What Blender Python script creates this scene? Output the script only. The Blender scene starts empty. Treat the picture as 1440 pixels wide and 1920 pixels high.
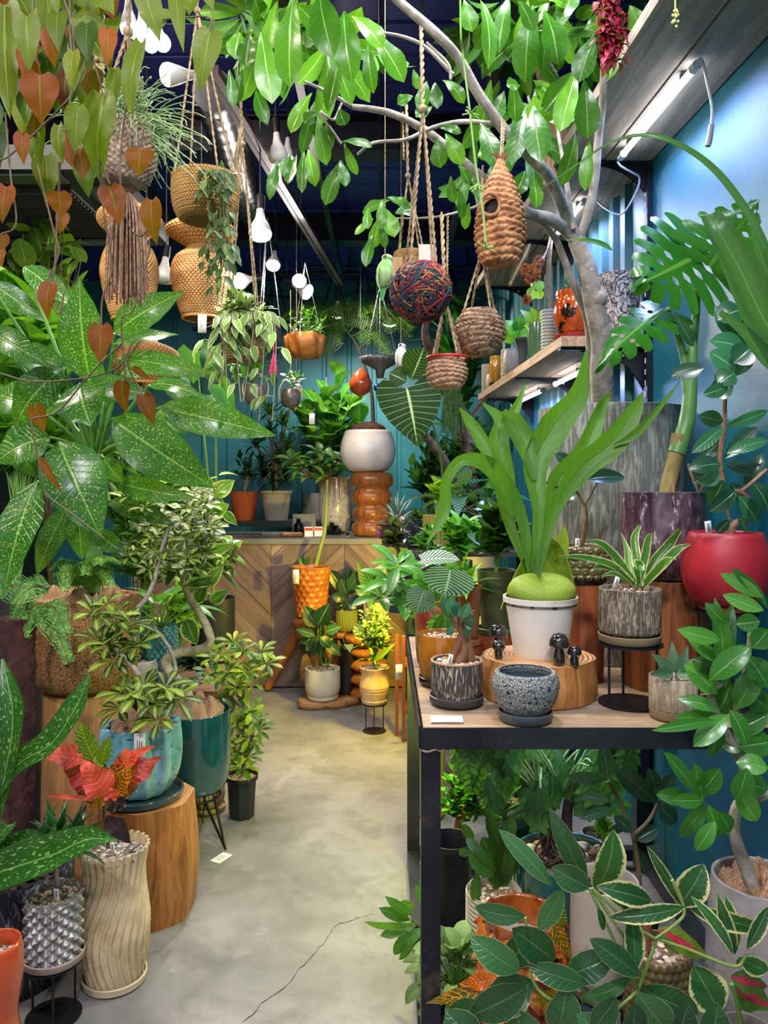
import bpy, math, random
from math import sin, cos, pi, sqrt, atan2, floor
from mathutils import Vector, Matrix
V = Vector
S = bpy.context.scene
COL = S.collection
TAU = 2*pi
CAMH = 1.41; F = 1440.0; HOR = 905
def P(px, py, Y): return V(((px-720)/F*Y, Y, CAMH-(py-HOR)/F*Y))
def YF(py, z=0): return (CAMH-z)*F/(py-HOR)      # distance of a point at height z
def hexc(h, a=1):
    h = h.lstrip('#'); c = [int(h[i:i+2], 16)/255 for i in (0, 2, 4)]
    return tuple((x/12.92 if x <= .04045 else ((x+.055)/1.055)**2.4) for x in c)+(a,)
# ---------------------------------------------------------------- node helper
class NT:
    def __init__(s, name):
        s.mat = bpy.data.materials.new(name); s.mat.use_nodes = True
        s.t = s.mat.node_tree; s.t.nodes.clear()
        s.out = s.n('ShaderNodeOutputMaterial')
    def n(s, ty, **kw):
        nd = s.t.nodes.new(ty)
        for k, v in kw.items():
            if k.startswith('i_'):
                s.put(nd.inputs[k[2:].replace('_', ' ')], v)
            else: setattr(nd, k, v)
        return nd
    def put(s, sock, v):
        if hasattr(v, 'is_output') or isinstance(v, bpy.types.NodeSocket): s.t.links.new(v, sock)
        else: sock.default_value = v
    def m(s, op, a, b=0.0, c=None):
        nd = s.t.nodes.new('ShaderNodeMath'); nd.operation = op
        s.put(nd.inputs[0], a); s.put(nd.inputs[1], b)
        if c is not None: s.put(nd.inputs[2], c)
        return nd.outputs[0]
    def mix(s, f, a, b, bt='MIX'):
        nd = s.t.nodes.new('ShaderNodeMix'); nd.data_type = 'RGBA'; nd.blend_type = bt
        s.put(nd.inputs[0], f); s.put(nd.inputs[6], a); s.put(nd.inputs[7], b)
        return nd.outputs[2]
    def sm(s, x, lo, hi):   # smoothstep 0..1
        nd = s.t.nodes.new('ShaderNodeMapRange'); nd.interpolation_type = 'SMOOTHSTEP'
        s.put(nd.inputs[0], x); nd.inputs[1].default_value = lo; nd.inputs[2].default_value = hi
        return nd.outputs[0]
    def obj(s, sc=(1, 1, 1), rot=(0, 0, 0)):
        tc = s.n('ShaderNodeTexCoord'); mp = s.n('ShaderNodeMapping')
        s.t.links.new(tc.outputs['Object'], mp.inputs[0])
        mp.inputs['Scale'].default_value = sc; mp.inputs['Rotation'].default_value = rot
        return mp.outputs[0]
    def noise(s, vec, scale, det=3, rough=.55, dist=0, col=False):
        nd = s.n('ShaderNodeTexNoise'); s.t.links.new(vec, nd.inputs['Vector'])
        nd.inputs['Scale'].default_value = scale; nd.inputs['Detail'].default_value = det
        nd.inputs['Roughness'].default_value = rough; nd.inputs['Distortion'].default_value = dist
        return nd.outputs[1 if col else 0]
    def vor(s, vec, scale, feat='F1', out=0, rnd=1):
        nd = s.n('ShaderNodeTexVoronoi', feature=feat); s.t.links.new(vec, nd.inputs['Vector'])
        nd.inputs['Scale'].default_value = scale; nd.inputs['Randomness'].default_value = rnd
        return nd.outputs[out]
    def bump(s, h, st=.3, d=.01):
        nd = s.n('ShaderNodeBump'); s.put(nd.inputs['Height'], h)
        nd.inputs['Strength'].default_value = st; nd.inputs['Distance'].default_value = d
        return nd.outputs[0]
    def bsdf(s, col, rough=.5, metal=0, normal=None, spec=.5, coat=0, trans=0, sss=0):
        b = s.n('ShaderNodeBsdfPrincipled')
        s.put(b.inputs['Base Color'], col); s.put(b.inputs['Roughness'], rough)
        b.inputs['Metallic'].default_value = metal; b.inputs['Specular IOR Level'].default_value = spec
        b.inputs['Coat Weight'].default_value = coat; b.inputs['Coat Roughness'].default_value = .08
        b.inputs['Transmission Weight'].default_value = trans
        if normal is not None: s.t.links.new(normal, b.inputs['Normal'])
        s.t.links.new(b.outputs[0], s.out.inputs[0]); return b
MATS = {}
def memo(fn):
    def w(*a, **k):
        key = (fn.__name__,)+a+tuple(sorted(k.items()))
        if key not in MATS: MATS[key] = fn(*a, **k)
        return MATS[key]
    return w
@memo
def flat(c, rough=.5, metal=0, spec=.5, coat=0):
    n = NT('paint'); n.bsdf(hexc(c), rough, metal, None, spec, coat); return n.mat
@memo
def mottled(c1, c2, scale=8, rough=.5, bump=.2, bs=30, coat=0, lo=.35, hi=.65, metal=0, stretch=(1, 1, 1), c3=None, sc3=20):
    n = NT('mottled'); v = n.obj(stretch)
    f = n.sm(n.noise(v, scale, 5, .6, .3), lo, hi)
    c = n.mix(f, hexc(c1), hexc(c2))
    if c3: c = n.mix(n.sm(n.noise(v, sc3, 4, .7), .58, .7), c, hexc(c3))
    nm = n.bump(n.noise(v, bs, 4, .6), bump, .004) if bump else None
    n.bsdf(c, rough, metal, nm, .5, coat); return n.mat
@memo
def speck(c1, c2, scale=120, th=.62, rough=.7, bump=.3, c3=None):
    n = NT('speckled'); v = n.obj()
    ns = n.noise(v, scale, 2, .6)
    c = n.mix(n.sm(ns, th-.06, th+.02), hexc(c1), hexc(c2))
    if c3: c = n.mix(n.sm(n.noise(v, scale*.7, 2), .56, .62), c, hexc(c3))
    n.bsdf(c, rough, 0, n.bump(ns, bump, .003)); return n.mat
@memo
def cracked(c1, c2, scale=40, w=.06, rough=.6, bump=.8, coat=0, dist=1):
    n = NT('crackle'); v = n.obj()
    d = n.vor(v, scale, 'DISTANCE_TO_EDGE'); f = n.sm(d, w*.4, w)
    n.bsdf(n.mix(f, hexc(c2), hexc(c1)), rough, 0, n.bump(f, bump, .003*dist), .5, coat); return n.mat
@memo
def wood(c1, c2, scale=6, axis=2, rough=.5, bump=.25, ring=0, warp=3, rot=0, knots=0):
    n = NT('wood'); st = [7, 7, 7]; st[axis] = .6
    v = n.obj(tuple(st), (0, 0, 0))
    if rot:
        mp = v.node; mp.vector_type = 'TEXTURE'; mp.inputs['Scale'].default_value = tuple(1/q for q in st); mp.inputs['Rotation'].default_value = (0, rot, 0)
    a = n.noise(v, scale, 6, .65, warp)
    c = n.mix(n.sm(a, .3, .7), hexc(c1), hexc(c2))
    b = n.noise(v, scale*6, 3, .7)
    c = n.mix(n.m('MULTIPLY', n.sm(b, .5, .75), .35), c, hexc(c1))
    n.bsdf(c, rough, 0, n.bump(n.m('ADD', a, n.m('MULTIPLY', b, .4)), bump, .003)); return n.mat
@memo
def endgrain(c1, c2, cx, cy, rough=.55):
    n = NT('end_grain'); tc = n.n('ShaderNodeTexCoord'); sp = n.n('ShaderNodeSeparateXYZ')
    n.t.links.new(tc.outputs['Object'], sp.inputs[0])
    r = n.m('SQRT', n.m('ADD', n.m('POWER', n.m('SUBTRACT', sp.outputs[0], cx), 2), n.m('POWER', n.m('SUBTRACT', sp.outputs[1], cy), 2)))
    r = n.m('ADD', r, n.m('MULTIPLY', n.noise(tc.outputs['Object'], 9, 3), .03))
    w = n.m('SINE', n.m('MULTIPLY', r, 600))
    n.bsdf(n.mix(n.sm(w, -.6, .9), hexc(c1), hexc(c2)), rough); return n.mat
@memo
def weavem(c1, c2, n_, k, rough=.6, bump=.6):
    """basket weave round the thing's own upright axis"""
    n = NT('basket_weave'); tc = n.n('ShaderNodeTexCoord'); sp = n.n('ShaderNodeSeparateXYZ'); n.t.links.new(tc.outputs['Object'], sp.inputs[0])
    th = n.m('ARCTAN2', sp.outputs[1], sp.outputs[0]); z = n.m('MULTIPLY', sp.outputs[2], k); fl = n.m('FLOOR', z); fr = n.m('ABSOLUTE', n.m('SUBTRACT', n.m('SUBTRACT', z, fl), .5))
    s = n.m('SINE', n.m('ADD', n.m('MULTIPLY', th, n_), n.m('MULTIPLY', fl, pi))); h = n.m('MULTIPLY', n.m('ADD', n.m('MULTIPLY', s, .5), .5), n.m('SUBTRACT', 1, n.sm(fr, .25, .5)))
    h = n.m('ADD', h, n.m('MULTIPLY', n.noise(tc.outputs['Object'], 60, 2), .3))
    n.bsdf(n.mix(n.sm(h, .05, .6), hexc(c1), hexc(c2)), rough, 0, n.bump(h, bump, .004)); return n.mat  # darker colour between strands stands in for the shade of the crevices
@memo
def emit(c, st):
    n = NT('glow'); e = n.n('ShaderNodeEmission'); e.inputs[0].default_value = hexc(c); e.inputs[1].default_value = st
    n.t.links.new(e.outputs[0], n.out.inputs[0])
    n.mat.cycles.emission_sampling = 'NONE'
    return n.mat
@memo
def glass(c='#ffffff', rough=.03):
    n = NT('glass'); n.bsdf(hexc(c), rough, 0, None, .5, 0, 1); return n.mat
@memo
def leafm(c1, c2, pat='plain', c3='#d9e27a', rough=.38, tr=.28, vein='', under='', var=.35, k=1.0, bright=1.0, vw=.09, spec=.5):
    """leaf: UV x = leaf number + 0..1 across, UV y = 0..1 from stalk to tip"""
    n = NT('leaf_'+pat); uv = n.n('ShaderNodeUVMap'); sp = n.n('ShaderNodeSeparateXYZ')
    n.t.links.new(uv.outputs[0], sp.inputs[0])
    X, Y = sp.outputs[0], sp.outputs[1]
    idn = n.m('FLOOR', X); u = n.m('SUBTRACT', n.m('SUBTRACT', X, idn), .5)
    au = n.m('MULTIPLY', n.m('ABSOLUTE', u), 2)
    wn = n.n('ShaderNodeTexWhiteNoise', noise_dimensions='1D'); n.t.links.new(idn, wn.inputs['W'])
    rnd = wn.outputs[0]
    cb = n.n('ShaderNodeCombineXYZ'); n.put(cb.inputs[0], n.m('MULTIPLY', u, 5*k)); n.put(cb.inputs[1], n.m('MULTIPLY', Y, 9*k)); n.put(cb.inputs[2], n.m('MULTIPLY', idn, 3.7))
    lv = cb.outputs[0]
    A, B, C = hexc(c1), hexc(c2), hexc(c3)
    c = n.mix(n.sm(rnd, 1-var*1.6, 1), A, B)
    ph = n.m('SUBTRACT', Y, n.m('MULTIPLY', au, .16 if pat != 'stripe' else .3))
    def veins(N, w):
        fr = n.m('FRACT', n.m('MULTIPLY', ph, N))
        return n.m('SUBTRACT', 1, n.sm(n.m('ABSOLUTE', n.m('SUBTRACT', fr, .5)), w*.35, w))
    vn = None
    if pat == 'plain':
        vn = n.m('MULTIPLY', veins(9, .12), .25); c = n.mix(vn, c, B)
    elif pat == 'speckle':
        a = n.noise(lv, 3.2, 3, .7, .4)
        f = n.m('MULTIPLY', n.sm(n.m('ADD', a, n.m('MULTIPLY', n.m('SUBTRACT', rnd, .6), .16)), .575, .625), n.sm(n.m('SUBTRACT', 1, au), .04, .25))
        a2 = n.noise(lv, 1.1, 2)
        f = n.m('MULTIPLY', f, n.sm(a2, .3, .5))
        c = n.mix(f, c, C); vn = veins(14, .14)
    elif pat == 'stripe':
        fr = n.m('FRACT', n.m('MULTIPLY', ph, 10)); f = n.sm(n.m('ABSOLUTE', n.m('SUBTRACT', fr, .5)), .2, .3)
        c = n.mix(f, c, C)
    elif pat == 'veined':
        c = n.mix(veins(11, vw), c, C)
    elif pat == 'margin':
        a = n.m('ADD', au, n.m('MULTIPLY', n.m('SUBTRACT', n.noise(lv, 2.2, 3, .6), .5), .55))
        c = n.mix(n.sm(a, .74, .82), c, C); vn = n.m('MULTIPLY', veins(9, .1), .5)
    elif pat == 'edge':
        c = n.mix(n.sm(au, .93, .985), c, C)
    elif pat == 'center':
        a = n.m('ADD', au, n.m('MULTIPLY', n.m('SUBTRACT', n.noise(lv, 2.2, 3, .6), .5), .9))
        c = n.mix(n.m('SUBTRACT', 1, n.sm(a, .26, .36)), c, C)
    elif pat == 'croton':
        a = n.noise(lv, 1.6, 3, .6, .6)
        c = n.mix(n.sm(n.m('ADD', a, n.m('MULTIPLY', n.m('SUBTRACT', rnd, .5), .5)), .42, .55), A, B)
        c = n.mix(n.m('MAXIMUM', n.m('MULTIPLY', veins(9, .13), .8), n.sm(n.noise(lv, 3, 2), .62, .68)), c, C)
        vn = veins(9, .13)
    if vein:
        mid = n.m('MULTIPLY', n.m('SUBTRACT', 1, n.sm(au, .02, .06)), .7); c = n.mix(mid, c, hexc(vein))
    hs = n.n('ShaderNodeHueSaturation'); n.put(hs.inputs['Color'], c)
    hs.inputs['Hue'].default_value = .487 if pat != 'croton' else .5; hs.inputs['Saturation'].default_value = 1.04 if pat != 'croton' else 1.08; n.put(hs.inputs['Value'], n.m('ADD', (.56 if pat != 'croton' else .8)*bright, n.m('MULTIPLY', rnd, .46*bright)))
    c = hs.outputs[0]
    if under:
        g = n.n('ShaderNodeNewGeometry'); c = n.mix(g.outputs['Backfacing'], c, hexc(under))
    h = n.m('ADD', n.sm(au, 0, .12), n.m('MULTIPLY', vn if vn is not None else veins(9, .2), -.4))
    b = n.bsdf(c, rough, 0, n.bump(h, .35, .003), spec)
    if tr:
        tl = n.n('ShaderNodeBsdfTranslucent'); n.put(tl.inputs[0], n.mix(.35, c, hexc('#7fc018')))
        mx = n.n('ShaderNodeMixShader'); mx.inputs[0].default_value = tr
        n.t.links.new(b.outputs[0], mx.inputs[1]); n.t.links.new(tl.outputs[0], mx.inputs[2])
        n.t.links.new(mx.outputs[0], n.out.inputs[0])
    return n.mat
# ---------------------------------------------------------------- mesh builder
class MB:
    def __init__(s): s.v = []; s.f = []; s.uv = []; s.mi = []; s.k = 0
    def grid(s, rows, closed=False, uvs=None, mi=0, flip=False):
        """rows: list of equally long lists of points"""
        b = len(s.v); nr = len(rows); nc = len(rows[0])
        for r in rows: s.v.extend(r)
        for i in range(nr-1):
            for j in range(nc if closed else nc-1):
                j2 = (j+1) % nc
                q = (b+i*nc+j, b+i*nc+j2, b+(i+1)*nc+j2, b+(i+1)*nc+j)
                s.f.append(q[::-1] if flip else q); s.mi.append(mi)
                if uvs:
                    a = (uvs[i][j], uvs[i][j2], uvs[i+1][j2], uvs[i+1][j]); s.uv.append(a[::-1] if flip else a)
                else: s.uv.append(None)
        return b
    def face(s, pts, mi=0):
        b = len(s.v); s.v.extend(pts); s.f.append(tuple(range(b, b+len(pts)))); s.uv.append(None); s.mi.append(mi)
    def cap(s, ring, mi=0, flip=False):
        b = len(s.v); c = sum((V(p) for p in ring), V())/len(ring); s.v.extend(ring); s.v.append(c); n = len(ring)
        for j in range(n):
            t = (b+j, b+(j+1) % n, b+n); s.f.append(t[::-1] if flip else t); s.uv.append(None); s.mi.append(mi)
    def box(s, c, d, rz=0, mi=0, M=None):
        c = V(c); x, y, z = d[0]/2, d[1]/2, d[2]/2
        M = M or Matrix.Rotation(rz, 3, 'Z')
        p = [c+M @ V((i*x, j*y, k*z)) for k in (-1, 1) for j in (-1, 1) for i in (-1, 1)]
        b = len(s.v); s.v.extend(p)
        for q in ((0, 2, 3, 1), (4, 5, 7, 6), (0, 1, 5, 4), (2, 6, 7, 3), (0, 4, 6, 2), (1, 3, 7, 5)):
            s.f.append(tuple(b+i for i in q)); s.uv.append(None); s.mi.append(mi)
    def beam(s, a, b_, w, h, up=(0, 0, 1), mi=0):
        a = V(a); b_ = V(b_); d = (b_-a); L = d.length; d.normalize(); sx = d.cross(V(up)).normalized(); u = sx.cross(d)
        s.box((a+b_)/2, (w, L, h), M=Matrix((sx, d, u)).transposed(), mi=mi)
    def tube(s, pts, r, n=8, mi=0, smooth=True, caps=True):
        pts = [V(p) for p in pts]
        if not isinstance(r, (list, tuple)): r = [r]*len(pts)
        if smooth and len(pts) > 2: pts, r = crom(pts, r)
        rows = []; u = None
        for i, p in enumerate(pts):
            d = (pts[min(i+1, len(pts)-1)]-pts[max(i-1, 0)])
            if d.length < 1e-9: d = V((0, 0, 1))
            d.normalize()
            if u is None:
                u = d.cross(V((.3, .9, .2))); u = u if u.length > .1 else d.cross(V((1, 0, 0))); u.normalize()
            u = (u-d*u.dot(d)).normalized(); w = d.cross(u)
            rows.append([p+(u*cos(TAU*j/n)+w*sin(TAU*j/n))*r[i] for j in range(n)])
        s.grid(rows, True, mi=mi)
        if caps: s.cap(rows[0], mi, True); s.cap(rows[-1], mi)
    def lathe(s, prof, c, n=48, fn=None, mi=0, sx=1, sy=1, M=None):
        c = V(c); rows = []
        for i, (r, z) in enumerate(prof):
            row = []
            for j in range(n):
                a = TAU*j/n; rr = r*(1+(fn(a, i) if fn else 0))
                p = V((rr*cos(a)*sx, rr*sin(a)*sy, z)); row.append(c+(M @ p if M else p))
            rows.append(row)
        s.grid(rows, True, mi=mi); return rows
    def ball(s, c, r, n=12, m=8, mi=0, M=None):
        if not isinstance(r, (tuple, list)): r = (r, r, r)
        c = V(c); rows = []
        for i in range(m+1):
            t = pi*i/m-pi/2; q = max(cos(t), .001)
            row = [V((cos(TAU*j/n)*q*r[0], sin(TAU*j/n)*q*r[1], sin(t)*r[2])) for j in range(n)]
            rows.append([c+(M @ p if M else p) for p in row])
        s.grid(rows, True, mi=mi)
    def build(s, name, mat, parent=None, smooth=True, sharp=None):
        if not s.v: return None
        root = parent
        while root is not None and root.parent is not None: root = root.parent
        off = V(root['_loc']) if root is not None and '_loc' in root else V()
        me = bpy.data.meshes.new(name)
        me.from_pydata([tuple(V(p)-off) for p in s.v], [], s.f)
        if any(s.uv):
            lay = me.uv_layers.new(name='UVMap'); k = 0; data = []
            for f, u in zip(s.f, s.uv):
                if u is None: u = [(0, 0)]*len(f)
                for q in u: data.extend(q)
            lay.data.foreach_set('uv', data)
        if smooth: me.shade_smooth()
        for m_ in (mat if isinstance(mat, (list, tuple)) else [mat]): me.materials.append(m_)
        if any(s.mi): me.polygons.foreach_set('material_index', s.mi)
        if sharp is not None:
            me.set_sharp_from_angle(angle=math.radians(sharp))
        me.update()
        o = bpy.data.objects.new(name, me); COL.objects.link(o)
        if parent is not None: o.parent = parent
        elif root is None: pass
        return o
def crom(pts, r=None, k=5):
    q = [pts[0]*2-pts[1]]+list(pts)+[pts[-1]*2-pts[-2]]; out = []; ro = []
    for i in range(len(pts)-1):
        a, b, c, d = q[i:i+4]
        for j in range(k):
            t = j/k
            out.append(.5*((2*b)+(c-a)*t+(2*a-5*b+4*c-d)*t*t+(3*b-a-3*c+d)*t**3))
            if r: ro.append(r[i]*(1-t)+r[i+1]*t)
    out.append(pts[-1])
    if r: ro.append(r[-1]); return out, ro
    return out
# ---------------------------------------------------------------- things
def thing(name, label, cat, loc=(0, 0, 0), group=None):
    o = bpy.data.objects.new(name, None); COL.objects.link(o); o.location = loc; o['_loc'] = tuple(loc)
    o['label'] = label; o['category'] = cat; o.empty_display_size = .05
    if group: o['group'] = group
    return o
def tag(o, label, cat, group=None):
    o['label'] = label; o['category'] = cat
    if group: o['group'] = group
    return o
def struct(o, label=None):
    o['kind'] = 'structure'
    if label: o['label'] = label
    return o
def dup(root, loc, label, group=None, rz=0, sc=1):
    r = root.copy(); COL.objects.link(r); r.location = loc; r.rotation_euler.z = rz; r.scale = (sc,)*3
    r['label'] = label
    if group: r['group'] = group
    for ch in list(root.children):
        c = ch.copy(); COL.objects.link(c); c.parent = r
        for g in ch.children:
            d = g.copy(); COL.objects.link(d); d.parent = c
    return r
def lettering(name, body, size, loc, rot, mat, parent=None, ext=.0002, sp=1.0, align='LEFT'):
    cu = bpy.data.curves.new('lettering', 'FONT'); cu.body = body; cu.size = size; cu.extrude = ext; cu.space_character = sp; cu.align_x = align; cu.resolution_u = 3
    o = bpy.data.objects.new('tmp', cu); COL.objects.link(o); dg = bpy.context.evaluated_depsgraph_get(); me = bpy.data.meshes.new_from_object(o.evaluated_get(dg))
    root = parent
    while root is not None and root.parent is not None: root = root.parent
    off = V(root['_loc']) if root is not None else V()
    me.transform(Matrix.Translation(V(loc)-off) @ rot); bpy.data.objects.remove(o); me.materials.clear(); me.materials.append(mat)
    s = bpy.data.objects.new(name, me); COL.objects.link(s); s.parent = parent; return s
# ---------------------------------------------------------------- leaves
SH = {
 'cord': ([(0, .42), (.08, .8), (.25, 1), (.45, .9), (.65, .62), (.82, .32), (.93, .1), (1, .01)], .08),
 'cren': ([(0, .25), (.1, .7), (.16, .6), (.3, .95), (.36, .82), (.52, 1), (.58, .86), (.75, .92), (.8, .76), (.92, .6), (1, .15)], 0),
 'ovate': ([(0, .05), (.06, .45), (.2, .88), (.36, 1), (.55, .9), (.75, .58), (.9, .25), (1, .01)], 0),
 'ellip': ([(0, .05), (.1, .42), (.28, .86), (.5, 1), (.72, .86), (.88, .5), (.95, .26), (1, .01)], 0),
 'obov': ([(0, .05), (.12, .26), (.32, .62), (.55, .93), (.7, 1), (.85, .8), (.95, .45), (1, .03)], 0),
 'lance': ([(0, .1), (.12, .6), (.3, 1), (.55, .85), (.8, .42), (1, .01)], 0),
 'strap': ([(0, .55), (.15, .8), (.4, 1), (.7, .8), (.88, .45), (1, .01)], 0),
 'heart': ([(0, .62), (.06, .86), (.18, 1), (.35, .96), (.55, .76), (.75, .45), (.9, .17), (1, .01)], .22),
 'round': ([(0, .5), (.07, .75), (.25, .98), (.45, 1), (.65, .88), (.82, .6), (.94, .28), (1, .03)], .1),
 'lobed': ([(0, .1), (.08, .45), (.16, .85), (.24, .42), (.36, 1), (.46, .5), (.56, .9), (.66, .42), (.76, .68), (.86, .3), (1, .01)], 0),
 'frond': ([(0, .1), (.2, .3), (.45, .62), (.62, 1), (.8, .9), (.92, .5), (1, .02)], 0),
}
def shw(sh, t):
    c = SH[sh][0]
    for (a, x), (b, y) in zip(c, c[1:]):
        if t <= b:
            q = (t-a)/(b-a); q = q*q*(3-2*q)*.4+q*.6
            return x+(y-x)*q
    return 0
def leaf(mb, p0, p1, W, nrm=None, shape='ovate', bend=.08, fold=.18, wave=0, nv=7, nu=2, twist=0, curl=0):
    p0 = V(p0); p1 = V(p1); d = p1-p0; L = d.length
    if L < 1e-6: return
    d.normalize()
    n = V(nrm) if nrm is not None else V((0, -.6, .8))
    n = n-d*n.dot(d)
    if n.length < .05: n = V((0, -1, .2)); n = n-d*n.dot(d)
    n.normalize(); s = d.cross(n); lobe = SH[shape][1]; rows = []; uvs = []; ident = mb.k; mb.k += 1
    ph = ident*1.7
    for i in range(nv+1):
        t = i/nv
        t = t**.85 if shape in ('heart', 'round') else t
        w = W*.5*shw(shape, t)
        c = p0+d*(t*L)+n*(bend*L*4*t*(1-t)-curl*L*t*t)
        ca, sa = cos(twist*t), sin(twist*t); s2 = s*ca+n*sa; n2 = n*ca-s*sa
        row = []; uv = []
        for j in range(-nu, nu+1):
            u = j/nu; a = abs(u)
            row.append(c+s2*(u*w)+n2*(fold*a*a*w+wave*W*a*sin(t*14+ph+(1.5 if j > 0 else 0)))-d*(lobe*L*a**1.6*(1-t)**2.5))
            uv.append((ident+.5+.49*u, t))
        rows.append(row); uvs.append(uv)
    mb.grid(rows, False, uvs)
def pinnate_leaf(mb, p0, p1, W, nrm=(0, -1, .3), k=5, lw=.2):
    """deeply cut leaf: a narrow middle with pairs of finger lobes"""
    p0 = V(p0); p1 = V(p1); d = p1-p0; L = d.length; d.normalize(); n = V(nrm); n = (n-d*n.dot(d)).normalized(); s = d.cross(n)
    leaf(mb, p0, p1, W*.34, n, 'ellip', .03, .1, nv=6, nu=1)
    for i in range(k):
        t = .08+.72*i/(k-1); l = W*.62*(1-.45*abs(t-.3))*(1 if i else .8); a = .95-.35*t; q = p0+d*(t*L)+n*(.03*L*4*t*(1-t))
        for sg in (-1, 1): leaf(mb, q-(s*sg)*W*.04, q+(s*sg*sin(a)+d*cos(a))*l+n*(-.12*l), L*lw, n, 'ellip', .03, .1, nv=4, nu=1)
def PL(mb, rows, Y, R=None, jit=.06):
    R = R or random.Random(len(rows)+3)
    for r in rows:
        Yb = Y+(r[5] if len(r) > 5 else R.uniform(-jit, jit)); pinnate_leaf(mb, P(r[0], r[1], Yb), P(r[2], r[3], Yb+R.uniform(-.02, .02)), r[4]/F*Yb, (R.uniform(-.4, .4), -1, R.uniform(0, .6)))
def rand_dir(R, el0, el1):
    a = R.uniform(0, TAU); e = math.radians(R.uniform(el0, el1)); return V((cos(a)*cos(e), sin(a)*cos(e), sin(e)))
def rosette(lf, st, c, n, L, W, shape='strap', el=(15, 85), bend=.12, pet=0, R=random, sr=.002, **k):
    """leaves out of one crown; outer ones lower"""
    c = V(c)
    for i in range(n):
        a = i*2.39996+R.uniform(-.3, .3); q = i/max(n-1, 1)
        e = math.radians(el[0]+(el[1]-el[0])*q+R.uniform(-8, 8))
        d = V((cos(a)*cos(e), sin(a)*cos(e), sin(e))); l = L*R.uniform(.75, 1.1)
        p0 = c
        if pet:
            p0 = c+d*l*pet+V((0, 0, .02*l)); st.tube([c, c+(p0-c)*.5+V((0, 0, .06*l*pet)), p0], sr, 5)
            e2 = e-math.radians(R.uniform(25, 60)); d = V((cos(a)*cos(e2), sin(a)*cos(e2), sin(e2)))
        p1 = p0+d*l-V((0, 0, .12*l*cos(e)))
        leaf(lf, p0, p1, W*l/L*R.uniform(.85, 1.1), V((0, 0, 1))+V((-cos(a), -sin(a), 0))*.5, shape, bend*R.uniform(.6, 1.3), **k)
def whorl(lf, c, ax, n, L, W, shape='obov', spread=70, bend=.1, R=random, a0=None, **k):
    c = V(c); ax = V(ax).normalized(); u = ax.cross(V((.2, 1, .1))).normalized(); w = ax.cross(u); a0 = R.uniform(0, TAU) if a0 is None else a0
    for i in range(n):
        a = a0+TAU*i/n+R.uniform(-.15, .15); s = math.radians(spread*R.uniform(.8, 1.15))
        d = ax*cos(s)+(u*cos(a)+w*sin(a))*sin(s); l = L*R.uniform(.75, 1.1)
        leaf(lf, c+d*l*.08, c+d*l-V((0, 0, .15*l)), W*l/L, ax+V((0, 0, .3)), shape, bend, **k)
def bush(lf, st, c, top, rad, nb, nl, L, W, shape='ovate', R=random, sr=.003, spr=60, whor=0, pale=0, droop=.1, base=None, **k):
    """branches from c into an ellipsoid centred on `top` with half sizes rad, leaves along the outer half of each branch"""
    c = V(c); top = V(top); rad = V(rad)
    for b in range(nb):
        d = rand_dir(R, -50, 90); q = R.uniform(.35, 1)**.5
        e = top+V((d.x*rad.x, d.y*rad.y, d.z*rad.z))*q
        m1 = c+(top-c)*R.uniform(.35, .6)+V((R.uniform(-.1, .1)*rad.x, R.uniform(-.1, .1)*rad.y, 0))
        if st is not None: st.tube([c, m1, e], [sr, sr*.7, sr*.4], 5)
        if whor:
            ax = ((e-m1).normalized()+V((0, 0, .8))); whorl(lf, e, ax, whor, L, W, shape, spr, R=R, **k)
        for i in range(nl):
            t = R.uniform(.3, 1); p = m1+(e-m1)*t; ld = ((e-m1).normalized()*.6+rand_dir(R, -30, 60)); ld.normalize()
            l = L*R.uniform(.65, 1.1)
            leaf(lf, p, p+ld*l-V((0, 0, droop*l)), W*l/L, V((0, -.25, 1)), shape, R.uniform(0, .12), **k)
def frond(lf, st, p0, p1, sag, n, Lp, Wp, shape='lance', sr=.002, up=(0, 0, 1), tipk=.25, bip=0, ang=65, droop=.25, mid=None):
    p0 = V(p0); p1 = V(p1); m_ = (p0+p1)/2+V((0, 0, sag)) if mid is None else V(mid)
    pts = crom([p0, m_, p1], None, 14); st.tube(pts, [sr*(1-.7*i/len(pts)) for i in range(len(pts))], 4, smooth=False)
    N = len(pts)-1
    for i in range(n):
        t = .12+.88*i/n; f = t*N; a = int(f); q = f-a; p = pts[a]*(1-q)+pts[min(a+1, N)]*q
        d = (pts[min(a+1, N)]-pts[max(a-1, 0)]).normalized(); s = d.cross(V(up))
        if s.length < .05: s = V((1, 0, 0))
        s.normalize(); nn = s.cross(d)
        k = sin(pi*min(1, .12+.88*(t**.8)))**.6*(1-t*.25) if t < .9 else .5*(1-t)/.1+.12
        l = Lp*max(k, tipk*.4)
        for sg in (-1, 1):
            dd = (s*sg*sin(math.radians(ang))+d*cos(math.radians(ang))-V((0, 0, droop))).normalized()
            if bip:
                m = max(3, int(bip*k))
                for j in range(m):
                    tt = .1+.9*j/m; pp = p+dd*l*tt-V((0, 0, .12*l*tt*tt)); l2 = Wp*(1-tt*.75)
                    for s3 in (-1, 1):
                        d3 = (d*s3*.85+dd*.6).normalized(); leaf(lf, pp, pp+d3*l2, l2*.55, nn, 'lance', 0, .1, nv=2, nu=1)
            else: leaf(lf, p, p+dd*l, Wp*max(.5, k), nn, shape, .04, .1, nv=4, nu=1)
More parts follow.
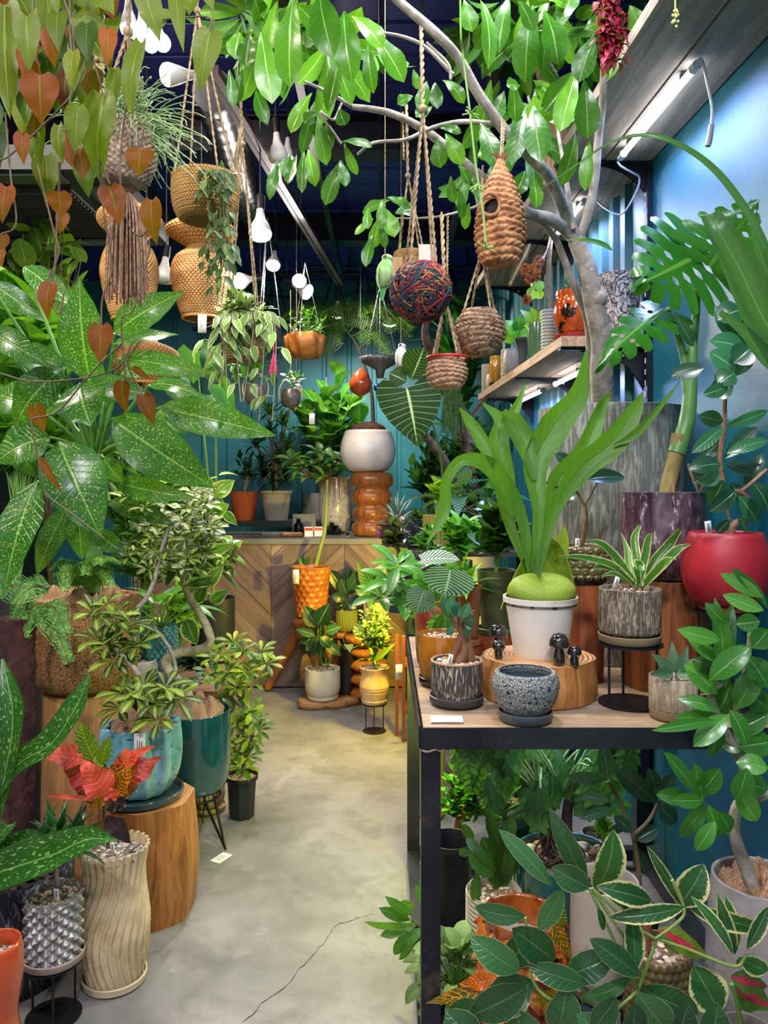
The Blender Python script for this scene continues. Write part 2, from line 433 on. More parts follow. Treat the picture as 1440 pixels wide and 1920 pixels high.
def vine(lf, st, pts, n, L, W, shape='heart', R=random, sr=.0015, n0=.05, dn=.8, face=(0, -1, .2), **k):
    pts = crom([V(p) for p in pts], None, 8); st.tube(pts, sr, 5, smooth=False); N = len(pts)-1
    for i in range(n):
        f = (n0+(1-n0)*i/n)*N; a = int(f); p = pts[a]
        d = rand_dir(R, -20, 20); q = p+d*L*.35; st.tube([p, q], sr*.6, 4)
        l = L*R.uniform(.6, 1.1); dr = (d*.5+V((0, 0, -dn))).normalized()
        leaf(lf, q, q+dr*l, W*l/L, V(face)+d*.6, shape, .05, .15, nv=5, **k)
def rope(mb, a, b, r=.004, sag=0, turns=90):
    a = V(a); b = V(b); L = (b-a).length; n = max(6, min(260, int(L*turns*3))); d = (b-a).normalized()
    u = d.cross(V((.1, 1, .1))).normalized(); w = d.cross(u)
    for ph in (0, pi):
        pts = []
        for i in range(n+1):
            t = i/n; an = L*turns*t*TAU/2.6+ph
            pts.append(a+(b-a)*t-V((0, 0, sag*4*t*(1-t)))+(u*cos(an)+w*sin(an))*r*.5)
        mb.tube(pts, r*.62, 5, smooth=False)
# ---------------------------------------------------------------- pots
PR = {
 'cyl': [(.95, 0), (1, .03), (1, .5), (1, 1)],
 'taper': [(.72, 0), (.74, .03), (.86, .5), (.97, .93), (1, 1)],
 'nursery': [(.7, 0), (.715, .03), (.83, .5), (.93, .9), (1.0, .91), (1.0, 1)],
 'round': [(.5, 0), (.72, .07), (.92, .25), (1, .48), (.97, .72), (.86, .93), (.82, 1)],
 'bowl': [(.45, 0), (.7, .07), (.93, .3), (1, .6), (.98, .85), (.94, 1)],
 'bullet': [(.3, 0), (.72, .04), (.92, .16), (1, .38), (1, .7), (.99, 1)],
 'soft': [(.7, 0), (.88, .06), (.96, .25), (1, .5), (1, .8), (.98, 1)],
 'barrel': [(.74, 0), (.9, .2), (1, .5), (.97, .8), (.88, 1)],
 'pebble': [(.5, 0), (.68, .1), (.9, .35), (1, .62), (.9, .87), (.66, 1)],
 'hour': [(.72, 0), (.62, .06), (.88, .25), (.93, .36), (.8, .5), (.86, .62), (.97, .75), (1, .9), (.9, 1)],
 'hips': [(.74, 0), (.82, .1), (.93, .3), (.97, .45), (.88, .65), (.86, .8), (.96, 1)],
 'footed': [(.8, 0), (.8, .12), (.84, .13), (.96, .15), (1, .2), (1, 1)],
 'jar': [(.55, 0), (.75, .12), (.97, .4), (1, .6), (.95, .78), (.86, .84), (.9, .9), (.9, 1)],
 'bowl2': [(.42, 0), (.6, .08), (.84, .3), (.98, .6), (1, .78), (.93, .95), (.9, 1)],
 'flare': [(.62, 0), (.66, .05), (.8, .5), (.98, 1)],
}
def T_ribs(n, a=.03, p=1): return lambda th, t: a*(abs(sin(th*n/2))**p-1)
def T_saw(n, a=.05, tw=0): return lambda th, t: a*(((th+tw*sin(t*4))*n/TAU) % 1-1)
def T_twist(n, a, tw): return lambda th, t: a*(abs(sin((th+tw*t)*n/2))-1)
def T_rings(n, a=.02): return lambda th, t: a*(abs(sin(t*pi*n))-1)
def T_spiral(n, a, m): return lambda th, t: a*(abs(sin(t*pi*n+th*m/2))-1)
def T_flute(n, a=.05, wv=.12):
    def f(th, t):
        q = ((th+wv*sin(t*5.2))*n/TAU) % 1
        return a*((1-abs(2*q-1))**1.3-1)
    return f
def T_diamond(n, m, a=.05):
    def f(th, t):
        u = th*n/TAU; v = t*m; p = (u+v) % 1; q = (u-v) % 1
        return a*(min(1-abs(2*p-1), 1-abs(2*q-1))*1.4-1)
    return f
def T_dots(n, m, a=.06, h=.0):
    def f(th, t):
        v = t*m; r = floor(v); u = (th*n/TAU+.5*(r % 2)) % 1-.5; w = v-r-.5
        d = sqrt(u*u+w*w)
        if h and d < .14: return a*.3
        return a*max(0, 1-(d/.48)**2)
    return f
def T_scale(n, m, a=.08):
    def f(th, t):
        v = t*m; r = floor(v); u = (th*n/TAU+.5*(r % 2)) % 1-.5; w = v-r
        return a*(1-w)*(1-abs(u)*1.1) if w < .92 else -.02
    return f
def T_ruffle(n, a): return lambda th, t: a*sin(th*n+2.0*t)*(.25+.75*t)
def T_bark(n, a, sd=0):
    R = random.Random(sd); tb = [R.random() for _ in range(997)]
    def f(th, t):
        k = int(th*n/TAU); return -a*tb[(k*31+int(t*9+tb[k % 997]*9)*7) % 997]*abs(sin(th*n/2))
    return f
def T_chip(n, m, a, sd=3):
    R = random.Random(sd); tb = [(R.random(), R.random()) for _ in range(991)]
    def f(th, t):
        u = th*n/TAU; v = t*m; best = 9
        for i in (-1, 0, 1):
            for j in (-1, 0, 1):
                cu = floor(u)+i; cv = floor(v)+j; h = tb[int((cu % n)*37+cv*101) % 991]
                d = (u-cu-h[0])**2+(v-cv-h[1])**2; best = min(best, d)
        return a*(best-.5)
    return f
def profile(style, rows=20):
    p = PR[style]; pts = [V((r, t, 0)) for r, t in p]
    if style in ('nursery', 'footed'): return [(q.x, q.y) for q in pts] if rows < 30 else resamp(pts, rows, False)
    return resamp(pts, rows, True)
def resamp(pts, rows, smooth):
    c = crom(pts, None, 8) if smooth else pts
    out = []; hi = c[-1].y; lo = c[0].y
    for i in range(rows+1):
        t = lo+(hi-lo)*i/rows
        for a, b in zip(c, c[1:]):
            if a.y <= t+1e-9 <= b.y+2e-9:
                q = (t-a.y)/max(b.y-a.y, 1e-9); out.append((a.x+(b.x-a.x)*q, t)); break
        else: out.append((c[-1].x, t))
    return out
PEB = {}
def pebmesh(kind):
    """a shallow bed of single stones, unit radius"""
    if kind in PEB: return PEB[kind]
    R = random.Random(5); mb = MB(); n, s = (260, .085) if kind == 'fine' else (120, .13)
    for i in range(n):
        r = sqrt(R.random())*.96; a = R.uniform(0, TAU); q = s*R.uniform(.6, 1.15)
        M = Matrix.Rotation(R.uniform(0, 6), 3, 'Z') @ Matrix.Rotation(R.uniform(-.6, .6), 3, 'X')
        mb.ball((r*cos(a), r*sin(a), R.uniform(-.2, .6)*s), (q, q*R.uniform(.6, .9), q*.6), 7, 4, M=M)
    c = [V((cos(TAU*j/24), sin(TAU*j/24), -.02)) for j in range(24)]; mb.cap(c)
    o = mb.build('gravel', flat('#888888')); me = o.data; bpy.data.objects.remove(o); PEB[kind] = me; return me
@memo
def gravelm(tint='tan'):
    n = NT('gravel_stones'); g = n.n('ShaderNodeNewGeometry'); r = g.outputs['Random Per Island']
    cr = n.n('ShaderNodeValToRGB'); e = cr.color_ramp; e.interpolation = 'CONSTANT'
    cols = {'tan': ['#8a6b4c', '#c9b89a', '#a98a66', '#d8cdb8', '#6f5b48', '#b7a487'], 'grey': ['#8d8578', '#b9b0a0', '#6b655c', '#d0c8ba', '#a3998a', '#7b6a58'],
            'soil': ['#2b1d14', '#3a2a1e', '#1c140e', '#4a382a', '#30241a', '#241a12']}[tint]
    for i, c in enumerate(cols):
        q = e.elements[i] if i < 2 else e.elements.new(i/6); q.position = i/6; q.color = hexc(c)
    n.t.links.new(r, cr.inputs[0]); n.bsdf(cr.outputs[0], .75); return n.mat
def gravel(root, x, y, z, R, kind='fine', tint='tan'):
    me = pebmesh(kind); m = gravelm(tint)
    if (kind, tint) not in PEB:
        me2 = me.copy(); me2.materials.clear(); me2.materials.append(m); PEB[(kind, tint)] = me2
    o = bpy.data.objects.new('gravel' if tint != 'soil' else 'soil', PEB[(kind, tint)]); COL.objects.link(o); o.parent = root
    l = V(root['_loc']); o.location = V((x, y, z))-l; o.scale = (R, R, max(R, .05)*.8); o['kind'] = 'stuff'
    o.rotation_euler.z = x*7
    return o
def pot(root, style, x, y, z0, R, H, mat, tex=None, n=48, rows=None, th=.07, soil=.9, grav='tan', saucer=None, smat=None, sr=1.05, inner=None, gk='fine', name='pot', M=None):
    """pot of outer radius R and height H on z0; returns soil point"""
    z = z0; sh = 0
    if saucer:
        sh = .012+.03*R; mb = MB(); r = R*sr
        mb.lathe([(0, 0), (r*.86, 0), (r*.97, sh*.4), (r, sh*1.6), (r*.95, sh*1.7), (r*.9, sh*.7), (0, sh*.6)], (x, y, z0), 40)
        mb.build('saucer', smat or mat, root, sharp=50); z = z0+sh*.62
    rows = rows or (44 if tex else 18); pf = profile(style, rows); Hh = H-(z-z0)
    prof = [(0, 0)]+[(r*R, t*Hh) for r, t in pf]; k = len(prof); rt = pf[-1][0]*R; w = max(.003, R*th)
    prof += [(rt-w*.3, Hh+w*.12), (rt-w*.8, Hh+w*.05), (rt-w, Hh-w*.4)]
    if soil is None:
        for i in range(1, 12):
            t = 1-i/11; prof.append((max(0, interp(pf, t)*R-w), max(t*Hh, w*.6)))
        prof.append((0, w*.6))
    else: prof.append((interp(pf, soil)*R-w*1.1, Hh*(soil-.03)))
    mb = MB()
    fn = None
    if tex:
        def fn(a, i):
            if 1 <= i < k: return tex(a, pf[i-1][1])
            if i == k: return tex(a, 1)*.8
            return 0
    mb.lathe(prof, (x, y, z), n, fn, M=M)
    mb.build(name, mat, root, sharp=60 if tex is None else None)
    if inner and soil is None: pass
    zs = z+Hh*(soil or .1)
    if grav and soil is not None: gravel(root, x, y, zs-.006, interp(pf, soil)*R-w*.8, gk, grav)
    return V((x, y, zs-.004))
def interp(pf, t):
    for (a, p), (b, q) in zip(pf, pf[1:]):
        if p <= t <= q: return a+(b-a)*(t-p)/max(q-p, 1e-9)
    return pf[-1][0]
def wpos(px, Y, z): return ((px-720)/F*Y, Y, z)
def zof(py, Y): return CAMH-(py-HOR)/F*Y
def plant(name, label, px, Y, z0, top, rpx, style, mat, cat='plant', **k):
    """top = picture height of the rim centre; returns root, soil point"""
    x = (px-720)/F*Y; H = zof(top, Y)-z0; g = k.pop('group', None)
    r = thing(name, label, cat, (x, Y, z0), g)
    c = pot(r, style, x, Y, z0, rpx/F*Y, H, mat, **k)
    return r, c
def tagcard(root, p, w=.012, h=.035, rz=0, tilt=0, name='name_tag'):
    """plant label stuck in the soil with a few printed characters"""
    M = Matrix.Rotation(rz, 3, 'Z') @ Matrix.Rotation(tilt, 3, 'Y') @ Matrix.Rotation(.12, 3, 'X'); mb = MB(); p = V(p)
    mb.box(p+M @ V((0, 0, h*.45)), (w, .0015, h), M=M)
    o = mb.build(name, flat('#f2f1ee', .4), root); t = MB()
    for i in range(5): t.box(p+M @ V((0, -.0014, h*(.38+.1*i))), (w*.35, .0006, h*.05), M=M)
    t.build('printing', flat('#30303a'), o)
    return o
def hangtag(root, top, w=.05, h=.09, nrm=(0, -1, 0), rz=0):
    M = Matrix.Rotation(rz, 3, 'Z'); mb = MB(); p = V(top); mb.box(p-V((0, 0, h/2)), (w, .0015, h), M=M)
    o = mb.build('price_tag', flat('#efeee9', .5), root); t = MB()
    for i in range(3): t.box(p+M @ V((w*(-.2+.2*i), -.0015, -h*.5)), (w*.05, .0006, h*(.5-.1*i)), M=M)
    t.build('writing', flat('#4a4a50'), o); st = MB(); st.tube([p-V((0, 0, h*.08)), p+V((0, .002, h*.3))], .0008, 4); st.build('string', flat('#b79b6c'), o)
    return o
def burlap(root, c, R, h=.05, seed=1, hole=.0):
    """crumpled sacking laid on the soil"""
    Rn = random.Random(seed); mb = MB(); rows = []; n = 40; ph = [Rn.uniform(0, 6) for _ in range(6)]
    for i in range(15):
        t = i/14; row = []
        for j in range(n):
            a = TAU*j/n; r = R*(.08+.9*t)*(1+.04*sin(a*7+ph[0]))
            z = h*(.55*sin(pi*min(1, t*1.15))+.32*sin(a*5+ph[1]+t*5)*sin(t*6+ph[2])+.22*sin(a*11+ph[3]+t*9)+.15*sin(a*17+t*15+ph[4]))*min(1, (1.02-t)*5)
            row.append(V(c)+V((r*cos(a), r*sin(a), z+.004)))
        rows.append(row)
    mb.grid(rows, True); return mb.build('burlap', burlapm(), root)
@memo
def burlapm():
    n = NT('burlap'); v = n.obj((1, 1, 1)); w1 = n.n('ShaderNodeTexWave'); w2 = n.n('ShaderNodeTexWave', bands_direction='Y')
    for w in (w1, w2): n.t.links.new(v, w.inputs[0]); w.inputs['Scale'].default_value = 110; w.inputs['Distortion'].default_value = 2
    h = n.m('MAXIMUM', w1.outputs[1], w2.outputs[1])
    n.bsdf(n.mix(h, hexc('#5f4530'), hexc('#a88462')), .95, 0, n.bump(h, .5, .002)); return n.mat
def wirestand(label, x, y, z0, H, R, name='plant_stand', nl=3, group=None, mat=None, rot=0):
    r = thing(name, label, 'plant stand', (x, y, z0), group); m = mat or flat('#26262b', .45, .6)
    mb = MB(); mb.lathe([(0, 0), (R*.95, 0), (R*.95, .004), (0, .004)], (x, y, z0), 40); mb.build('base', m, r, sharp=40)
    mb = MB(); mb.lathe([(0, -.004), (R, -.004), (R, 0), (0, 0)], (x, y, z0+H), 40); mb.build('top', m, r, sharp=40)
    for i in range(nl):
        a = TAU*i/nl+.5+rot; mb = MB(); mb.tube([(x+R*.82*cos(a), y+R*.82*sin(a), z0+.003), (x+R*.82*cos(a), y+R*.82*sin(a), z0+H-.003)], .0032, 8, smooth=False); mb.build('leg', m, r)
    return r
def stump(label, x, y, z0, R, H, name='log_stump', n=40, c1='#6b3c1c', c2='#b8763a', sd=1, flat_=.0, group=None, facets=0, top='#c99a62', bulge=.0, cat='stump'):
    r = thing(name, label, cat, (x, y, z0), group); Rn = random.Random(sd); ph = [Rn.uniform(0, 6) for _ in range(5)]; mb = MB()
    def f(a, i):
        t = i/8
        if facets:
            k = TAU/facets; q = ((a+ph[0]) % k)-k/2; e = cos(k/2)/cos(q)-1+.0
            return e*.8+.03*sin(a*2+ph[1])+bulge*sin(pi*min(1, t))
        return .03*sin(a*2+ph[0])+.02*sin(a*3+ph[1])+.012*sin(a*7+ph[2]+t)+bulge*sin(pi*min(1, t))
    prof = [(R*(1+.02*sin(t*5)), H*t) for t in [i/8 for i in range(9)]]
    rows = mb.lathe([(0, 0)]+prof, (x, y, z0), 72 if facets else 48, lambda a, i: f(a, max(0, i-1)))
    o = mb.build('trunk_body', wood(c1, c2, 3, 2, .5, .4, warp=1.5), r, sharp=40)
    m2 = MB(); ring = rows[-1]; m2.cap([p+V((0, 0, .0005)) for p in ring]); m2.build('cut_face', endgrain('#9a6a3a', top, 0, 0), r, smooth=False)
    return r
# ================================================================ ROOM
H0 = 3.35; YB = 7.4; XL = -3.2
def wx(Y): return 1.01-.042*(Y-2.9)          # right wall, slightly splayed
ROT = math.atan(.042)
def room():
    # concrete floor
    n = NT('concrete_floor'); v = n.obj()
    a = n.noise(v, 1.1, 6, .6, .8); b = n.noise(v, 5, 6, .7, .5); c = n.noise(v, 60, 3, .7)
    c0 = n.mix(n.sm(a, .3, .7), hexc('#6c6a67'), hexc('#82807c')); c0 = n.mix(n.m('MULTIPLY', n.sm(b, .42, .68), .75), c0, hexc('#5c5a56'))
    c0 = n.mix(n.sm(n.noise(v, 2.6, 5, .65, 1.5), .6, .8), c0, hexc('#989690'))
    c0 = n.mix(n.m('MULTIPLY', n.sm(c, .62, .75), .3), c0, hexc('#48453f'))
    sc = n.noise(n.obj((30, 2, 1), (0, 0, .6)), 3, 4, .8, 1); c0 = n.mix(n.m('MULTIPLY', n.sm(sc, .68, .74), .35), c0, hexc('#c5c2bc'))
    n.bsdf(c0, n.m('ADD', .38, n.m('MULTIPLY', b, .25)), 0, n.bump(n.m('ADD', b, n.m('MULTIPLY', c, .3)), .12, .004))
    mb = MB(); mb.box(((XL+1.5)/2, 3, -.05), (1.5-XL, 9.6, .1)); fl = mb.build('floor', n.mat, smooth=False); struct(fl)
    mb = MB(); R = random.Random(2)
    ck = [(450, 1920), (478, 1898), (490, 1880), (540, 1848), (560, 1818), (590, 1788), (618, 1752), (630, 1735), (650, 1728), (668, 1722), (700, 1715)]
    pts = [P(px, py, YF(py)) for px, py in ck]; q = []
    for a_, b_ in zip(pts, pts[1:]):
        for k in range(4): q.append(a_.lerp(b_, k/4)+V((R.uniform(-.004, .004), R.uniform(-.006, .006), 0)))
    q.append(pts[-1]); top = []; bot = []
    for i, p in enumerate(q):
        w = .0013*R.uniform(.4, 1.4)*(1 if i < len(q)-4 else .4); top.append(V((p.x, p.y+w*1.8, .0006))); bot.append(V((p.x+w, p.y-w, .0006)))
    mb.grid([bot, top]); mb.build('crack', flat('#2c2924', .9), fl, smooth=False)
    # right wall: teal ribbed cladding
    n = NT('teal_wall'); v = n.obj(); cc = n.mix(n.noise(v, 2, 4), hexc('#0e5767'), hexc('#136573'))
    ns = n.noise(v, 420, 2, .6); cc = n.mix(n.m('MULTIPLY', n.sm(ns, .5, .7), .25), cc, hexc('#3d97a6'))
    n.bsdf(cc, .42, 0, n.bump(ns, .35, .002)); teal = n.mat
    def wallbox(y0, y1, name):
        mb = MB(); xa, xb = wx(y0), wx(y1); t = .1
        mb.face([(xa, y0, 0), (xb, y1, 0), (xb, y1, H0), (xa, y0, H0)]); mb.face([(xa+t, y0, 0), (xa+t, y0, H0), (xb+t, y1, H0), (xb+t, y1, 0)])
        mb.face([(xa, y0, 0), (xa, y0, H0), (xa+t, y0, H0), (xa+t, y0, 0)])
        return mb.build(name, teal, smooth=False)
    w = wallbox(-1.5, YB, 'wall_right'); struct(w)
    # corrugation on the far stretch
    mb = MB(); rows = [[], []]; y = 3.1; k = 0
    while y < YB-.05:
        for dy, dx in ((0, 0), (.02, .022), (.07, .022), (.09, 0)):
            X = wx(y+dy)-.001-dx; rows[0].append(V((X, y+dy, 0))); rows[1].append(V((X, y+dy, H0)))
        y += .14
    mb.grid(rows); o = mb.build('cladding_ribs', flat('#14606a', .45), w, smooth=False)
    mb = MB()
    for yy in (2.9,): mb.box((wx(yy)-.012, yy, 1.75), (.022, .034, 3.4), rz=ROT)
    for k in range(60): pass
    o = mb.build('wall_seam_rail', flat('#1c2127', .5, .6), w, smooth=False); mb = MB()
    for k in range(70): mb.box((wx(2.9)-.0235, 2.9, .4+k*.042), (.002, .007, .02), rz=ROT)
    mb.build('rail_slots', flat('#c9ced6', .4), w, smooth=False)
    # lower panel uprights below the bench
    for k, yy in enumerate((3.35, 3.95)):
        mb = MB(); mb.box((wx(yy)-.03, yy, .4), (.05, .09, .8), rz=ROT); o = mb.build('wall_upright', flat('#11161d', .5), w, smooth=False)
    # back and left wall
    mb = MB(); rows = [[], []]; x = XL
    while x < 1.0:
        for dx, dy in ((0, 0), (.012, .012), (.2, .012), (.212, 0)): rows[0].append(V((x+dx, YB-dy, 0))); rows[1].append(V((x+dx, YB-dy, H0)))
        x += .24
    mb.grid(rows, flip=True); mb.box(((XL+1.2)/2, YB+.06, H0/2), (1.4-XL, .1, H0))
    struct(mb.build('wall_back', mottled('#1d6e78', '#24808a', 2, .5, .05), smooth=False))
    mb = MB(); mb.box((XL-.05, 3, H0/2), (.1, 9.2, H0)); struct(mb.build('wall_left', mottled('#262c2d', '#343a3a', 3, .7, .2), smooth=False))
    # ceiling deck: navy folded sheet with beams, rods and tracks
    mb = MB(); rows = [[], []]; y = -1.5; k = 0
    while y < YB:
        for dy, dz in ((0, 0), (.22, 0), (.225, .015), (.245, .015)): rows[0].append(V((XL, y+dy, H0+dz))); rows[1].append(V((1.6, y+dy, H0+dz)))
        y += .25
    mb.grid(rows, flip=True); ce = mb.build('ceiling', flat('#2a309a', .5), smooth=False); struct(ce)
    mb = MB(); mb.box(((XL+1.6)/2, 3, H0+.12), (1.6-XL+.2, 9.4, .08)); mb.build('ceiling_slab', flat('#0c0f26', .8), ce, smooth=False)
    navy = flat('#0a0d26', .5); dk = flat('#0e0e14', .5)
    for i, yy in enumerate((2.6, 4.1, 5.6)):
        mb = MB(); mb.box(((XL+1.1)/2, yy, H0-.1), (1.1-XL, .05, .17)); mb.box(((XL+1.1)/2, yy, H0-.19), (1.1-XL, .14, .012)); mb.box(((XL+1.1)/2, yy, H0-.01), (1.1-XL, .14, .012))
        struct(mb.build('trim_%d' % (i+1), navy, smooth=False))
    k = 4
    for x in (-1.35, -.35, .45):
        mb = MB(); mb.box((x, 3.2, H0-.27), (.035, 6.5, .05)); struct(mb.build('trim_%d' % k, dk, smooth=False)); k += 1
    # rods, conduits and open web trusses near the back
    for i, (x, yy) in enumerate(((-.9, 6.6), (.1, 6.4))):
        t = thing('roof_truss', ['black open-web roof truss over the left half of the back', 'black open-web roof truss over the right half of the back'][i], 'roof truss', (x, yy, H0-.6))
        a = V((x-.75, yy, H0-.14)); b = V((x+.7, yy, H0-.14)); c = V((x-.75, yy, H0-.62)); d = V((x+.7, yy, H0-.62))
        mb = MB(); mb.tube([a, b], .014, 6); mb.build('top_chord', dk, t); mb = MB(); mb.tube([c, d], .014, 6); mb.build('bottom_chord', dk, t); mb = MB()
        for q in range(6):
            f0, f1 = q/6, (q+1)/6; mb.tube([a.lerp(b, f0), c.lerp(d, (f0+f1)/2)], .008, 5); mb.tube([c.lerp(d, (f0+f1)/2), a.lerp(b, f1)], .008, 5)
        for q in range(9): mb.tube([V((x-.02, yy-.1, H0-.35)), V((x-.6+.15*q, yy-.9, H0-.62))], .004, 4)
        mb.build('web', dk, t)
        for sx in (-.6, .6): mb = MB(); mb.tube([V((x+sx, yy, H0-.14)), V((x+sx, yy, H0))], .01, 6); mb.build('hanger', dk, t)
    for i, (x, lab) in enumerate(((-.02, 'thin galvanised conduit running along the dark ceiling beside the rope'), (-.28, 'thin dark conduit running along the ceiling above the bulbs'))):
        o = MB(); o.tube([(x, 2.4, H0-.02), (x, 7.3, H0-.02)], .009, 8); q = o.build('conduit', flat('#3b3f63', .4, .5)); tag(q, lab, 'conduit')
    # air duct, black foil, and pink edged lighting track
    mb = MB(); a = P(400, 170, 3.0); b = P(470, 395, 4.6); rows = []
    for i in range(40):
        t = i/39; p = a.lerp(b, t); r = .085*(1+.06*sin(i*2.4)); rows.append([p+V((cos(TAU*j/16)*r, 0, sin(TAU*j/16)*r*(1+.05*sin(j*3+i)))) for j in range(16)])
    mb.grid(rows, True); mb.cap(rows[0]); mb.cap(rows[-1]); o = mb.build('air_duct', flat('#17161b', .3)); tag(o, 'wrinkled black foil duct along the ceiling over the hanging bowl basket', 'duct')
    t = thing('lighting_track', 'long pale pink lighting track running back over the bulbs', 'lighting track', tuple(P(406, 146, 2.75)))
    mb = MB(); mb.beam(P(400, 130, 2.7), P(640, 530, 5.9), .035, .03); mb.build('rail', flat('#3f2532', .5), t, smooth=False)
    mb = MB(); mb.beam(P(392, 128, 2.72)-V((.0, 0, .02)), P(634, 530, 5.92)-V((0, 0, .02)), .02, .02); mb.build('edge', flat('#100e14', .6), t, smooth=False)
    for f in (.1, .5, .9): mb = MB(); p = P(400, 130, 2.7).lerp(P(640, 530, 5.9), f); mb.tube([p, V((p.x, p.y, H0))], .004, 6); mb.build('suspension_rod', dk, t)
    # ceiling cassette air conditioner, top left
    t = thing('air_conditioner', 'grey ceiling cassette air conditioner half hidden by trailing vines', 'air conditioner', (-1.75, 3.6, 2.55))
    c = P(60, 395, 3.6); mb = MB(); mb.box(c+V((0, 0, .04)), (1.0, 1.0, .1)); mb.build('panel', flat('#1e2122', .5), t, smooth=False)
    mb = MB(); mb.box(c+V((0, 0, -.015)), (.62, .62, .015)); mb.build('grille', flat('#2a2c2e', .6), t, smooth=False); mb = MB()
    for i in range(16): mb.box(c+V((0, -.28+.037*i, -.026)), (.6, .008, .012))
    mb.build('slats', flat('#43474a', .5), t, smooth=False); mb = MB()
    for sx, sy in ((-.42, 0), (.42, 0)): mb.box(c+V((sx, 0, -.016)), (.09, .66, .01))
    for sy in (-.42, .42): mb.box(c+V((0, sy, -.016)), (.66, .09, .01))
    mb.build('louvre', flat('#565c5c', .4), t, smooth=False); 
    for sx in (-.4, .4): mb = MB(); mb.tube([c+V((sx, 0, .08)), V((c.x+sx, c.y, H0))], .008, 6); mb.build('suspension_rod', dk, t)
room()
# ================================================================ LAMPS
def plight(p, e, c='#ffffff', r=.05, spot=None, to=None, name='bulb_light', blend=.6, parent=None):
    ld = bpy.data.lights.new(name, 'SPOT' if spot else 'POINT'); ld.energy = e; ld.color = hexc(c)[:3]; ld.shadow_soft_size = r
    if spot: ld.spot_size = math.radians(spot); ld.spot_blend = blend
    o = bpy.data.objects.new(name, ld); COL.objects.link(o); p = V(p); o.location = p
    if to is not None: o.rotation_euler = (V(to)-p).to_track_quat('-Z', 'Y').to_euler()
    return o
def bulb(label, px, py, Y, aim, lit=12, r=.05, group=None, e=0, c='#fff1ea', rod=True, sock='#d8d6d4', cone=0):
    p = P(px, py, Y); t = thing('spot_lamp', label, 'lamp', tuple(p), group); d = (V(aim)).normalized()
    q = d.to_track_quat('Z', 'Y').to_matrix()
    mb = MB(); mb.lathe([(0, .02), (r*.6, .018), (r*.9, .008), (r*.98, -.004)], p, 24, M=q)
    mb.build('lens', emit('#fff6ee', lit) if lit else mottled('#c9c9c6', '#dcdcd8', 9, .3, .1), t)
    mb = MB(); mb.lathe([(r*.98, -.004), (r, -.01), (r*.75, -.045), (r*.45, -.075), (r*.33, -.11), (r*.33, -.13), (0, -.13)], p, 24, (lambda a, i: .05*abs(sin(a*9)) if 1 < i < 4 else 0), M=q)
    mb.build('reflector', flat('#cfc9c6', .35), t)
    mb = MB(); s = p-d*.125; mb.tube([s, s-d*.07], r*.42, 12, smooth=False); mb.build('socket', flat('#1d1d22', .4), t)
    if rod:
        mb = MB(); s2 = s-d*.06; mb.tube([s2, V((s2.x, s2.y, min(H0-.02, s2.z+1.5)))], .004, 6); mb.build('stem', flat('#1d1d22', .4), t)
    if e: lt = plight(p+d*.05, e, c, .04, 130, p+d, blend=.9)
    return t
BL = 'ceiling lamps'
bulb('bright reflector bulb, largest of the row, hanging above the jute planter', 488, 440, 3.3, (.05, -.3, -1), 14, .05, e=75)
bulb('small round glowing bulb just behind the large bright reflector bulb', 512, 498, 4.6, (0, -.6, -.9), 14, .042, e=68)
bulb('round glowing bulb above the side-facing spot lamp', 561, 527, 4.8, (0, -.8, -.5), 14, .045, e=87)
bulb('spot lamp tilted to the right beside the truss', 577, 548, 5.2, (.8, -.3, -.5), 14, .055, e=75)
bulb('glowing lamp with pink reflector between the rattan lamp and rope', 449, 527, 4.6, (-.5, -.7, -.3), 14, .05, e=28)
bulb('glowing bulb peeking through the variegated trailing plant', 465, 562, 4.8, (0, -.9, -.4), 14, .04)
bulb('topmost white lamp of the ceiling cluster behind the vines', 242, 55, 2.6, (.1, -.2, -1), 14, .03, e=24)
bulb('second lamp of the ceiling cluster, above the macrame cord', 264, 70, 2.7, (.1, -.4, -1), 14, .03)
bulb('lamp in the ceiling cluster closest to the dangling brown leaf', 283, 86, 2.8, (.1, -.4, -.9), 14, .026)
bulb('lamp at the right end of the ceiling cluster', 305, 82, 2.8, (.2, -.5, -.6), 14, .03)
bulb('pink-rimmed lamp pointing left under the ceiling cluster', 312, 140, 2.7, (-.9, -.4, -.2), 14, .04, e=35, rod=False)
bulb('unlit grey reflector bulb hanging between the two rattan lamps', 306, 522, 4.0, (0, -.35, -1), 0, .052)
bulb('white reflector bulb behind the hanging leaf cluster, facing down', 522, 297, 3.4, (.1, -.2, -1), 0, .045)
bulb('lit bulb nestled in the backlit leaves', 538, 300, 3.7, (0, -.3, -1), 12, .034, e=29, c='#fbffd8')
bulb('glowing lamp seen through the feathery foliage', 634, 592, 6.2, (0, .5, -.9), 12, .05, e=56)
bulb('lamp shining behind the fern fronds over the white pot', 731, 606, 6.3, (0, .6, -.9), 12, .06, e=56)
# ================================================================ shared plant looks
G = leafm
M_MID = G('#2f7a2e', '#4f9a33', vein='#a9cf6a'); M_DARK = G('#1b4a26', '#2c6a30', vein='#6fa050', rough=.3); M_LIME = G('#7fc02a', '#a9d83c', vein='#d8f080', tr=.35)
M_FERN = G('#4f9a3c', '#86c25a', rough=.5); M_DEEP = G('#123a22', '#1f5530', vein='#4a8050', rough=.25); M_BR = G('#3c9a2c', '#6cc03a', vein='#c2e87a', tr=.33)
M_VAR = G('#2c6a2a', '#4c8a34', 'margin', '#e3e38f', rough=.35, vein='#c9dc80'); M_STEM = flat('#5f8a38', .5); M_BARK = mottled('#7d7466', '#a09686', 22, .8, .6, 60); M_TWIG = mottled('#5c4a34', '#7d6a4c', 30, .8, .5)
M_RED = flat('#7a3a2a', .5); M_CREAMV = G('#4f8f2f', '#86b83a', 'center', '#eef0b0', rough=.35)
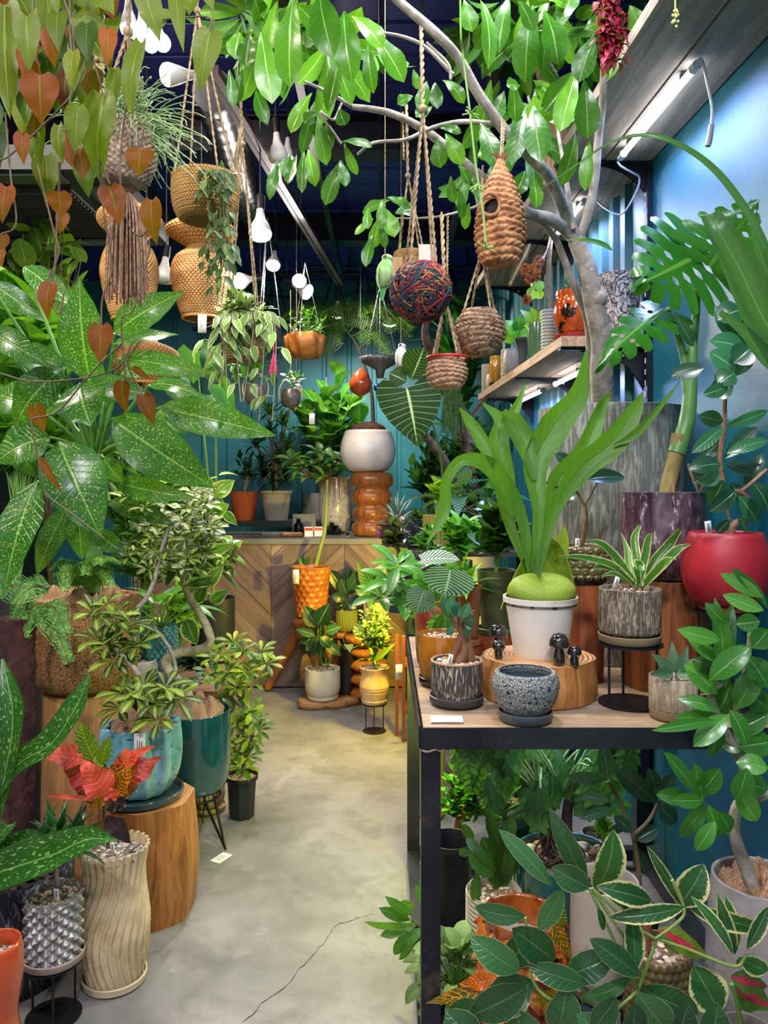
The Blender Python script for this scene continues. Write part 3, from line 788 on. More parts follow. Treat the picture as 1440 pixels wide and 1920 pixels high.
def LL(lf, rows, Y, shape='ovate', R=None, jit=.06, bend=.08, fold=.15, k=.25, up=.25, **kw):
    """leaves placed by their stalk and tip: (x0, y0, x1, y1, width[, depth offset])"""
    R = R or random.Random(len(rows))
    for r in rows:
        x0, y0, x1, y1, w = r[:5]; dy = r[5] if len(r) > 5 else R.uniform(-jit, jit); Yb = Y+dy
        tl = R.uniform(-k, k)*math.hypot(x1-x0, y1-y0)/F*Yb
        leaf(lf, P(x0, y0, Yb), P(x1, y1, Yb+tl), w/F*Yb, V((R.uniform(-.4, .4), -1, up+R.uniform(-.3, .4))), shape, bend*R.uniform(.3, 1.5), fold, **kw)
def stems(mb, rows, Y, r=.003, n=6):
    for r_ in rows:
        pts, rr = (r_[0], r_[1]) if isinstance(r_[0], list) else (r_, r)
        if isinstance(rr, tuple): rr = [rr[0]+(rr[1]-rr[0])*i/(len(pts)-1) for i in range(len(pts))]
        mb.tube([P(p[0], p[1], p[2] if len(p) > 2 else Y) for p in pts], rr, n)
def fin(root, lf, lm, st=None, sm=None, nl='foliage', ns='stem'):
    if lf is not None and lf.v: lf.build(nl, lm, root)
    if st is not None and st.v: st.build(ns, sm or M_STEM, root)
# ================================================================ BENCH
BX0, BX1, BY0, BY1, BZ = .085, .965, 1.76, 2.84, .845
steel = mottled('#23242a', '#33353b', 5, .38, .1, 30, c3='#4d443c', sc3=9, metal=.55)
def bench():
    t = thing('display_bench', 'long display bench with weathered plank top in a dark steel frame, right of the aisle', 'bench', (.5, 2.3, 0))
    R = random.Random(3); n = 9; d = (BY1-BY0-.02)/n; c = [('#8a7358', '#b59a76'), ('#7c6a55', '#a08a6e'), ('#94795a', '#bfa27a'), ('#6e6052', '#97846c')]
    for i in range(n):
        mb = MB(); mb.box(((BX0+BX1)/2, BY0+.01+d*(i+.5), BZ-.018), (BX1-BX0-.012, d-.003, .032)); a, b = c[i*7 % 4]
        mb.build('plank', wood(a, b, 3.2, 0, .6, .4), t, smooth=False)
    w = .045; mb = MB()
    mb.box(((BX0+BX1)/2, BY0-.003, BZ-.02), (BX1-BX0, .006, .048)); mb.box(((BX0+BX1)/2, BY1+.003, BZ-.02), (BX1-BX0, .006, .048))
    mb.box((BX0-.003, (BY0+BY1)/2, BZ-.018), (.006, BY1-BY0, .052)); mb.box((BX1+.003, (BY0+BY1)/2, BZ-.02), (.006, BY1-BY0, .048))
    mb.box(((BX0+BX1)/2, BY0+.02, BZ-.041), (BX1-BX0, .045, .006)); mb.box((BX0+.02, (BY0+BY1)/2, BZ-.041), (.045, BY1-BY0, .006))
    mb.build('top_frame', steel, t, smooth=False)
    for x, y in ((BX0, BY0), (BX0, BY1-w), (BX1-w, BY0), (BX1-w, BY1-w)):
        mb = MB(); mb.box((x+w/2, y+w/2, (BZ-.044)/2), (w, w, BZ-.044)); mb.build('leg', steel, t, smooth=False)
    mb = MB(); mb.box((BX0+.02, (BY0+BY1)/2, .05), (.04, BY1-BY0-2*w, .04)); mb.box((BX1-.02, (BY0+BY1)/2, .05), (.04, BY1-BY0-2*w, .04)); mb.box(((BX0+BX1)/2, BY1-.02, .05), (BX1-BX0-2*w, .04, .04))
    mb.build('lower_rail', steel, t, smooth=False)
    mb = MB(); q = V((BX0+w/2, BY0-.0005, BZ-.047))
    mb.tube([q+V((-.022, -.002, 0)), q+V((-.008, -.003, -.004)), q+V((.008, -.003, .001)), q+V((.022, -.002, -.002))], [.003, .004, .0035, .003], 6)
    mb.build('weld_bead', mottled('#5d4a3c', '#8a7a6a', 90, .4, .6, 90, metal=.4), t)
bench()
# ---------------------------------------------------------------- things on the bench
def tilt_cards():
    t = thing('business_card_stack', 'small stack of white shop cards on the front corner of the bench', 'cards', (.145, 1.83, BZ)); c = V((.148, 1.83, BZ-.002))
    mb = MB()
    for i in range(4): mb.box(c+V((.0015*(i % 2), -.001*i, .0022+.0011*i)), (.075, .045, .001), rz=.03*(i % 3)-.03)
    o = mb.build('card', flat('#f1f1ef', .5), t, smooth=False); mb = MB(); z = c.z+.0062; ink = flat('#77777a')
    for k in range(5): mb.box((c.x-.004+.002*k, c.y+.005+(.001 if k % 2 else 0), z), (.0009, .005, .0003), rz=.4*(k-2))
    mb.build('logo', ink, o, smooth=False); lettering('print', 'BARREL PLANTS', .0042, (c.x, c.y-.007, z), Matrix(), ink, o, .0001, 1.4, 'CENTER')
tilt_cards()
# cracked grey bowl
x, y, _ = wpos(985, 1.83, 0)
r = thing('bonsai_bowl', 'empty grey-white crackle textured bowl pot at the front of the bench', 'pot', (x, y, BZ))
pot(r, 'bowl2', x, y, BZ, .079, .116, cracked('#8f928c', '#0c0d0f', 150, .075, .8, 1, dist=2), T_chip(34, 11, -.03), n=160, rows=50, soil=None, th=.13, saucer=True, smat=flat('#4c545a', .35), sr=.82)
mb = MB(); pf = profile('bowl2', 20); mb.lathe([(.079*interp(pf, 1-i/12)*.86, .012+.1*(1-i/12)+.0) for i in range(13)]+[(0, .012)], (x, y, BZ+.006), 40); mb.build('glazed_inside', flat('#3c4e58', .25), r)
# reeded dark pot with ficus ginseng
def reed():
    n = NT('scratched_clay'); v = n.obj((330, 330, 26)); a = n.noise(v, 1.0, 1, .4, .3); f = n.sm(a, .57, .62)
    n.bsdf(n.mix(f, hexc('#3d3834'), hexc('#b6a488')), .8, 0, n.bump(f, .5, .003)); return n.mat
x, y, _ = wpos(856, 1.97, 0)
r = thing('potted_ficus', 'fat-rooted little fig in a dark pot scratched with pale vertical strokes', 'plant', (x, y, BZ))
c = pot(r, 'soft', x, y, BZ, .067, .112, reed(), None, n=64, saucer=True, smat=flat('#3c3b3d', .5), grav='tan', gk='coarse', soil=.955)
mb = MB(); mb.lathe([(.0655, .1075), (.0668, .1105), (.0645, .113), (.060, .111)], (x, y, BZ), 48); mb.build('rim', flat('#b58a68', .7), r)
st = MB(); stems(st, [[[(862, 1245), (872, 1215), (866, 1180), (861, 1150)], (.018, .006)], [[(884, 1248), (880, 1215), (868, 1190)], (.012, .009)], [[(846, 1240), (858, 1215), (866, 1190)], (.01, .01)], [[(866, 1190), (850, 1165), (843, 1150)], (.006, .003)], [[(864, 1170), (880, 1150), (890, 1145)], (.005, .0015)]], 1.97, n=8)
lf = MB(); LL(lf, [(843, 1160, 828, 1120, 24), (845, 1158, 862, 1128, 20), (850, 1155, 846, 1118, 22), (864, 1160, 880, 1130, 20), (870, 1165, 893, 1160, 17), (872, 1172, 888, 1176, 15), (852, 1175, 838, 1190, 16), (878, 1150, 884, 1145, 14), (880, 1172, 872, 1195, 14), (868, 1152, 858, 1148, 20), (855, 1150, 848, 1135, 20)], 1.97, 'ellip')
fin(r, lf, G('#1d4a3c', '#2f6650', vein='#6f9a80', rough=.3), st, mottled('#5a3c26', '#7a5436', 20, .5, .3), ns='root_stem')
tagcard(r, P(842, 1250, 1.94), .011, .034, tilt=.15)
# amber glazed pot with two plants behind it (orbifolia leaf and cut leaf philodendron)
x, y, _ = wpos(834, 2.16, 0)
r = thing('potted_calathea', 'round striped silver-green leaves over a brown amber glazed pot at the bench corner', 'plant', (x, y, BZ))
c = pot(r, 'soft', x, y, BZ, .074, .142, mottled('#b8741a', '#6a3c10', 5, .12, 0, coat=1, c3='#4d6a3a', sc3=6), soil=.955, saucer=True, smat=flat('#17181b', .3), sr=1.0)
OR = G('#8fb59a', '#b4d2b4', 'stripe', '#1c4a30', rough=.3, vein='#cfe6c0')
lf = MB(); LL(lf, [(845, 1068, 832, 1118, 100, -.05), (795, 1106, 780, 1150, 56, .03)], 2.2, 'round', up=.8, bend=.12, nv=10, nu=4, k=0)
LL(lf, [(790, 1050, 862, 1050, 50, .05)], 2.2, 'round', up=1.5)
st = MB(); stems(st, [[[(836, 1185), (838, 1130), (846, 1072, 2.15)], .003], [[(828, 1188), (808, 1140), (796, 1108)], .0025]], 2.25)
fin(r, lf, OR, st, M_STEM)
x, y, _ = wpos(818, 2.36, 0)
r = thing('potted_philodendron', 'cut-leaf green plant in a red and amber marbled pot behind the amber one', 'plant', (x, y, BZ))
c = pot(r, 'soft', x, y, BZ, .065, .19, mottled('#9a3a2c', '#c98a4a', 4, .15, 0, coat=1), soil=.955, grav='soil')
lf = MB(); R = random.Random(8); PL(lf, [(820, 1130, 822, 1080, 44), (830, 1150, 812, 1190, 46, -.14), (815, 1130, 780, 1160, 40), (835, 1120, 870, 1090, 40), (826, 1150, 850, 1180, 40, -.1), (815, 1110, 775, 1085, 40), (825, 1100, 850, 1060, 40), (828, 1170, 808, 1140, 36)], 2.4)
st = MB(); stems(st, [[(822, 1170), (824, 1120), (822, 1090)], [(818, 1170), (800, 1140), (785, 1120)], [(826, 1165), (834, 1130), (850, 1110)]], 2.5, .003); fin(r, lf, M_BR, st)
# wood disc, white pot with staghorn, mushrooms
r = stump('thick honey-coloured log slice on the bench carrying the staghorn fern', .412, 2.05, BZ, .146, .103, 'log_slice', c1='#8a5528', c2='#c98d4c', sd=4, top='#dcb27c')
DZ = BZ+.1035
x, y = .419, 2.06
r = thing('staghorn_fern', 'big staghorn fern with upright antler fronds in a plain white plastic pot', 'plant', (x, y, DZ))
pot(r, 'nursery', x, y, DZ, .099, .158, mottled('#d9d3c6', '#cfc7b6', 3, .45, .03, 10), None, n=64, soil=.92, grav='soil', th=.05)
zc = V((x, y, DZ+.146))
if True:
    mb = MB(); rows = []; uvs = []
    for i in range(15):       # shield frond: one swollen kidney shaped cushion open at the top
        t = i/14; a = pi*t; row = []; uv = []
        for j in range(25):
            u = j/24*TAU; rr = .092*sin(a)**.7*(1+.05*sin(u*3+t*3))
            row.append(zc+V((rr*cos(u), rr*.8*sin(u), -.02+.07*(1-cos(a))/2*1.2+.012*sin(u*2+1)*t))); uv.append((.5+.49*cos(u), t))
        rows.append(row); uvs.append(uv)
    mb.grid(rows, False, uvs); mb.build('shield_frond', G('#7f9f3a', '#a4bc4c', 'plain', rough=.6, tr=.1, var=.1, bright=1.3), r)
    mb = MB(); rows = []; uvs = []
    for i in range(17):       # pointed shield standing behind the antlers, wrapped round them
        t = i/16; row = []; uv = []; w = 1.75; hh = .17*t
        for j in range(21):
            u = -1+j/10; a = pi/2-.25+u*w; rr = .1*(1-t)**.5+.004
            row.append(zc+V((rr*cos(a)+.022*t, rr*sin(a)*.75+.01, .0+hh-.03*abs(u)**2*(1-t)+.02*(1-abs(u))*(1-t)))); uv.append((.5+.49*u, t))
        rows.append(row); uvs.append(uv)
    mb.grid(rows, False, uvs); mb.build('shield_frond', G('#7f9f3a', '#a4bc4c', 'plain', rough=.6, tr=.15, var=.1, bright=1.3), r)
lf = MB(); Yc = 2.05
def ribbon(px, Y0, w, nrm=(0, -1, .1), nu=3, R=random.Random(3), th=0, m=None, wave=.0):
    pts = [P(a, b, Y0+(c_ if c_ is not None else 0)) for a, b, c_ in px]; pts = crom(pts, None, 6); rows = []; uvs = []; ident = m.k; m.k += 1
    ws = [x_/F*Y0 for x_ in w]; N = len(pts)-1
    for i, p in enumerate(pts):
        t = i/N; q = t*(len(ws)-1); a = min(int(q), len(ws)-2); wd = (ws[a]+(ws[a+1]-ws[a])*(q-a))/2
        d = (pts[min(i+1, N)]-pts[max(i-1, 0)]).normalized(); n = V(nrm)-d*V(nrm).dot(d); n.normalize(); s = d.cross(n)
        rows.append([p+s*(wd*j/nu)+n*(-.35*wd*(1-(j/nu)**2)+wave*wd*sin(t*9+j)) for j in range(-nu, nu+1)]); uvs.append([(ident+.5+.49*j/nu, t) for j in range(-nu, nu+1)])
    m.grid(rows, False, uvs)
ST = G('#4a8426', '#689e34', 'plain', rough=.5, tr=.3, var=.2)
FR = [
 ([(1000, 1085, 0), (1010, 960, 0), (1005, 870, .02), (1040, 800, .03), (1085, 740, .02), (1100, 655, 0)], [18, 26, 56, 68, 44, 4]),
 ([(1002, 900, .01), (985, 830, .02), (960, 790, .03), (944, 770, .03)], [10, 50, 46, 12]),
 ([(1003, 1085, 0), (1040, 960, 0), (1090, 880, -.02), (1150, 830, -.03), (1190, 770, -.03), (1205, 735, -.03)], [18, 26, 50, 58, 34, 3]),
 ([(1150, 835, -.03), (1190, 815, -.05), (1232, 770, -.07), (1275, 715, -.1)], [4, 20, 12, 2]),
 ([(998, 1085, 0), (975, 960, .0), (925, 880, -.04), (870, 862, -.06), (838, 900, -.06), (832, 960, -.06), (800, 1020, -.08)], [16, 26, 40, 24, 22, 26, 3]),
 ([(925, 880, -.03), (905, 830, -.02), (880, 790, 0), (862, 765, 0)], [6, 32, 24, 4]),
 ([(1000, 1085, .02), (955, 980, .05), (945, 900, .05), (935, 830, .06), (940, 790, .08), (905, 755, .09)], [16, 24, 50, 46, 34, 4]),
 ([(1004, 1085, .01), (1030, 970, .06), (1050, 900, .07), (1095, 850, .08), (1130, 760, .1), (1145, 735, .1)], [16, 24, 52, 50, 24, 3]),
 ([(940, 790, .08), (965, 770, .09), (985, 720, .1)], [5, 24, 3])]
for a, w in FR:
    mb = MB(); ribbon(a, Yc, [q*.88 for q in w], m=mb, wave=.06); mb.build('antler_frond', ST, r)
mb = MB(); LL(mb, [(1040, 1050, 1060, 985, 36, .05), (1050, 1060, 1052, 1000, 30, .06)], Yc, 'ovate'); mb.build('young_frond', G('#8fae3a', '#a0bc40', tr=.2), r)
def mushroom(label, px, py, Y, h, rc, c1, c2, z0):
    x = (px-720)/F*Y; r = thing('mushroom_figurine', label, 'figurine', (x, Y, z0), 'polished stone mushrooms'); m = mottled(c1, c2, 18, .08, 0, coat=1, lo=.55, hi=.62)
    mb = MB(); mb.lathe([(0, 0), (rc*.5, 0), (rc*.62, h*.12), (rc*.58, h*.32), (rc*.36, h*.55), (rc*.3, h*.7), (0, h*.72)], (x, Y, z0), 24); mb.build('stalk', m, r)
    mb = MB(); mb.lathe([(0, h*.6), (rc*.5, h*.58), (rc*.95, h*.57), (rc, h*.64), (rc*.92, h*.8), (rc*.6, h*.95), (0, h)], (x, Y, z0), 28); mb.build('cap', m, r)
mushroom('tall black stone mushroom figurine with tan patch, behind the tiny one', 935, 1222, 2.1, .076, .026, '#1d1715', '#7a5a3a', DZ)
mushroom('tiny dark stone mushroom figurine in front of the tall one', 935, 1236, 2.01, .05, .0185, '#1f1917', '#4a3526', DZ)
mushroom('larger dark grey stone mushroom figurine right of the white pot', 1048, 1248, 1.94, .083, .0255, '#241e1c', '#8a6a4c', DZ)
mushroom('small black and cream stone mushroom figurine at the log slice edge', 1077, 1250, 1.93, .053, .018, '#16161a', '#a8825c', DZ)
# stand with bark textured pot and variegated dracaena
wirestand('black wire stand on the bench under the bark-textured pot', 0.63, 1.97, BZ, .155, .083, rot=1)
x, y, z = .63, 1.97, BZ+.155
r = thing('potted_dracaena', 'arching cream-edged strap leaves in a brown bark-textured pot on a wire stand', 'plant', (x, y, z))
def barkm(c1, c2, s=60):
    n = NT('bark_glaze'); v = n.obj((1, 1, .13)); a = n.noise(v, s*1.7, 4, .75, .8); f = n.sm(a, .46, .58)
    n.bsdf(n.mix(f, hexc(c1), hexc(c2)), .7, 0, n.bump(a, .8, .006)); return n.mat
c = pot(r, 'footed', x, y, z, .078, .14, barkm('#5a4e42', '#a89a80', 95), T_bark(60, .04, 2), n=120, rows=40, soil=.955, th=.09, saucer=True, smat=flat('#8a7a58', .45), sr=1.02, gk='fine')
lf = MB()
for a, w in [([(1190, 1095, 0), (1150, 1060, -.04), (1095, 1045, -.08), (1050, 1043, -.12)], [14, 18, 14, 2]), ([(1192, 1095, 0), (1160, 1050, 0), (1130, 1020, 0), (1102, 1013, 0)], [14, 20, 16, 4]),
             ([(1195, 1098, 0), (1180, 1060, .03), (1176, 1030, .05), (1165, 1000, .07)], [12, 16, 12, 2]), ([(1200, 1095, 0), (1195, 1050, .05), (1190, 1010, .08), (1200, 985, .1)], [14, 18, 16, 6]),
             ([(1205, 1095, 0), (1230, 1050, .02), (1255, 1020, .03), (1275, 993, .02)], [14, 20, 18, 8]), ([(1207, 1095, 0), (1240, 1060, -.02), (1270, 1030, -.03), (1296, 1020, -.03)], [14, 19, 16, 2]),
             ([(1205, 1098, 0), (1230, 1070, -.05), (1250, 1050, -.08), (1268, 1048, -.1)], [14, 18, 14, 2]), ([(1190, 1100, 0), (1170, 1085, -.06), (1150, 1075, -.1), (1128, 1080, -.12)], [12, 14, 11, 2]),
             ([(1200, 1100, -.02), (1197, 1070, -.06), (1199, 1055, -.08), (1200, 1068, -.1)], [16, 22, 20, 14]), ([(1192, 1098, 0), (1160, 1070, -.03), (1130, 1062, -.05), (1112, 1066, -.06)], [12, 15, 12, 2]),
             ([(1198, 1098, 0), (1210, 1040, 0), (1216, 1010, .0), (1222, 1000, .0)], [14, 16, 12, 3])]:
    ribbon(a, 1.97, w, m=lf, nrm=(0, -.8, .6))
lf.build('foliage', G('#3d7a2c', '#56933a', 'margin', '#e9e9a8', rough=.3, var=.2), r); tagcard(r, P(1152, 1104, 1.93), .012, .034, tilt=.25)
# small ribbed pot, right front
x, y, _ = wpos(1262, 1.85, 0)
r = thing('potted_agave', 'small succulent with pale-edged leaves in a sand-coloured ribbed pot at the bench front', 'plant', (x, y, BZ))
c = pot(r, 'footed', x, y, BZ, .056, .1, barkm('#8f8268', '#b9aa8a', 70), T_ribs(44, .03), n=176, rows=14, soil=.955, th=.08, saucer=True, smat=flat('#8a765c', .4), sr=1.0, gk='coarse')
lf = MB()
LL(lf, [(1262, 1262, 1222, 1225, 26), (1262, 1262, 1217, 1264, 24, -.04), (1264, 1260, 1260, 1202, 22, .03), (1266, 1262, 1300, 1235, 24), (1266, 1262, 1240, 1240, 20), (1270, 1262, 1290, 1210, 22), (1268, 1264, 1308, 1262, 24, -.03)], 1.85, 'lance', fold=.5); fin(r, lf, G('#5f8a6a', '#7aa27a', 'edge', '#e0dca0', rough=.5)); tagcard(r, P(1257, 1285, 1.825), .012, .034, tilt=.1)
# stumps behind, dotted pot, purple pot, red pot, barrel
stump('round orange-brown log stump on the bench under the dimpled pot', 0.575, 2.22, BZ, .06, .275, sd=6, c1='#63301a', c2='#9c5426')
x, y, z = .575, 2.22, BZ+.276
r = thing('potted_rubber_fig', 'dark leaves over a green-brown pot covered with round dimples on a black tray', 'plant', (x, y, z))
c = pot(r, 'soft', x, y, z, .073, .108, mottled('#4a4426', '#6f6a3a', 8, .2, .1, coat=.6), T_dots(18, 5, .09, 1), n=180, rows=60, saucer=True, smat=flat('#101114', .3), sr=.95)
st = MB(); stems(st, [[[(1090, 1025, 2.27), (1098, 990, 2.2), (1096, 950, 2.2), (1080, 920, 2.2)], (.008, .004)], [[(1096, 950, 2.2), (1120, 905, 2.1)], .002]], 2.2); lf = MB()
LL(lf, [(1098, 898, 1172, 895, 36, -.1), (1088, 900, 1020, 910, 36), (1090, 880, 1148, 850, 34, -.05), (1085, 890, 1040, 850, 34), (1080, 920, 1040, 950, 30), (1086, 900, 1105, 820, 36, .1)], 2.2, 'ellip', up=.8, nv=9); fin(r, lf, G('#1f3f33', '#35584a', vein='#7d9a80', rough=.22, tr=.1), st, M_TWIG); tagcard(r, P(1082, 1030, 2.24), .012, .034)
stump('wide orange-brown log stump on the bench under the purple glazed pot', 0.79, 2.16, BZ, .115, .295, sd=9, c1='#683418', c2='#a86230')
PZ = BZ+.296; x, y = .784, 2.16
r = thing('potted_monstera', 'tall monstera with thick bare stem in a speckled purple glazed pot', 'plant', (x, y, PZ))
c = pot(r, 'soft', x, y, PZ, .117, .242, mottled('#3a2430', '#6f5560', 26, .18, .1, coat=.8, c3='#b9a8a8', sc3=55, stretch=(1, 1, .4)), soil=.96, th=.1, saucer=True, smat=mottled('#3a2a30', '#5f5054', 20, .3, .1), sr=.86)
st = MB(); stems(st, [[[(1248, 930), (1258, 890), (1268, 850), (1275, 815)], (.02, .024)]], 2.17, n=10); st.build('bare_stem', mottled('#6f6030', '#9a8a50', 12, .6, .6, 20), r)
st = MB(); stems(st, [[[(1268, 850), (1288, 790), (1295, 720), (1298, 650), (1305, 590), (1309, 535, 2.12)], (.026, .007)], [[(1290, 740), (1284, 680), (1268, 620), (1252, 578, 2.1)], (.014, .006)]], 2.17, n=10); st.build('petiole', flat('#4c7a3a', .4), r)
st = MB(); stems(st, [[(1262, 905), (1263, 925), (1264, 935)], [(1290, 870), (1300, 900), (1312, 925)], [(1300, 880), (1318, 905), (1310, 930)]], 2.1, .004); st.build('aerial_root', mottled('#7a5a3a', '#a8825c', 20), r)
def monstera_leaf(root, p0, p1, W, nrm, L2=1.0, droop=.15, name='leaf', cuts=7):
    p0 = V(p0); p1 = V(p1); d = (p1-p0); L = d.length; d.normalize(); n = V(nrm); n = (n-d*n.dot(d)).normalized(); s = d.cross(n); mb = MB()
    def pt(u, t):   # u across -1..1, t along
        w = W*.5*shw('heart', t); a = abs(u)
        return p0+d*(t*L)+s*(u*w)+n*(-.12*W*a*a-droop*L*t*t)-d*(.3*L*a**1.6*(1-t)**2)
    for sg in (-1, 1):
        for k in range(cuts):       # each finger is its own curved strip, joined towards the midrib
            ta, tb = k/cuts, (k+1)/cuts; g = .16/cuts; rows = []; uvs = []
            for i in range(17):
                u = i/16; gap = g*max(0, (u-.42))*3.2; row = []; uv = []
                gap = max(gap, g*1.3*max(0, 1-((u-.25)/.1)**2))
                for j in range(4):
                    q = j/3; t = ta+gap+(tb-ta-2*gap)*q; t += .06*u*u; t = min(.999, t)
                    if i == 16: t = (ta+tb)/2+.06
                    t = min(.999, t); row.append(pt(sg*u*(1 if i < 16 else .99), t)); uv.append((.5+.49*sg*u, t))
                rows.append(row); uvs.append(uv)
            b = len(mb.v); mb.grid(rows, False, uvs)
    rows = [[pt(x_*.035, t/20)+n*.002 for x_ in (-1, 0, 1)] for t in range(21)]; mb.grid(rows, False, [[(.5, .5)]*3]*21)
    # remove a small oval near the midrib of every finger
    keep = []
    for f, u in zip(mb.f, mb.uv):
        keep.append((f, u))
    o = mb.build(name, G('#1f6a24', '#2f8a2c', 'plain', vein='#6fae4a', rough=.25, tr=.3, var=.1), root)
    return o
monstera_leaf(r, P(1325, 470, 2.1), P(1188, 545, 1.98), .36, (.2, -1, .35), droop=-.1)
monstera_leaf(r, P(1330, 500, 2.06), P(1425, 375, 1.97), .28, (.3, -1, .4), droop=.0)
monstera_leaf(r, P(1245, 580, 2.1), P(1127, 655, 1.95), .17, (.3, -.6, 1), droop=.2)
# red pot on stand
wirestand('dark wire stand on the bench beneath the red pot', 0.872, 1.96, BZ, .238, .08, rot=.4)
x, y, z = .872, 1.96, BZ+.238
r = thing('potted_bonsai_fig', 'twisted-stem fig bonsai in a round matt red pot', 'plant', (x, y, z))
c = pot(r, 'round', x, y, z, .107, .2, mottled('#a8202c', '#8a1824', 4, .45, .05, 12), soil=.96, th=.12, saucer=True, smat=flat('#a8453c', .5), sr=.62, n=64)
st = MB(); stems(st, [[[(1368, 1008), (1375, 985), (1398, 972), (1408, 955), (1398, 930), (1385, 920)], (.011, .006)], [[(1385, 920), (1370, 925), (1362, 950), (1368, 975)], (.005, .004)], [[(1385, 925), (1410, 905), (1438, 880)], (.006, .004)], [[(1355, 905), (1350, 860), (1358, 800), (1360, 740), (1375, 690), (1402, 655)], (.0075, .004)], [[(1370, 925), (1352, 915), (1354, 890)], (.005, .006)]], 1.95, n=8)
lf = MB(); LL(lf, [(1392, 580, 1345, 600, 55), (1400, 600, 1420, 555, 45), (1398, 655, 1330, 640, 46), (1405, 640, 1340, 575, 48, .05), (1400, 650, 1390, 600, 45), (1410, 650, 1375, 680, 50, -.08), (1380, 695, 1330, 660, 52, -.05), (1378, 700, 1345, 720, 45, -.1),
 (1378, 705, 1410, 640, 40, .05), (1375, 725, 1330, 735, 44), (1365, 725, 1318, 740, 28, -.1), (1320, 690, 1258, 705, 36, -.15), (1356, 790, 1310, 780, 32), (1356, 800, 1296, 850, 28, -.05), (1360, 820, 1310, 865, 30), (1360, 800, 1440, 770, 24), (1352, 870, 1290, 880, 40, -.12), (1345, 875, 1302, 905, 52, -.1),
 (1358, 860, 1420, 800, 30, .05), (1362, 850, 1440, 825, 28), (1360, 870, 1412, 890, 34), (1355, 900, 1330, 945, 56, -.1), (1368, 905, 1400, 950, 30), (1385, 925, 1340, 935, 26, -.05), (1380, 920, 1330, 960, 34, -.1), (1385, 930, 1420, 980, 36), (1410, 905, 1440, 960, 50), (1398, 915, 1430, 850, 30),
 (1368, 975, 1342, 1000, 20), (1400, 1000, 1385, 965, 18), (1420, 620, 1440, 580, 50), (1395, 620, 1440, 655, 34), (1355, 745, 1340, 700, 30), (1300, 650, 1270, 600, 24, -.05)], 1.93, 'ellip', nv=9)
fin(r, lf, G('#1d4a35', '#2f6a48', vein='#8ab890', rough=.25, tr=.15), st, mottled('#6a4a34', '#8a6a4c', 16, .6, .4)); tagcard(r, P(1330, 1008, 1.93), .016, .045, tilt=-.15)
# barrel planter with the tree
x, y = .76, 2.58
tree = thing('potted_tree', 'tall branching umbrella tree in a big weathered grey cylinder planter', 'tree', (x, y, BZ))
pot(tree, 'cyl', x, y, BZ, .238, zof(768, y)-BZ, barkm('#5f625c', '#8d9086', 34), None, n=72, rows=8, soil=.96, th=.05, grav='soil')
st = MB()
stems(st, [[[(1132, 770, 2.6), (1128, 700, 2.56), (1128, 640, 2.52), (1112, 560, 2.47), (1100, 500, 2.45), (1083, 455, 2.45)], (.04, .028)],
 [[(1116, 760, 2.62), (1110, 680, 2.6), (1103, 600, 2.56), (1075, 530, 2.5), (1046, 455, 2.45)], (.022, .01)],
 [[(1083, 455, 2.45), (1060, 430, 2.42), (1030, 410, 2.36), (990, 400, 2.3), (960, 375, 2.3), (900, 330, 2.3), (830, 270, 2.3), (790, 240, 2.3), (740, 215, 2.3), (700, 205, 2.3), (660, 200, 2.3)], (.021, .008)],
 [[(1083, 455, 2.45), (1060, 400, 2.4), (1035, 340, 2.35), (1000, 300, 2.3), (955, 255, 2.25), (900, 180, 2.2), (860, 110, 2.15), (815, 60, 2.1), (745, 0, 2.1), (700, -50, 2.1)], (.02, .011)],
 [[(1083, 455, 2.45), (1100, 410, 2.42), (1115, 340, 2.4), (1122, 260, 2.38), (1130, 190, 2.36), (1135, 100, 2.3), (1150, 20, 2.3), (1160, -40, 2.3)], (.015, .01)],
 [[(1075, 430, 2.4), (1062, 340, 2.4), (1050, 270, 2.45), (1040, 200, 2.5)], (.009, .005)], [[(1045, 380, 2.4), (1022, 330, 2.35), (1008, 250, 2.4), (990, 180, 2.4)], (.008, .004)],
 [[(1046, 455, 2.45), (1020, 420, 2.4), (990, 405, 2.35)], (.01, .009)], [[(940, 235, 2.25), (870, 228, 2.25), (810, 240, 2.25), (760, 262, 2.22), (700, 268, 2.2), (670, 290, 2.2)], (.008, .004)],
 [[(800, 80, 2.12), (840, 120, 2.1), (845, 150, 2.1)], .004], [[(850, 140, 2.2), (800, 90, 2.2), (760, 70, 2.2), (710, 60, 2.2)], (.006, .004)], [[(660, 200, 2.3), (620, 175, 2.3), (570, 152, 2.25)], (.007, .004)], [[(640, 195, 2.3), (625, 225, 2.2), (600, 210, 2.2), (640, 270, 2.2)], .004],
 [[(900, 385, 2.4), (870, 395, 2.4), (810, 408, 2.4), (720, 410, 2.4)], (.005, .003)]], 2.4, n=9)
for q, rr in (((1083, 455, 2.45), .029), ((1116, 560, 2.475), .04)): st.ball(P(*q), rr, 14, 10)
st.build('branches', mottled('#7a7468', '#9a9488', 26, .75, .5, 70, c3='#b8b2a4', sc3=40), tree)
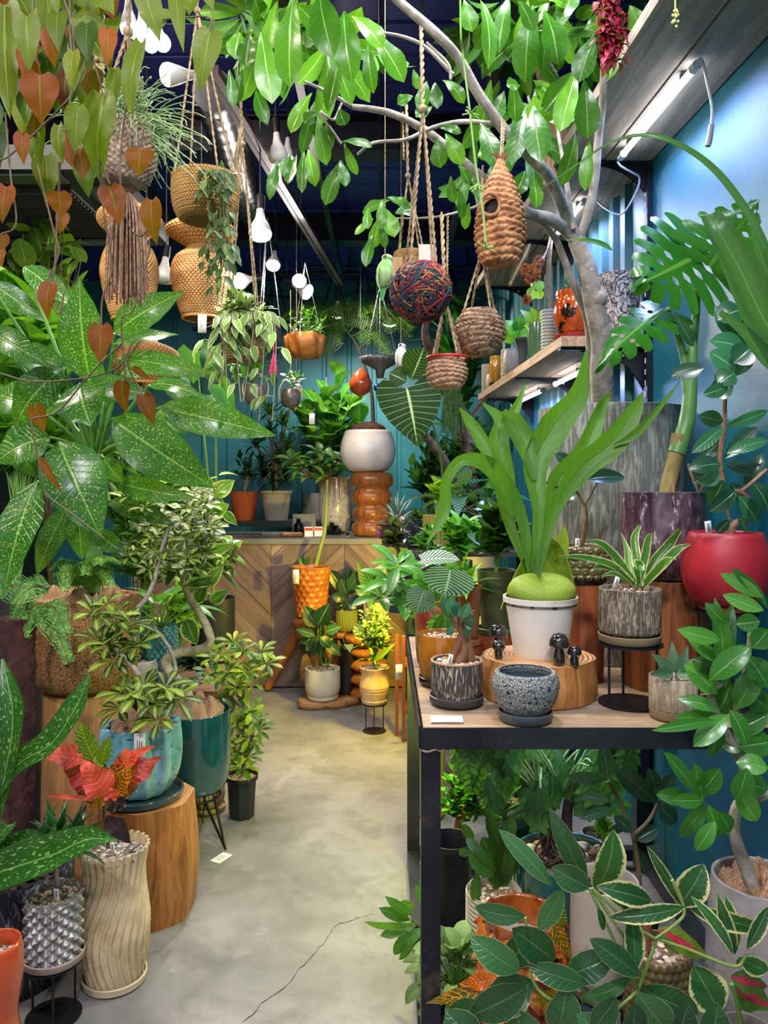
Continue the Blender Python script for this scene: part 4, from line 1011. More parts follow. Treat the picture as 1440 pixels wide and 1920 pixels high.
lf = MB(); big = [
 (553, -15, 545, 165, 66, -.3), (600, -15, 625, 110, 62, -.35), (520, 0, 505, 98, 40), (490, 60, 510, 195, 52), (470, 60, 460, 125, 44), (645, 20, 660, 155, 54, -.2), (660, 30, 718, 92, 44, -.2), (695, 60, 757, 155, 50), (655, 75, 615, 212, 34, -.1), (690, 78, 700, 175, 30),
 (610, 70, 660, 197, 42), (480, 170, 502, 235, 28), (455, 130, 445, 195, 26), (450, 60, 440, 110, 40), (430, 130, 438, 200, 22), (585, 175, 545, 250, 32), (590, 190, 565, 288, 26), (595, 215, 612, 310, 32), (570, 280, 567, 362, 22, .5), (578, 280, 592, 350, 28, .5), (556, 290, 540, 345, 26, .5), (520, 300, 505, 375, 22),
 (545, 290, 530, 330, 24, .3), (610, 230, 622, 280, 24), (640, 265, 698, 275, 24), (645, 268, 670, 328, 20), (640, 300, 610, 385, 34), (638, 300, 648, 350, 24), (595, 210, 570, 230, 26), (636, 205, 648, 235, 30), (775, 130, 785, 168, 18), (775, 180, 745, 195, 30), (830, 150, 870, 195, 28), (815, 155, 820, 205, 26), (810, 200, 780, 220, 26),
 (800, 152, 790, 210, 30), (825, 240, 865, 250, 20), (835, 250, 865, 310, 34), (820, 260, 826, 315, 34), (860, 310, 880, 345, 26), (845, 330, 850, 380, 22), (860, 350, 865, 412, 20), (870, 345, 900, 375, 22), (880, 380, 872, 430, 20, .1), (900, 230, 935, 320, 44), (920, 150, 895, 265, 40), (945, 170, 925, 235, 36),
 (870, 0, 885, 60, 36), (900, 0, 915, 130, 34), (955, -10, 935, 100, 36), (990, 0, 975, 100, 36), (970, 0, 1000, 60, 42, -.2), (1000, 10, 985, 155, 56), (1020, 20, 1045, 120, 60), (1030, 0, 1060, 10, 30), (960, 150, 965, 230, 36), (985, 200, 960, 310, 38), (975, 160, 950, 160, 30), (1000, 150, 1040, 200, 44),
 (1045, 60, 1075, -10, 44), (1095, 55, 1130, 45, 36), (1075, 135, 1020, 210, 46), (1080, 135, 1048, 248, 44, -.1), (1120, 60, 1085, 155, 48, -.2), (1095, 150, 1102, 260, 52, -.15), (1105, 260, 1097, 358, 28, -.1), (1080, 250, 1050, 350, 34), (1000, 200, 1015, 305, 52), (1040, 170, 1000, 180, 30), (985, 320, 965, 365, 34), (1000, 330, 1005, 390, 30),
 (925, 300, 930, 390, 46, .3), (905, 270, 920, 300, 40, .3), (730, 375, 680, 400, 34), (720, 390, 740, 445, 34), (718, 400, 700, 465, 28), (716, 375, 715, 430, 22), (700, 410, 665, 440, 14), (690, 390, 690, 430, 20), (712, 420, 722, 465, 18), (700, 440, 685, 500, 24), (725, 370, 770, 395, 34), (740, 400, 780, 390, 30),
 (1060, 450, 1150, 470, 14), (1165, 60, 1140, 150, 30), (1180, 10, 1200, 60, 40)]
LL(lf, big, 2.2, 'obov', bend=.1, nv=9, wave=.04, k=.35); R = random.Random(21)
for i in range(26):       # further whorls deeper in the crown
    a = P(R.uniform(440, 1120), R.uniform(-120, 120), R.uniform(2.3, 3.1)); whorl(lf, a, (R.uniform(-.3, .3), R.uniform(-.3, .3), -.2), 6, .2, .065, 'obov', 62, R=R, nv=7)
for i in range(16):
    a = P(R.uniform(860, 1120), R.uniform(-60, 330), R.uniform(2.5, 3.2)); whorl(lf, a, (R.uniform(-.3, .3), R.uniform(-.3, .3), -.2), 6, .2, .062, 'obov', 58, R=R, nv=7)
lf.build('foliage', G('#2a701e', '#55962a', 'plain', vein='#a8cc6c', rough=.3, tr=.28, under='#4c8034'), tree)
# ================================================================ SHELVES ON THE RIGHT WALL
def shelf_board(root, name, off0, off1, y0, y1, z0, z1, mat):
    mb = MB(); p = [(wx(y0)-off0, y0), (wx(y0)-off1, y0), (wx(y1)-off1, y1), (wx(y1)-off0, y1)]
    lo = [V((a, b, z0)) for a, b in p]; hi = [V((a, b, z1)) for a, b in p]
    for q in (lo, hi[::-1], [lo[0], lo[3], hi[3], hi[0]], [lo[1], hi[1], hi[2], lo[2]], [lo[0], hi[0], hi[1], lo[1]], [lo[3], lo[2], hi[2], hi[3]]): mb.face(q[::-1])
    return mb.build(name, mat, root, smooth=False)
def bracket(root, y, z, L, dn=.12):
    m = flat('#15161a', .45, .4); mb = MB(); X = wx(y); mb.box((X-.012-L/2, y, z-.005), (L, .04, .008), rz=ROT)
    pts = []
    for i in range(9): t = i/8; pts.append((X-.01-L*.75*(1-t), z-.009, X-.012-L*.75*(1-t), z-.012-dn*(t**3)))
    for s in (-.004, .004):
        for a, b in zip(pts, pts[1:]): mb.face([(a[0], y+s, a[1]), (b[0], y+s, b[1]), (b[2], y+s, b[3]), (a[2], y+s, a[3])])
    mb.box((X-.012, y, z-.09), (.012, .03, .17), rz=ROT); mb.build('bracket', m, root, smooth=False)
    mb = MB(); mb.ball((X-L*.3, y-.012, z-.03), .006, 8, 6); mb.build('bolt', flat('#b8b8bd', .3, .8), root)
def led(label, a, b, cab, group='linear grow lights', e=6.5):
    a = V(a); b = V(b); t = thing('led_tube', label, 'light', tuple((a+b)/2), group); d = (b-a).normalized()
    mb = MB(); mb.tube([a, b], .0105, 12, smooth=False); mb.build('tube', emit('#f2f4ff', 9), t)
    for p, s in ((a, -1), (b, 1)):
        mb = MB(); mb.tube([p-d*.002, p+d*s*.03], .014, 12, smooth=False); mb.build('end_cap', flat('#cfd8e0', .3), t)
    for p in (a+d*.06, b-d*.06): mb = MB(); mb.box(p+V((0, 0, .014)), (.018, .02, .018)); mb.build('clip', flat('#5a5e66', .4, .5), t)
    ld = bpy.data.lights.new('tube_light', 'AREA'); ld.shape = 'RECTANGLE'; ld.size = .03; ld.size_y = (b-a).length; ld.energy = e; ld.color = (.36, .48, 1)
    o = bpy.data.objects.new('tube_light', ld); COL.objects.link(o); o.location = (a+b)/2-V((0, 0, .016)); o.rotation_euler = (0, 0, atan2(-d.x, d.y))
    if cab:
        mb = MB(); mb.tube([P(*q) for q in cab], .0038, 8); c_ = mb.build('cable', flat('#c9cfd6', .4), t)
        return t
    return t
US = thing('high_plank_shelf', 'high weathered plank shelf along the blue wall holding the bright light tube', 'shelf', (.9, 3.5, 2.62))
pl = wood('#7d766e', '#aca194', 2.6, 1, .7, .5, warp=2); pl2 = wood('#857b70', '#b5a695', 2.2, 1, .7, .5, warp=2.5)
for y0, y1 in ((.7, 2.895), (2.905, 4.8)):
    shelf_board(US, 'plank', .36, .186, y0, y1, 2.622, 2.66, pl2); shelf_board(US, 'plank', .18, .006, y0, y1, 2.62, 2.658, pl)
for y in (1.2, 2.9, 3.85, 4.75): bracket(US, y, 2.62, .34)
LS = thing('plank_shelf', 'thick raw wood shelf on black brackets carrying small pots and the snakeskin planter', 'shelf', (.85, 3.8, 1.92))
shelf_board(LS, 'plank', .345, .178, 2.88, 4.78, 1.922, 1.96, wood('#8a6f52', '#b8976e', 2.6, 1, .7, .4)); shelf_board(LS, 'plank', .172, .008, 2.885, 4.78, 1.922, 1.96, wood('#7f6a55', '#a88e70', 2.6, 1, .7, .4))
for y in (2.93, 3.75, 4.7): bracket(LS, y, 1.922, .33, .16)
led('long glaring light tube under the upper shelf with a dangling cable plug', (wx(2.2)-.155, 2.2, 2.592), (wx(2.76)-.155, 2.76, 2.592), [(1303, 118, 2.18), (1316, 112, 2.17), (1325, 150, 2.16), (1335, 200, 2.15), (1334, 235, 2.14)])
mb = MB(); mb.tube([P(1334, 235, 2.14), P(1330, 262, 2.13), P(1327, 274, 2.13)], [.0075, .0085, .008], 10); tag(mb.build('cable_plug', flat('#9aa0a8', .35)), 'grey round cable connector dangling before the blue wall', 'plug')
led('short bright light tube under the upper shelf behind the tree fork', (wx(3.25)-.155, 3.25, 2.592), (wx(3.62)-.155, 3.62, 2.592), [(1120, 378, 3.2), (1137, 392, 3.1), (1160, 402, 3.0), (1175, 392, 2.95), (1196, 352, 2.9), (1198, 332, 2.88), (1188, 325, 2.85), (1165, 312, 2.8), (1157, 302, 2.79)])
led('light tube under the near half of the lower shelf', (wx(3.3)-.14, 3.3, 1.89), (wx(3.74)-.14, 3.74, 1.89), None)
led('light tube under the far end of the lower shelf', (wx(4.0)-.14, 4.0, 1.89), (wx(4.55)-.14, 4.55, 1.89), [(957, 757, 4.57), (965, 775, 4.57), (975, 790, 4.6), (983, 800, 4.6)])
led('light tube fixed lengthwise under the bench top', (.5, 1.95, .785), (.5, 2.65, .785), None, e=2.2)
SZ = 1.961
def sp(label, name, px, Y, top, rpx, style, mat, tex=None, cat='pot', off=0, **k):
    x = max((px-720)/F*Y, wx(Y)-.345+rpx/F*Y*1.03)+off; r = thing(name, label, cat, (x, Y, SZ), k.pop('group', None)); k.setdefault('soil', .93); k.setdefault('n', 48)
    return r, pot(r, style, x, Y, SZ, rpx/F*Y, zof(top, Y)-SZ, mat, tex, **k), x
def snakem():
    n = NT('snakeskin'); v = n.obj(); d = n.vor(v, 120, 'DISTANCE_TO_EDGE', 0, .35); e = n.sm(d, .03, .09)
    b = n.noise(v, 16, 2, .5, 2.2); f = n.sm(n.m('ABSOLUTE', n.m('SUBTRACT', b, .5)), .035, .06); c = n.mix(f, hexc('#1f1c1c'), hexc('#b9aea0')); c = n.mix(n.sm(n.noise(v, 30, 2), .55, .65), c, hexc('#8d8078'))
    n.bsdf(n.mix(e, hexc('#4f4844'), c), .5, 0, n.bump(e, .6, .003)); return n.mat
r, c, x = sp('large snakeskin patterned planter on the end of the lower shelf', 'snakeskin_planter', 1160, 2.985, 518, 43, 'taper', snakem(), saucer=True, smat=flat('#b8b09c', .5), sr=.78, soil=.9, grav='soil', n=64)
r, c, x = sp('orange glazed jar with black drips and a small blue-green succulent, on a red saucer', 'glazed_jar', 1076, 3.0, 548, 39, 'jar', mottled('#120a08', '#a8400c', 11, .1, 0, coat=1, lo=.4, hi=.44), saucer=True, smat=flat('#8a2a24', .3), sr=.98, cat='plant')
lf = MB(); R = random.Random(4)
for i in range(9): p = c+V((R.uniform(-.045, .045), R.uniform(-.045, .045), R.uniform(.0, .05))); rosette(lf, MB(), p, 9, .035, .014, 'obov', (10, 80), .1, R=R, nv=3)
lf.build('foliage', G('#4a7a68', '#6f9c84', rough=.5), r)
r, c, x = sp('tall grey ribbed cylinder pot between the cream one and the green one', 'ribbed_pot', 1024, 3.2, 582, 15, 'cyl', flat('#8d9388', .4), T_rings(12, .12), rows=60)
r, c, x = sp('plain cream cylinder pot behind the orange jar', 'cream_pot', 1042, 3.18, 585, 14, 'cyl', flat('#c9bc9a', .5), off=.075)
r, c, x = sp('green glazed cup pot with round lime leaves on a bare stem', 'potted_pilea', 998, 3.45, 608, 23, 'soft', mottled('#35583c', '#58704a', 6, .15, 0, coat=1), saucer=True, cat='plant')
st = MB(); stems(st, [[(1008, 605), (1010, 560), (1005, 530)]], 3.45, .004); st.build('stem', M_TWIG, r); lf = MB()
LL(lf, [(1003, 545, 990, 560, 24), (1005, 543, 1018, 528, 20), (1008, 548, 1016, 560, 18), (1005, 540, 1000, 528, 22)], 3.44, 'round'); LL(lf, [(1000, 610, 975, 580, 22), (1005, 608, 995, 575, 22), (1008, 606, 1020, 580, 18), (1000, 610, 982, 612, 16), (1010, 608, 1028, 600, 16)], 3.44, 'ovate'); lf.build('foliage', M_LIME, r)
r, c, x = sp('black plastic nursery pot with broad bright leaves on the lower shelf', 'potted_seedling', 970, 3.7, 634, 14, 'nursery', flat('#2c3330', .6), cat='plant', grav='soil')
lf = MB(); st = MB(); LL(lf, [(968, 634, 948, 600, 30), (970, 632, 990, 596, 28), (966, 636, 940, 632, 24), (972, 634, 1000, 622, 24), (970, 632, 972, 590, 26)], 3.7, 'ellip'); fin(r, lf, M_BR, st)
sp('grey-taupe speckled round pot on the lower shelf', 'speckled_pot', 953, 4.0, 656, 17, 'round', speck('#8d8678', '#6a6458', 200, .55, .5, .1))
sp('beige woven-texture pot between the taupe and the ochre pots', 'textured_pot', 940, 4.15, 656, 15, 'cyl', mottled('#b2a88c', '#8f8468', 60, .8, .5, 90), T_dots(14, 8, .1), n=96, off=.02)
sp('ochre yellow glazed vase pot near the far end of the lower shelf', 'ochre_pot', 926, 4.4, 668, 12, 'jar', flat('#c98a1c', .12, coat=1), saucer=True, smat=flat('#2a241c'))
sp('small cream egg-shaped pot beside the ochre vase', 'egg_pot', 912, 4.5, 702, 10, 'round', flat('#d8c4a0', .3))
sp('beige vertically ridged pot at the far end of the lower shelf', 'ridged_pot', 901, 4.66, 684, 13, 'cyl', flat('#a39c84', .7), T_ribs(20, .12), n=96)
# dried flowers and driftwood by the shelf
t = thing('dried_artichoke', 'brown dried artichoke flower heads on twigs by the shelf', 'dried flowers', tuple(P(998, 515, 3.3))); st = MB(); R = random.Random(6)
for px, py, q in ((998, 515, .045), (984, 505, .028), (988, 562, .026), (1010, 490, .03)):
    mb = MB(); p = P(px, py, 3.35); st.tube([p, P(1025, 470, 3.45), P(1040, 380, 3.6)], .003, 5)
    for i in range(70): d = rand_dir(R, -80, 90); leaf(mb, p+d*q*.3, p+d*q, q*.4, d.cross(V((0, 0, 1))), 'lance', .1, .2, nv=3, nu=1)
    mb.build('flower_head', mottled('#6a3a1c', '#a8642c', 30, .8, .3), t)
st.build('twig', M_TWIG, t)
t = thing('pampas_plume', 'pale feathery pampas plume hanging left of the dried artichoke', 'dried flowers', tuple(P(965, 500, 3.4))); mb = MB()
for i in range(500): f = R.random(); a = P(995, 455, 3.45).lerp(P(958, 530, 3.35), f); d = (V((-.6, -.1, -1))+rand_dir(R, -90, 90)*.7).normalized(); leaf(mb, a, a+d*.05*(1-f*.5), .0022, None, 'lance', .1, 0, nv=1, nu=1)
mb.build('plume', flat('#c4b48c', .9), t)
for k, (pts, rr, lab) in enumerate([([(1035, 350, 3.0), (1045, 240, 2.95), (1022, 130, 2.9), (1005, 60, 2.9)], (.05, .03), 'pale driftwood bough behind the tree leaves by the upper shelf'), ([(1060, 700, 3.9), (1030, 560, 3.8), (1035, 430, 3.6), (1055, 330, 3.5)], (.014, .008), 'thin driftwood branch standing on the lower shelf')]):
    mb = MB(); stems(mb, [[pts, rr]], 3, n=12); tag(mb.build('driftwood', wood('#5f4a36', '#a08460', 9, 2, .8, .7)), lab, 'driftwood')
mb = MB(); R = random.Random(3)
for i in range(260):
    f = R.random(); p = P(1142+R.uniform(-16, 18), -30+150*f, 2.0); q = rand_dir(R, -80, 80); leaf(mb, p, p+q*.04, .02, None, 'ovate', .3, .2, nv=3, nu=1)
t = mb.build('red_foliage_bundle', G('#8a1420', '#c42c34', rough=.6)); tag(t, 'hanging bundle of red dyed foliage in front of the upper shelf', 'dried flowers')
# ================================================================ COUNTER
CY = 5.27; CZ = 1.026
def counter():
    t = thing('sales_counter', 'wooden shop counter clad in chevron planks under a grey slab top', 'counter', (-.7, CY+.35, 0)); x0, x1 = -1.62, .17
    mb = MB(); mb.box(((x0+x1)/2, CY+.36, CZ-.018), (x1-x0+.04, .76, .036)); mb.build('slab_top', mottled('#77756f', '#86847d', 4, .45, .05), t, smooth=False)
    mb = MB(); mb.box(((x0+x1)/2, CY+.36, CZ/2-.02), (x1-x0, .66, CZ-.04)); mb.build('carcass', flat('#3d2f28', .8), t, smooth=False)
    sx = [x0, -1.27, (508-720)/F*CY, (508-720)/F*CY+.505, x1]; R = random.Random(4); cs = [('#6a564e', '#927a6e'), ('#7a655a', '#a38a7c'), ('#64504a', '#8a7066'), ('#846c5f', '#ae9384'), ('#705a52', '#967e74')]
    for k in range(4):
        a, b = sx[k], sx[k+1]; s = -1 if k % 2 == 1 else 1; w = b-a; pw = .2; z = -w-pw
        while z < CZ+w:
            za, zb = (z, z+w) if s > 0 else (z+w, z)
            q = [(a, za), (b, zb), (b, zb+pw-.004), (a, za+pw-.004)]
            for lim, sg in ((.012, 1), (CZ-.038, -1)):
                o = []
                for i in range(len(q)):
                    p, n_ = q[i], q[(i+1) % len(q)]; ip = (p[1]-lim)*sg >= 0; inn = (n_[1]-lim)*sg >= 0
                    if ip: o.append(p)
                    if ip != inn: f = (lim-p[1])/(n_[1]-p[1]); o.append((p[0]+(n_[0]-p[0])*f, lim))
                q = o
                if not q: break
            if len(q) > 2:
                mb = MB(); yf = CY-R.uniform(0, .003); mb.face([(p[0]+.0015*(1 if p[0] < (a+b)/2 else -1), yf, p[1]) for p in q]); n_ = len(q)
                for i in range(n_): p, p2 = q[i], q[(i+1) % n_]; mb.face([(p[0], yf, p[1]), (p[0], CY+.03, p[1]), (p2[0], CY+.03, p2[1]), (p2[0], yf, p2[1])])
                c = cs[R.randrange(5)]; mb.build('plank', wood(c[0], c[1], 2.6, 0, .65, .35, warp=1.2, rot=(pi/4 if s < 0 else -pi/4)), t, smooth=False)
            z += pw
counter()
# ---- things on the counter
def box_thing(name, label, cat, c, d, mat, rz=0, part=None, group=None):
    t = thing(name, label, cat, (c[0], c[1], c[2]-d[2]/2), group); mb = MB(); mb.box(c, d, rz=rz); mb.build(part or 'body', mat, t, smooth=False); return t
x = (697-720)/F*5.55; t = thing('turned_stool', 'tall turned wooden stool of stacked rounded rings on the counter', 'stool', (x, 5.55, CZ)); zt = zof(886, 5.55)
mb = MB(); prof = [(0, 0), (.11, 0)]; Hs = zt-CZ
for i, (rr, f0, f1) in enumerate([(.148, .0, .23), (.14, .25, .47), (.148, .49, .73), (.158, .76, 1.0)]):
    for j in range(7): q = j/6; prof.append((rr*(.8+.2*sin(pi*q)**.5), Hs*(f0+(f1-f0)*q)))
prof += [(.12, Hs), (0, Hs)]; mb.lathe(prof, (x, 5.55, CZ), 48); mb.build('turned_body', wood('#7a4420', '#b4703a', 5, 2, .3, .1, warp=1), t)
x = (690-720)/F*5.55; r = thing('potted_jacaranda', 'feathery-leaved tree in a big round white pot on the turned stool', 'plant', (x, 5.55, zt))
pot(r, 'round', x, 5.55, zt, .2, zof(808, 5.55)-zt, mottled('#f0e6d4', '#e6dcd2', 2, .3, 0, 5), n=64, soil=.97, grav='soil', th=.06); mb = MB(); mb.ball((x, 5.55, zof(806, 5.55)), (.13, .13, .06), 20, 10); mb.build('root_ball', mottled('#4a3224', '#6a4a34', 30, .95, .9, 40), r)
st = MB(); stems(st, [[[(700, 800), (697, 740), (685, 690), (668, 645), (650, 620)], (.016, .008)], [[(672, 655), (690, 640), (705, 615)], .006]], 5.5, n=8); st.build('trunk', flat('#4f4a30', .7), r)
lf = MB(); st = MB()
for a, b, sg in [((650, 622), (560, 640), .12), ((650, 620), (600, 590), .1), ((652, 620), (640, 575), .1), ((655, 620), (735, 600), .14), ((655, 622), (770, 632), .2), ((660, 630), (730, 665), .1), ((650, 622), (610, 670), .1), ((705, 615), (775, 615), .08), ((650, 620), (690, 585), .1), ((640, 615), (520, 600), .12), ((650, 622), (580, 620), .15)]:
    frond(lf, st, P(a[0], a[1], 5.5), P(b[0], b[1], 5.4), sg, 30, .16, .022, bip=8, up=(0, -.7, .7), sr=.003)
fin(r, lf, G('#3f7a24', '#6c9c3c', tr=.3), st, M_STEM, ns='leaf_stalk')
box_thing('notebook', 'closed grey notebook lying on the counter left of the tray', 'book', ((455-720)/F*5.5, 5.5, CZ+.008), (.26, .16, .014), flat('#4a4c50', .6), .1, 'cover')
t = thing('serving_tray', 'oval wooden tray on the counter with a pale rod in it', 'tray', ((550-720)/F*5.5, 5.5, CZ)); mb = MB(); cx = (550-720)/F*5.5
mb.lathe([(0, .002), (.09, .002), (.1, .018), (.094, .018), (.086, .008), (0, .008)], (cx, 5.5, CZ), 32, sx=1.05, sy=.7); mb.build('dish', flat('#8a5a2c', .4), t); mb = MB(); mb.tube([(cx-.07, 5.48, CZ+.02), (cx+.06, 5.52, CZ+.022)], .008, 8); mb.build('rod', flat('#c89a6a', .5), t)
for k, (px, h, lab, m_) in enumerate([(560, .12, 'dark green glass bottle with cork on the counter', '#1f3a2c'), (631, .07, 'small clear glass jar on the counter, closest to the turned stool', '#cfd6d6'), (622, .09, 'small clear glass jar beside the price cards', '#cfd6d6')]):
    Yk = 5.62+.05*k; x = (px-720)/F*Yk; t = thing('glass_bottle' if k == 0 else 'glass_jar', lab, 'bottle' if k == 0 else 'jar', (x, Yk, CZ)); mb = MB(); mb.lathe([(0, 0), (.034, 0), (.036, h*.1), (.036, h*.65), (.016, h*.8), (.016, h), (.013, h), (.013, h*.8), (.03, h*.6), (.03, .006), (0, .006)], (x, Yk, CZ), 24); mb.build('body', glass(m_), t)
    mb = MB(); mb.tube([(x, Yk, CZ+h*.9), (x, Yk, CZ+h*1.1)], .0135, 12, smooth=False); mb.build('stopper', flat('#8a5a34' if k == 0 else '#b8b8b4', .6), t)
x = (652-720)/F*5.36; t = thing('snow_globe', 'small clear glass ball on the counter edge beside the stool', 'ornament', (x, 5.36, CZ)); mb = MB(); mb.ball((x, 5.36, CZ+.026), .026, 20, 14); mb.build('ball', glass(), t); mb = MB(); mb.ball((x, 5.36, CZ+.026), .009, 8, 6); mb.build('figure', flat('#30343a'), t)
for k, (px, c1, lab) in enumerate([(579, '#c8322c', 'red and white leaflet standing on the counter'), (597, '#d8504a', 'white and red card propped on the counter by the euphorbia stem')]):
    x = (px-720)/F*5.42; t = box_thing('leaflet', lab, 'leaflet', (x, 5.42+.02*k, CZ+.037), (.06, .004, .07), flat('#efedea', .5), .1, 'sheet'); mb = MB(); mb.box((x, 5.417+.02*k, CZ+.055), (.056, .001, .02), rz=.1); mb.build('red_band', flat(c1), t, smooth=False)
t = box_thing('laptop_stand', 'grey slanted tablet on the counter behind the red stems', 'tablet', ((570-720)/F*5.7, 5.72, CZ+.085), (.17, .012, .13), flat('#7f7c78', .4, .5), 0, 'screen'); mb = MB(); mb.box(((570-720)/F*5.7, 5.76, CZ+.012), (.14, .08, .02)); mb.build('foot', flat('#3a3a3c', .4), t, smooth=False)
# back shelf behind the counter
t = thing('back_shelf', 'dark low shelf behind the counter holding terracotta and cream pots', 'shelf', (-.7, 6.4, 0)); BSZ = zof(975, 6.4)
mb = MB(); mb.box((-.6, 6.4, BSZ-.02), (1.9, .4, .04)); mb.build('board', flat('#2c2a2a', .5), t, smooth=False)
for q in (-1.5, .3): mb = MB(); mb.box((q, 6.4, (BSZ-.04)/2), (.04, .36, BSZ-.04)); mb.build('leg', flat('#2c2a2a', .5), t, smooth=False)
# plants further back, generic table
def foli(r, kind, box, Y, lm, n, L, W, sh='ovate', R=None, c=None, sm=None, dep=.6, sr=.004, trunk=None, **k):
    R = R or random.Random(int(box[0]*7+box[1])); lf = MB(); st = MB(); x0, y0, x1, y1 = box; ce = P((x0+x1)/2, (y0+y1)/2, Y); rx = (x1-x0)/2/F*Y; rz = (y1-y0)/2/F*Y
    if trunk: stems(st, [[[tuple(q) for q in trunk[0]], trunk[1]]], Y, n=8)
    if kind == 'bush': bush(lf, st, c or ce-V((0, 0, rz)), ce, (rx, rx*dep, rz), n[0], n[1], L, W, sh, R, sr, **k)
    elif kind == 'ros': rosette(lf, st, c or ce-V((0, 0, rz)), n, L, W, sh, R=R, sr=sr*.6, **k)
    elif kind == 'fern':
        for i in range(n):
            a = R.uniform(0, TAU); e = c+V((cos(a)*rx, sin(a)*rx*dep, R.uniform(-.3, 1)*rz*1.4)); frond(lf, st, c, e, rz*.6, 16, L, W, sr=sr*.5, **k)
    fin(r, lf, lm, st, sm or M_STEM); return r
def QP(label, name, px, Y, z0, top, rpx, style, mat, kind, box, lm, cnt, L, W, sh='ovate', kw=None, **pk):
    k = kw or {}; pk.setdefault('soil', .94); r, c = plant(name, label, px, Y, z0, top, rpx, style, mat, **pk)
    foli(r, kind, box, Y, lm, cnt, L, W, sh, c=c, **k); return r, c
terra = flat('#b0522c', .7); black = flat('#1b1c20', .5); conc = mottled('#8d8b86', '#a09e98', 6, .8, .3, 40)
BR = 'bush'
QP('bonsai-like fig in a terracotta pot on the back shelf', 'potted_ficus', 458, 6.35, BSZ, 922, 27, 'taper', terra, BR, (440, 845, 492, 905), M_DARK, (14, 9), .07, .035, kw=dict(sm=M_BARK))
r, c = plant('potted_dracaena', 'tall dark-leaved corn plant in a cream rimmed pot on the back shelf', 518, 6.4, BSZ, 920, 30, 'nursery', flat('#bdb6a6', .5), soil=.94); lf = MB(); st = MB(); R = random.Random(9)
for q in [(490, 860), (520, 850), (548, 862), (505, 800), (530, 780), (480, 820), (540, 830), (505, 760), (545, 740), (515, 890), (495, 880), (535, 885)]: rosette(lf, st, P(q[0], q[1]+18, 6.4+R.uniform(-.12, .12)), 22, .18, .03, 'strap', (-20, 75), .15, R=R, nv=4, nu=1); st.tube([c, P((c.x and 518), 880, 6.4), P(q[0], q[1]+18, 6.4)], .008, 5)
fin(r, lf, G('#0f3020', '#1d4a2a', rough=.3), st, M_TWIG)
QP('fiddle leaf fig with big glossy leaves behind the white round pot', 'fiddle_leaf_fig', 600, 6.85, 0, 925, 34, 'cyl', conc, BR, (548, 690, 690, 900), G('#3a8a30', '#6fae44', vein='#c6e09a', rough=.3, bright=1.4), (26, 6), .26, .17, 'obov', kw=dict(sr=.01, sm=M_BARK))
r, c = plant('euphorbia_plant', 'potted plant with drooping pointed leaves and reddish stems in a crackled white pot', 630, 5.85, CZ-.0, 895, 33, 'round', cracked('#cfc8be', '#4a4038', 22, .02, .2, .2, coat=1), soil=.95)
lf = MB(); st = MB(); R = random.Random(12)
for q in [(545, 862), (560, 880), (585, 872), (612, 862), (640, 880), (600, 850), (640, 858), (575, 895), (620, 890)]: whorl(lf, P(q[0], q[1], 5.7), (R.uniform(-.4, .4), -.4, .9), 7, .17, .06, 'lance', 80, R=R, nv=5); st.tube([c, P(600, 900, 5.75), P(q[0], q[1], 5.7)], .006, 6)
for i in range(60): a = P(R.uniform(600, 655), R.uniform(880, 900), 5.7); st.tube([a, a+V((R.uniform(-.03, .03), 0, -R.uniform(.05, .22)))], .0012, 4)
fin(r, lf, G('#4c9a3c', '#8ac052', vein='#c8e890', bright=1.3), st, flat('#8a5a3c', .6))
def sign():
    cu = bpy.data.curves.new('lettering', 'FONT'); cu.body = 'Plants'; cu.size = .16; cu.extrude = .006; cu.space_character = 1.25; o = bpy.data.objects.new('tmp', cu); COL.objects.link(o)
    o.location = P(500, 825, YB-.03); o.rotation_euler = (pi/2, 0, 0); dg = bpy.context.evaluated_depsgraph_get(); me = bpy.data.meshes.new_from_object(o.evaluated_get(dg)); M = Matrix.Translation(P(493, 824, YB-.03)) @ Matrix.Rotation(pi/2, 4, 'X'); me.transform(M)
    bpy.data.objects.remove(o); me.materials.clear(); me.materials.append(flat('#0d3238', .4)); s = bpy.data.objects.new('wall_lettering', me); COL.objects.link(s); tag(s, 'dark raised letters reading Plants on the teal back wall, partly behind leaves', 'sign')
sign()
# ================================================================ IN FRONT OF THE COUNTER
# honeycomb-carved pot on a splay-legged pedestal
x = (583-720)/F*5.05; t = thing('carved_pedestal', 'wooden pedestal with three splayed branch legs under the hammered wood pot', 'pedestal', (x, 5.05, 0)); wm = wood('#8a4a20', '#c07a3e', 5, 2, .4, .3)
z1 = zof(1175, 5.05); mb = MB(); mb.lathe([(0, z1-.07), (.1, z1-.07), (.12, z1-.04), (.11, z1), (.13, z1+.03), (.09, z1+.07), (0, z1+.07)], (x, 5.05, 0), 32, lambda a, i: .05*sin(a*3)); mb.build('seat_block', wm, t)
for px, py, yy in ((502, 1288, 5.18), (648, 1292, 5.16), (600, 1330, 4.88)):
    mb = MB(); fx = (px-720)/F*yy; b = V((fx, yy if yy < 5.19 else 5.15, .028)); a = V((x+(fx-x)*.25, 5.05, z1)); mb.tube([a, a.lerp(b, .45)+V(((x-fx)*.12, 0, .05)), b], [.045, .034, .026], 10); mb.build('leg', wm, t)
r = thing('carved_wood_pot', 'tall honey-coloured pot with a hammered honeycomb surface and thick green stem', 'plant', (x, 5.05, z1+.072))
def hammer(): return mottled('#a8581c', '#d98a3c', 7, .25, .1, 20, coat=.5)
c = pot(r, 'taper', x, 5.05, z1+.072, .135, zof(1062, 5.05)-z1-.072, hammer(), T_dots(16, 9, -.07), n=160, rows=70, th=.16, soil=.94, grav='grey'); hangtag(r, P(555, 1068, 4.88), .04, .09)
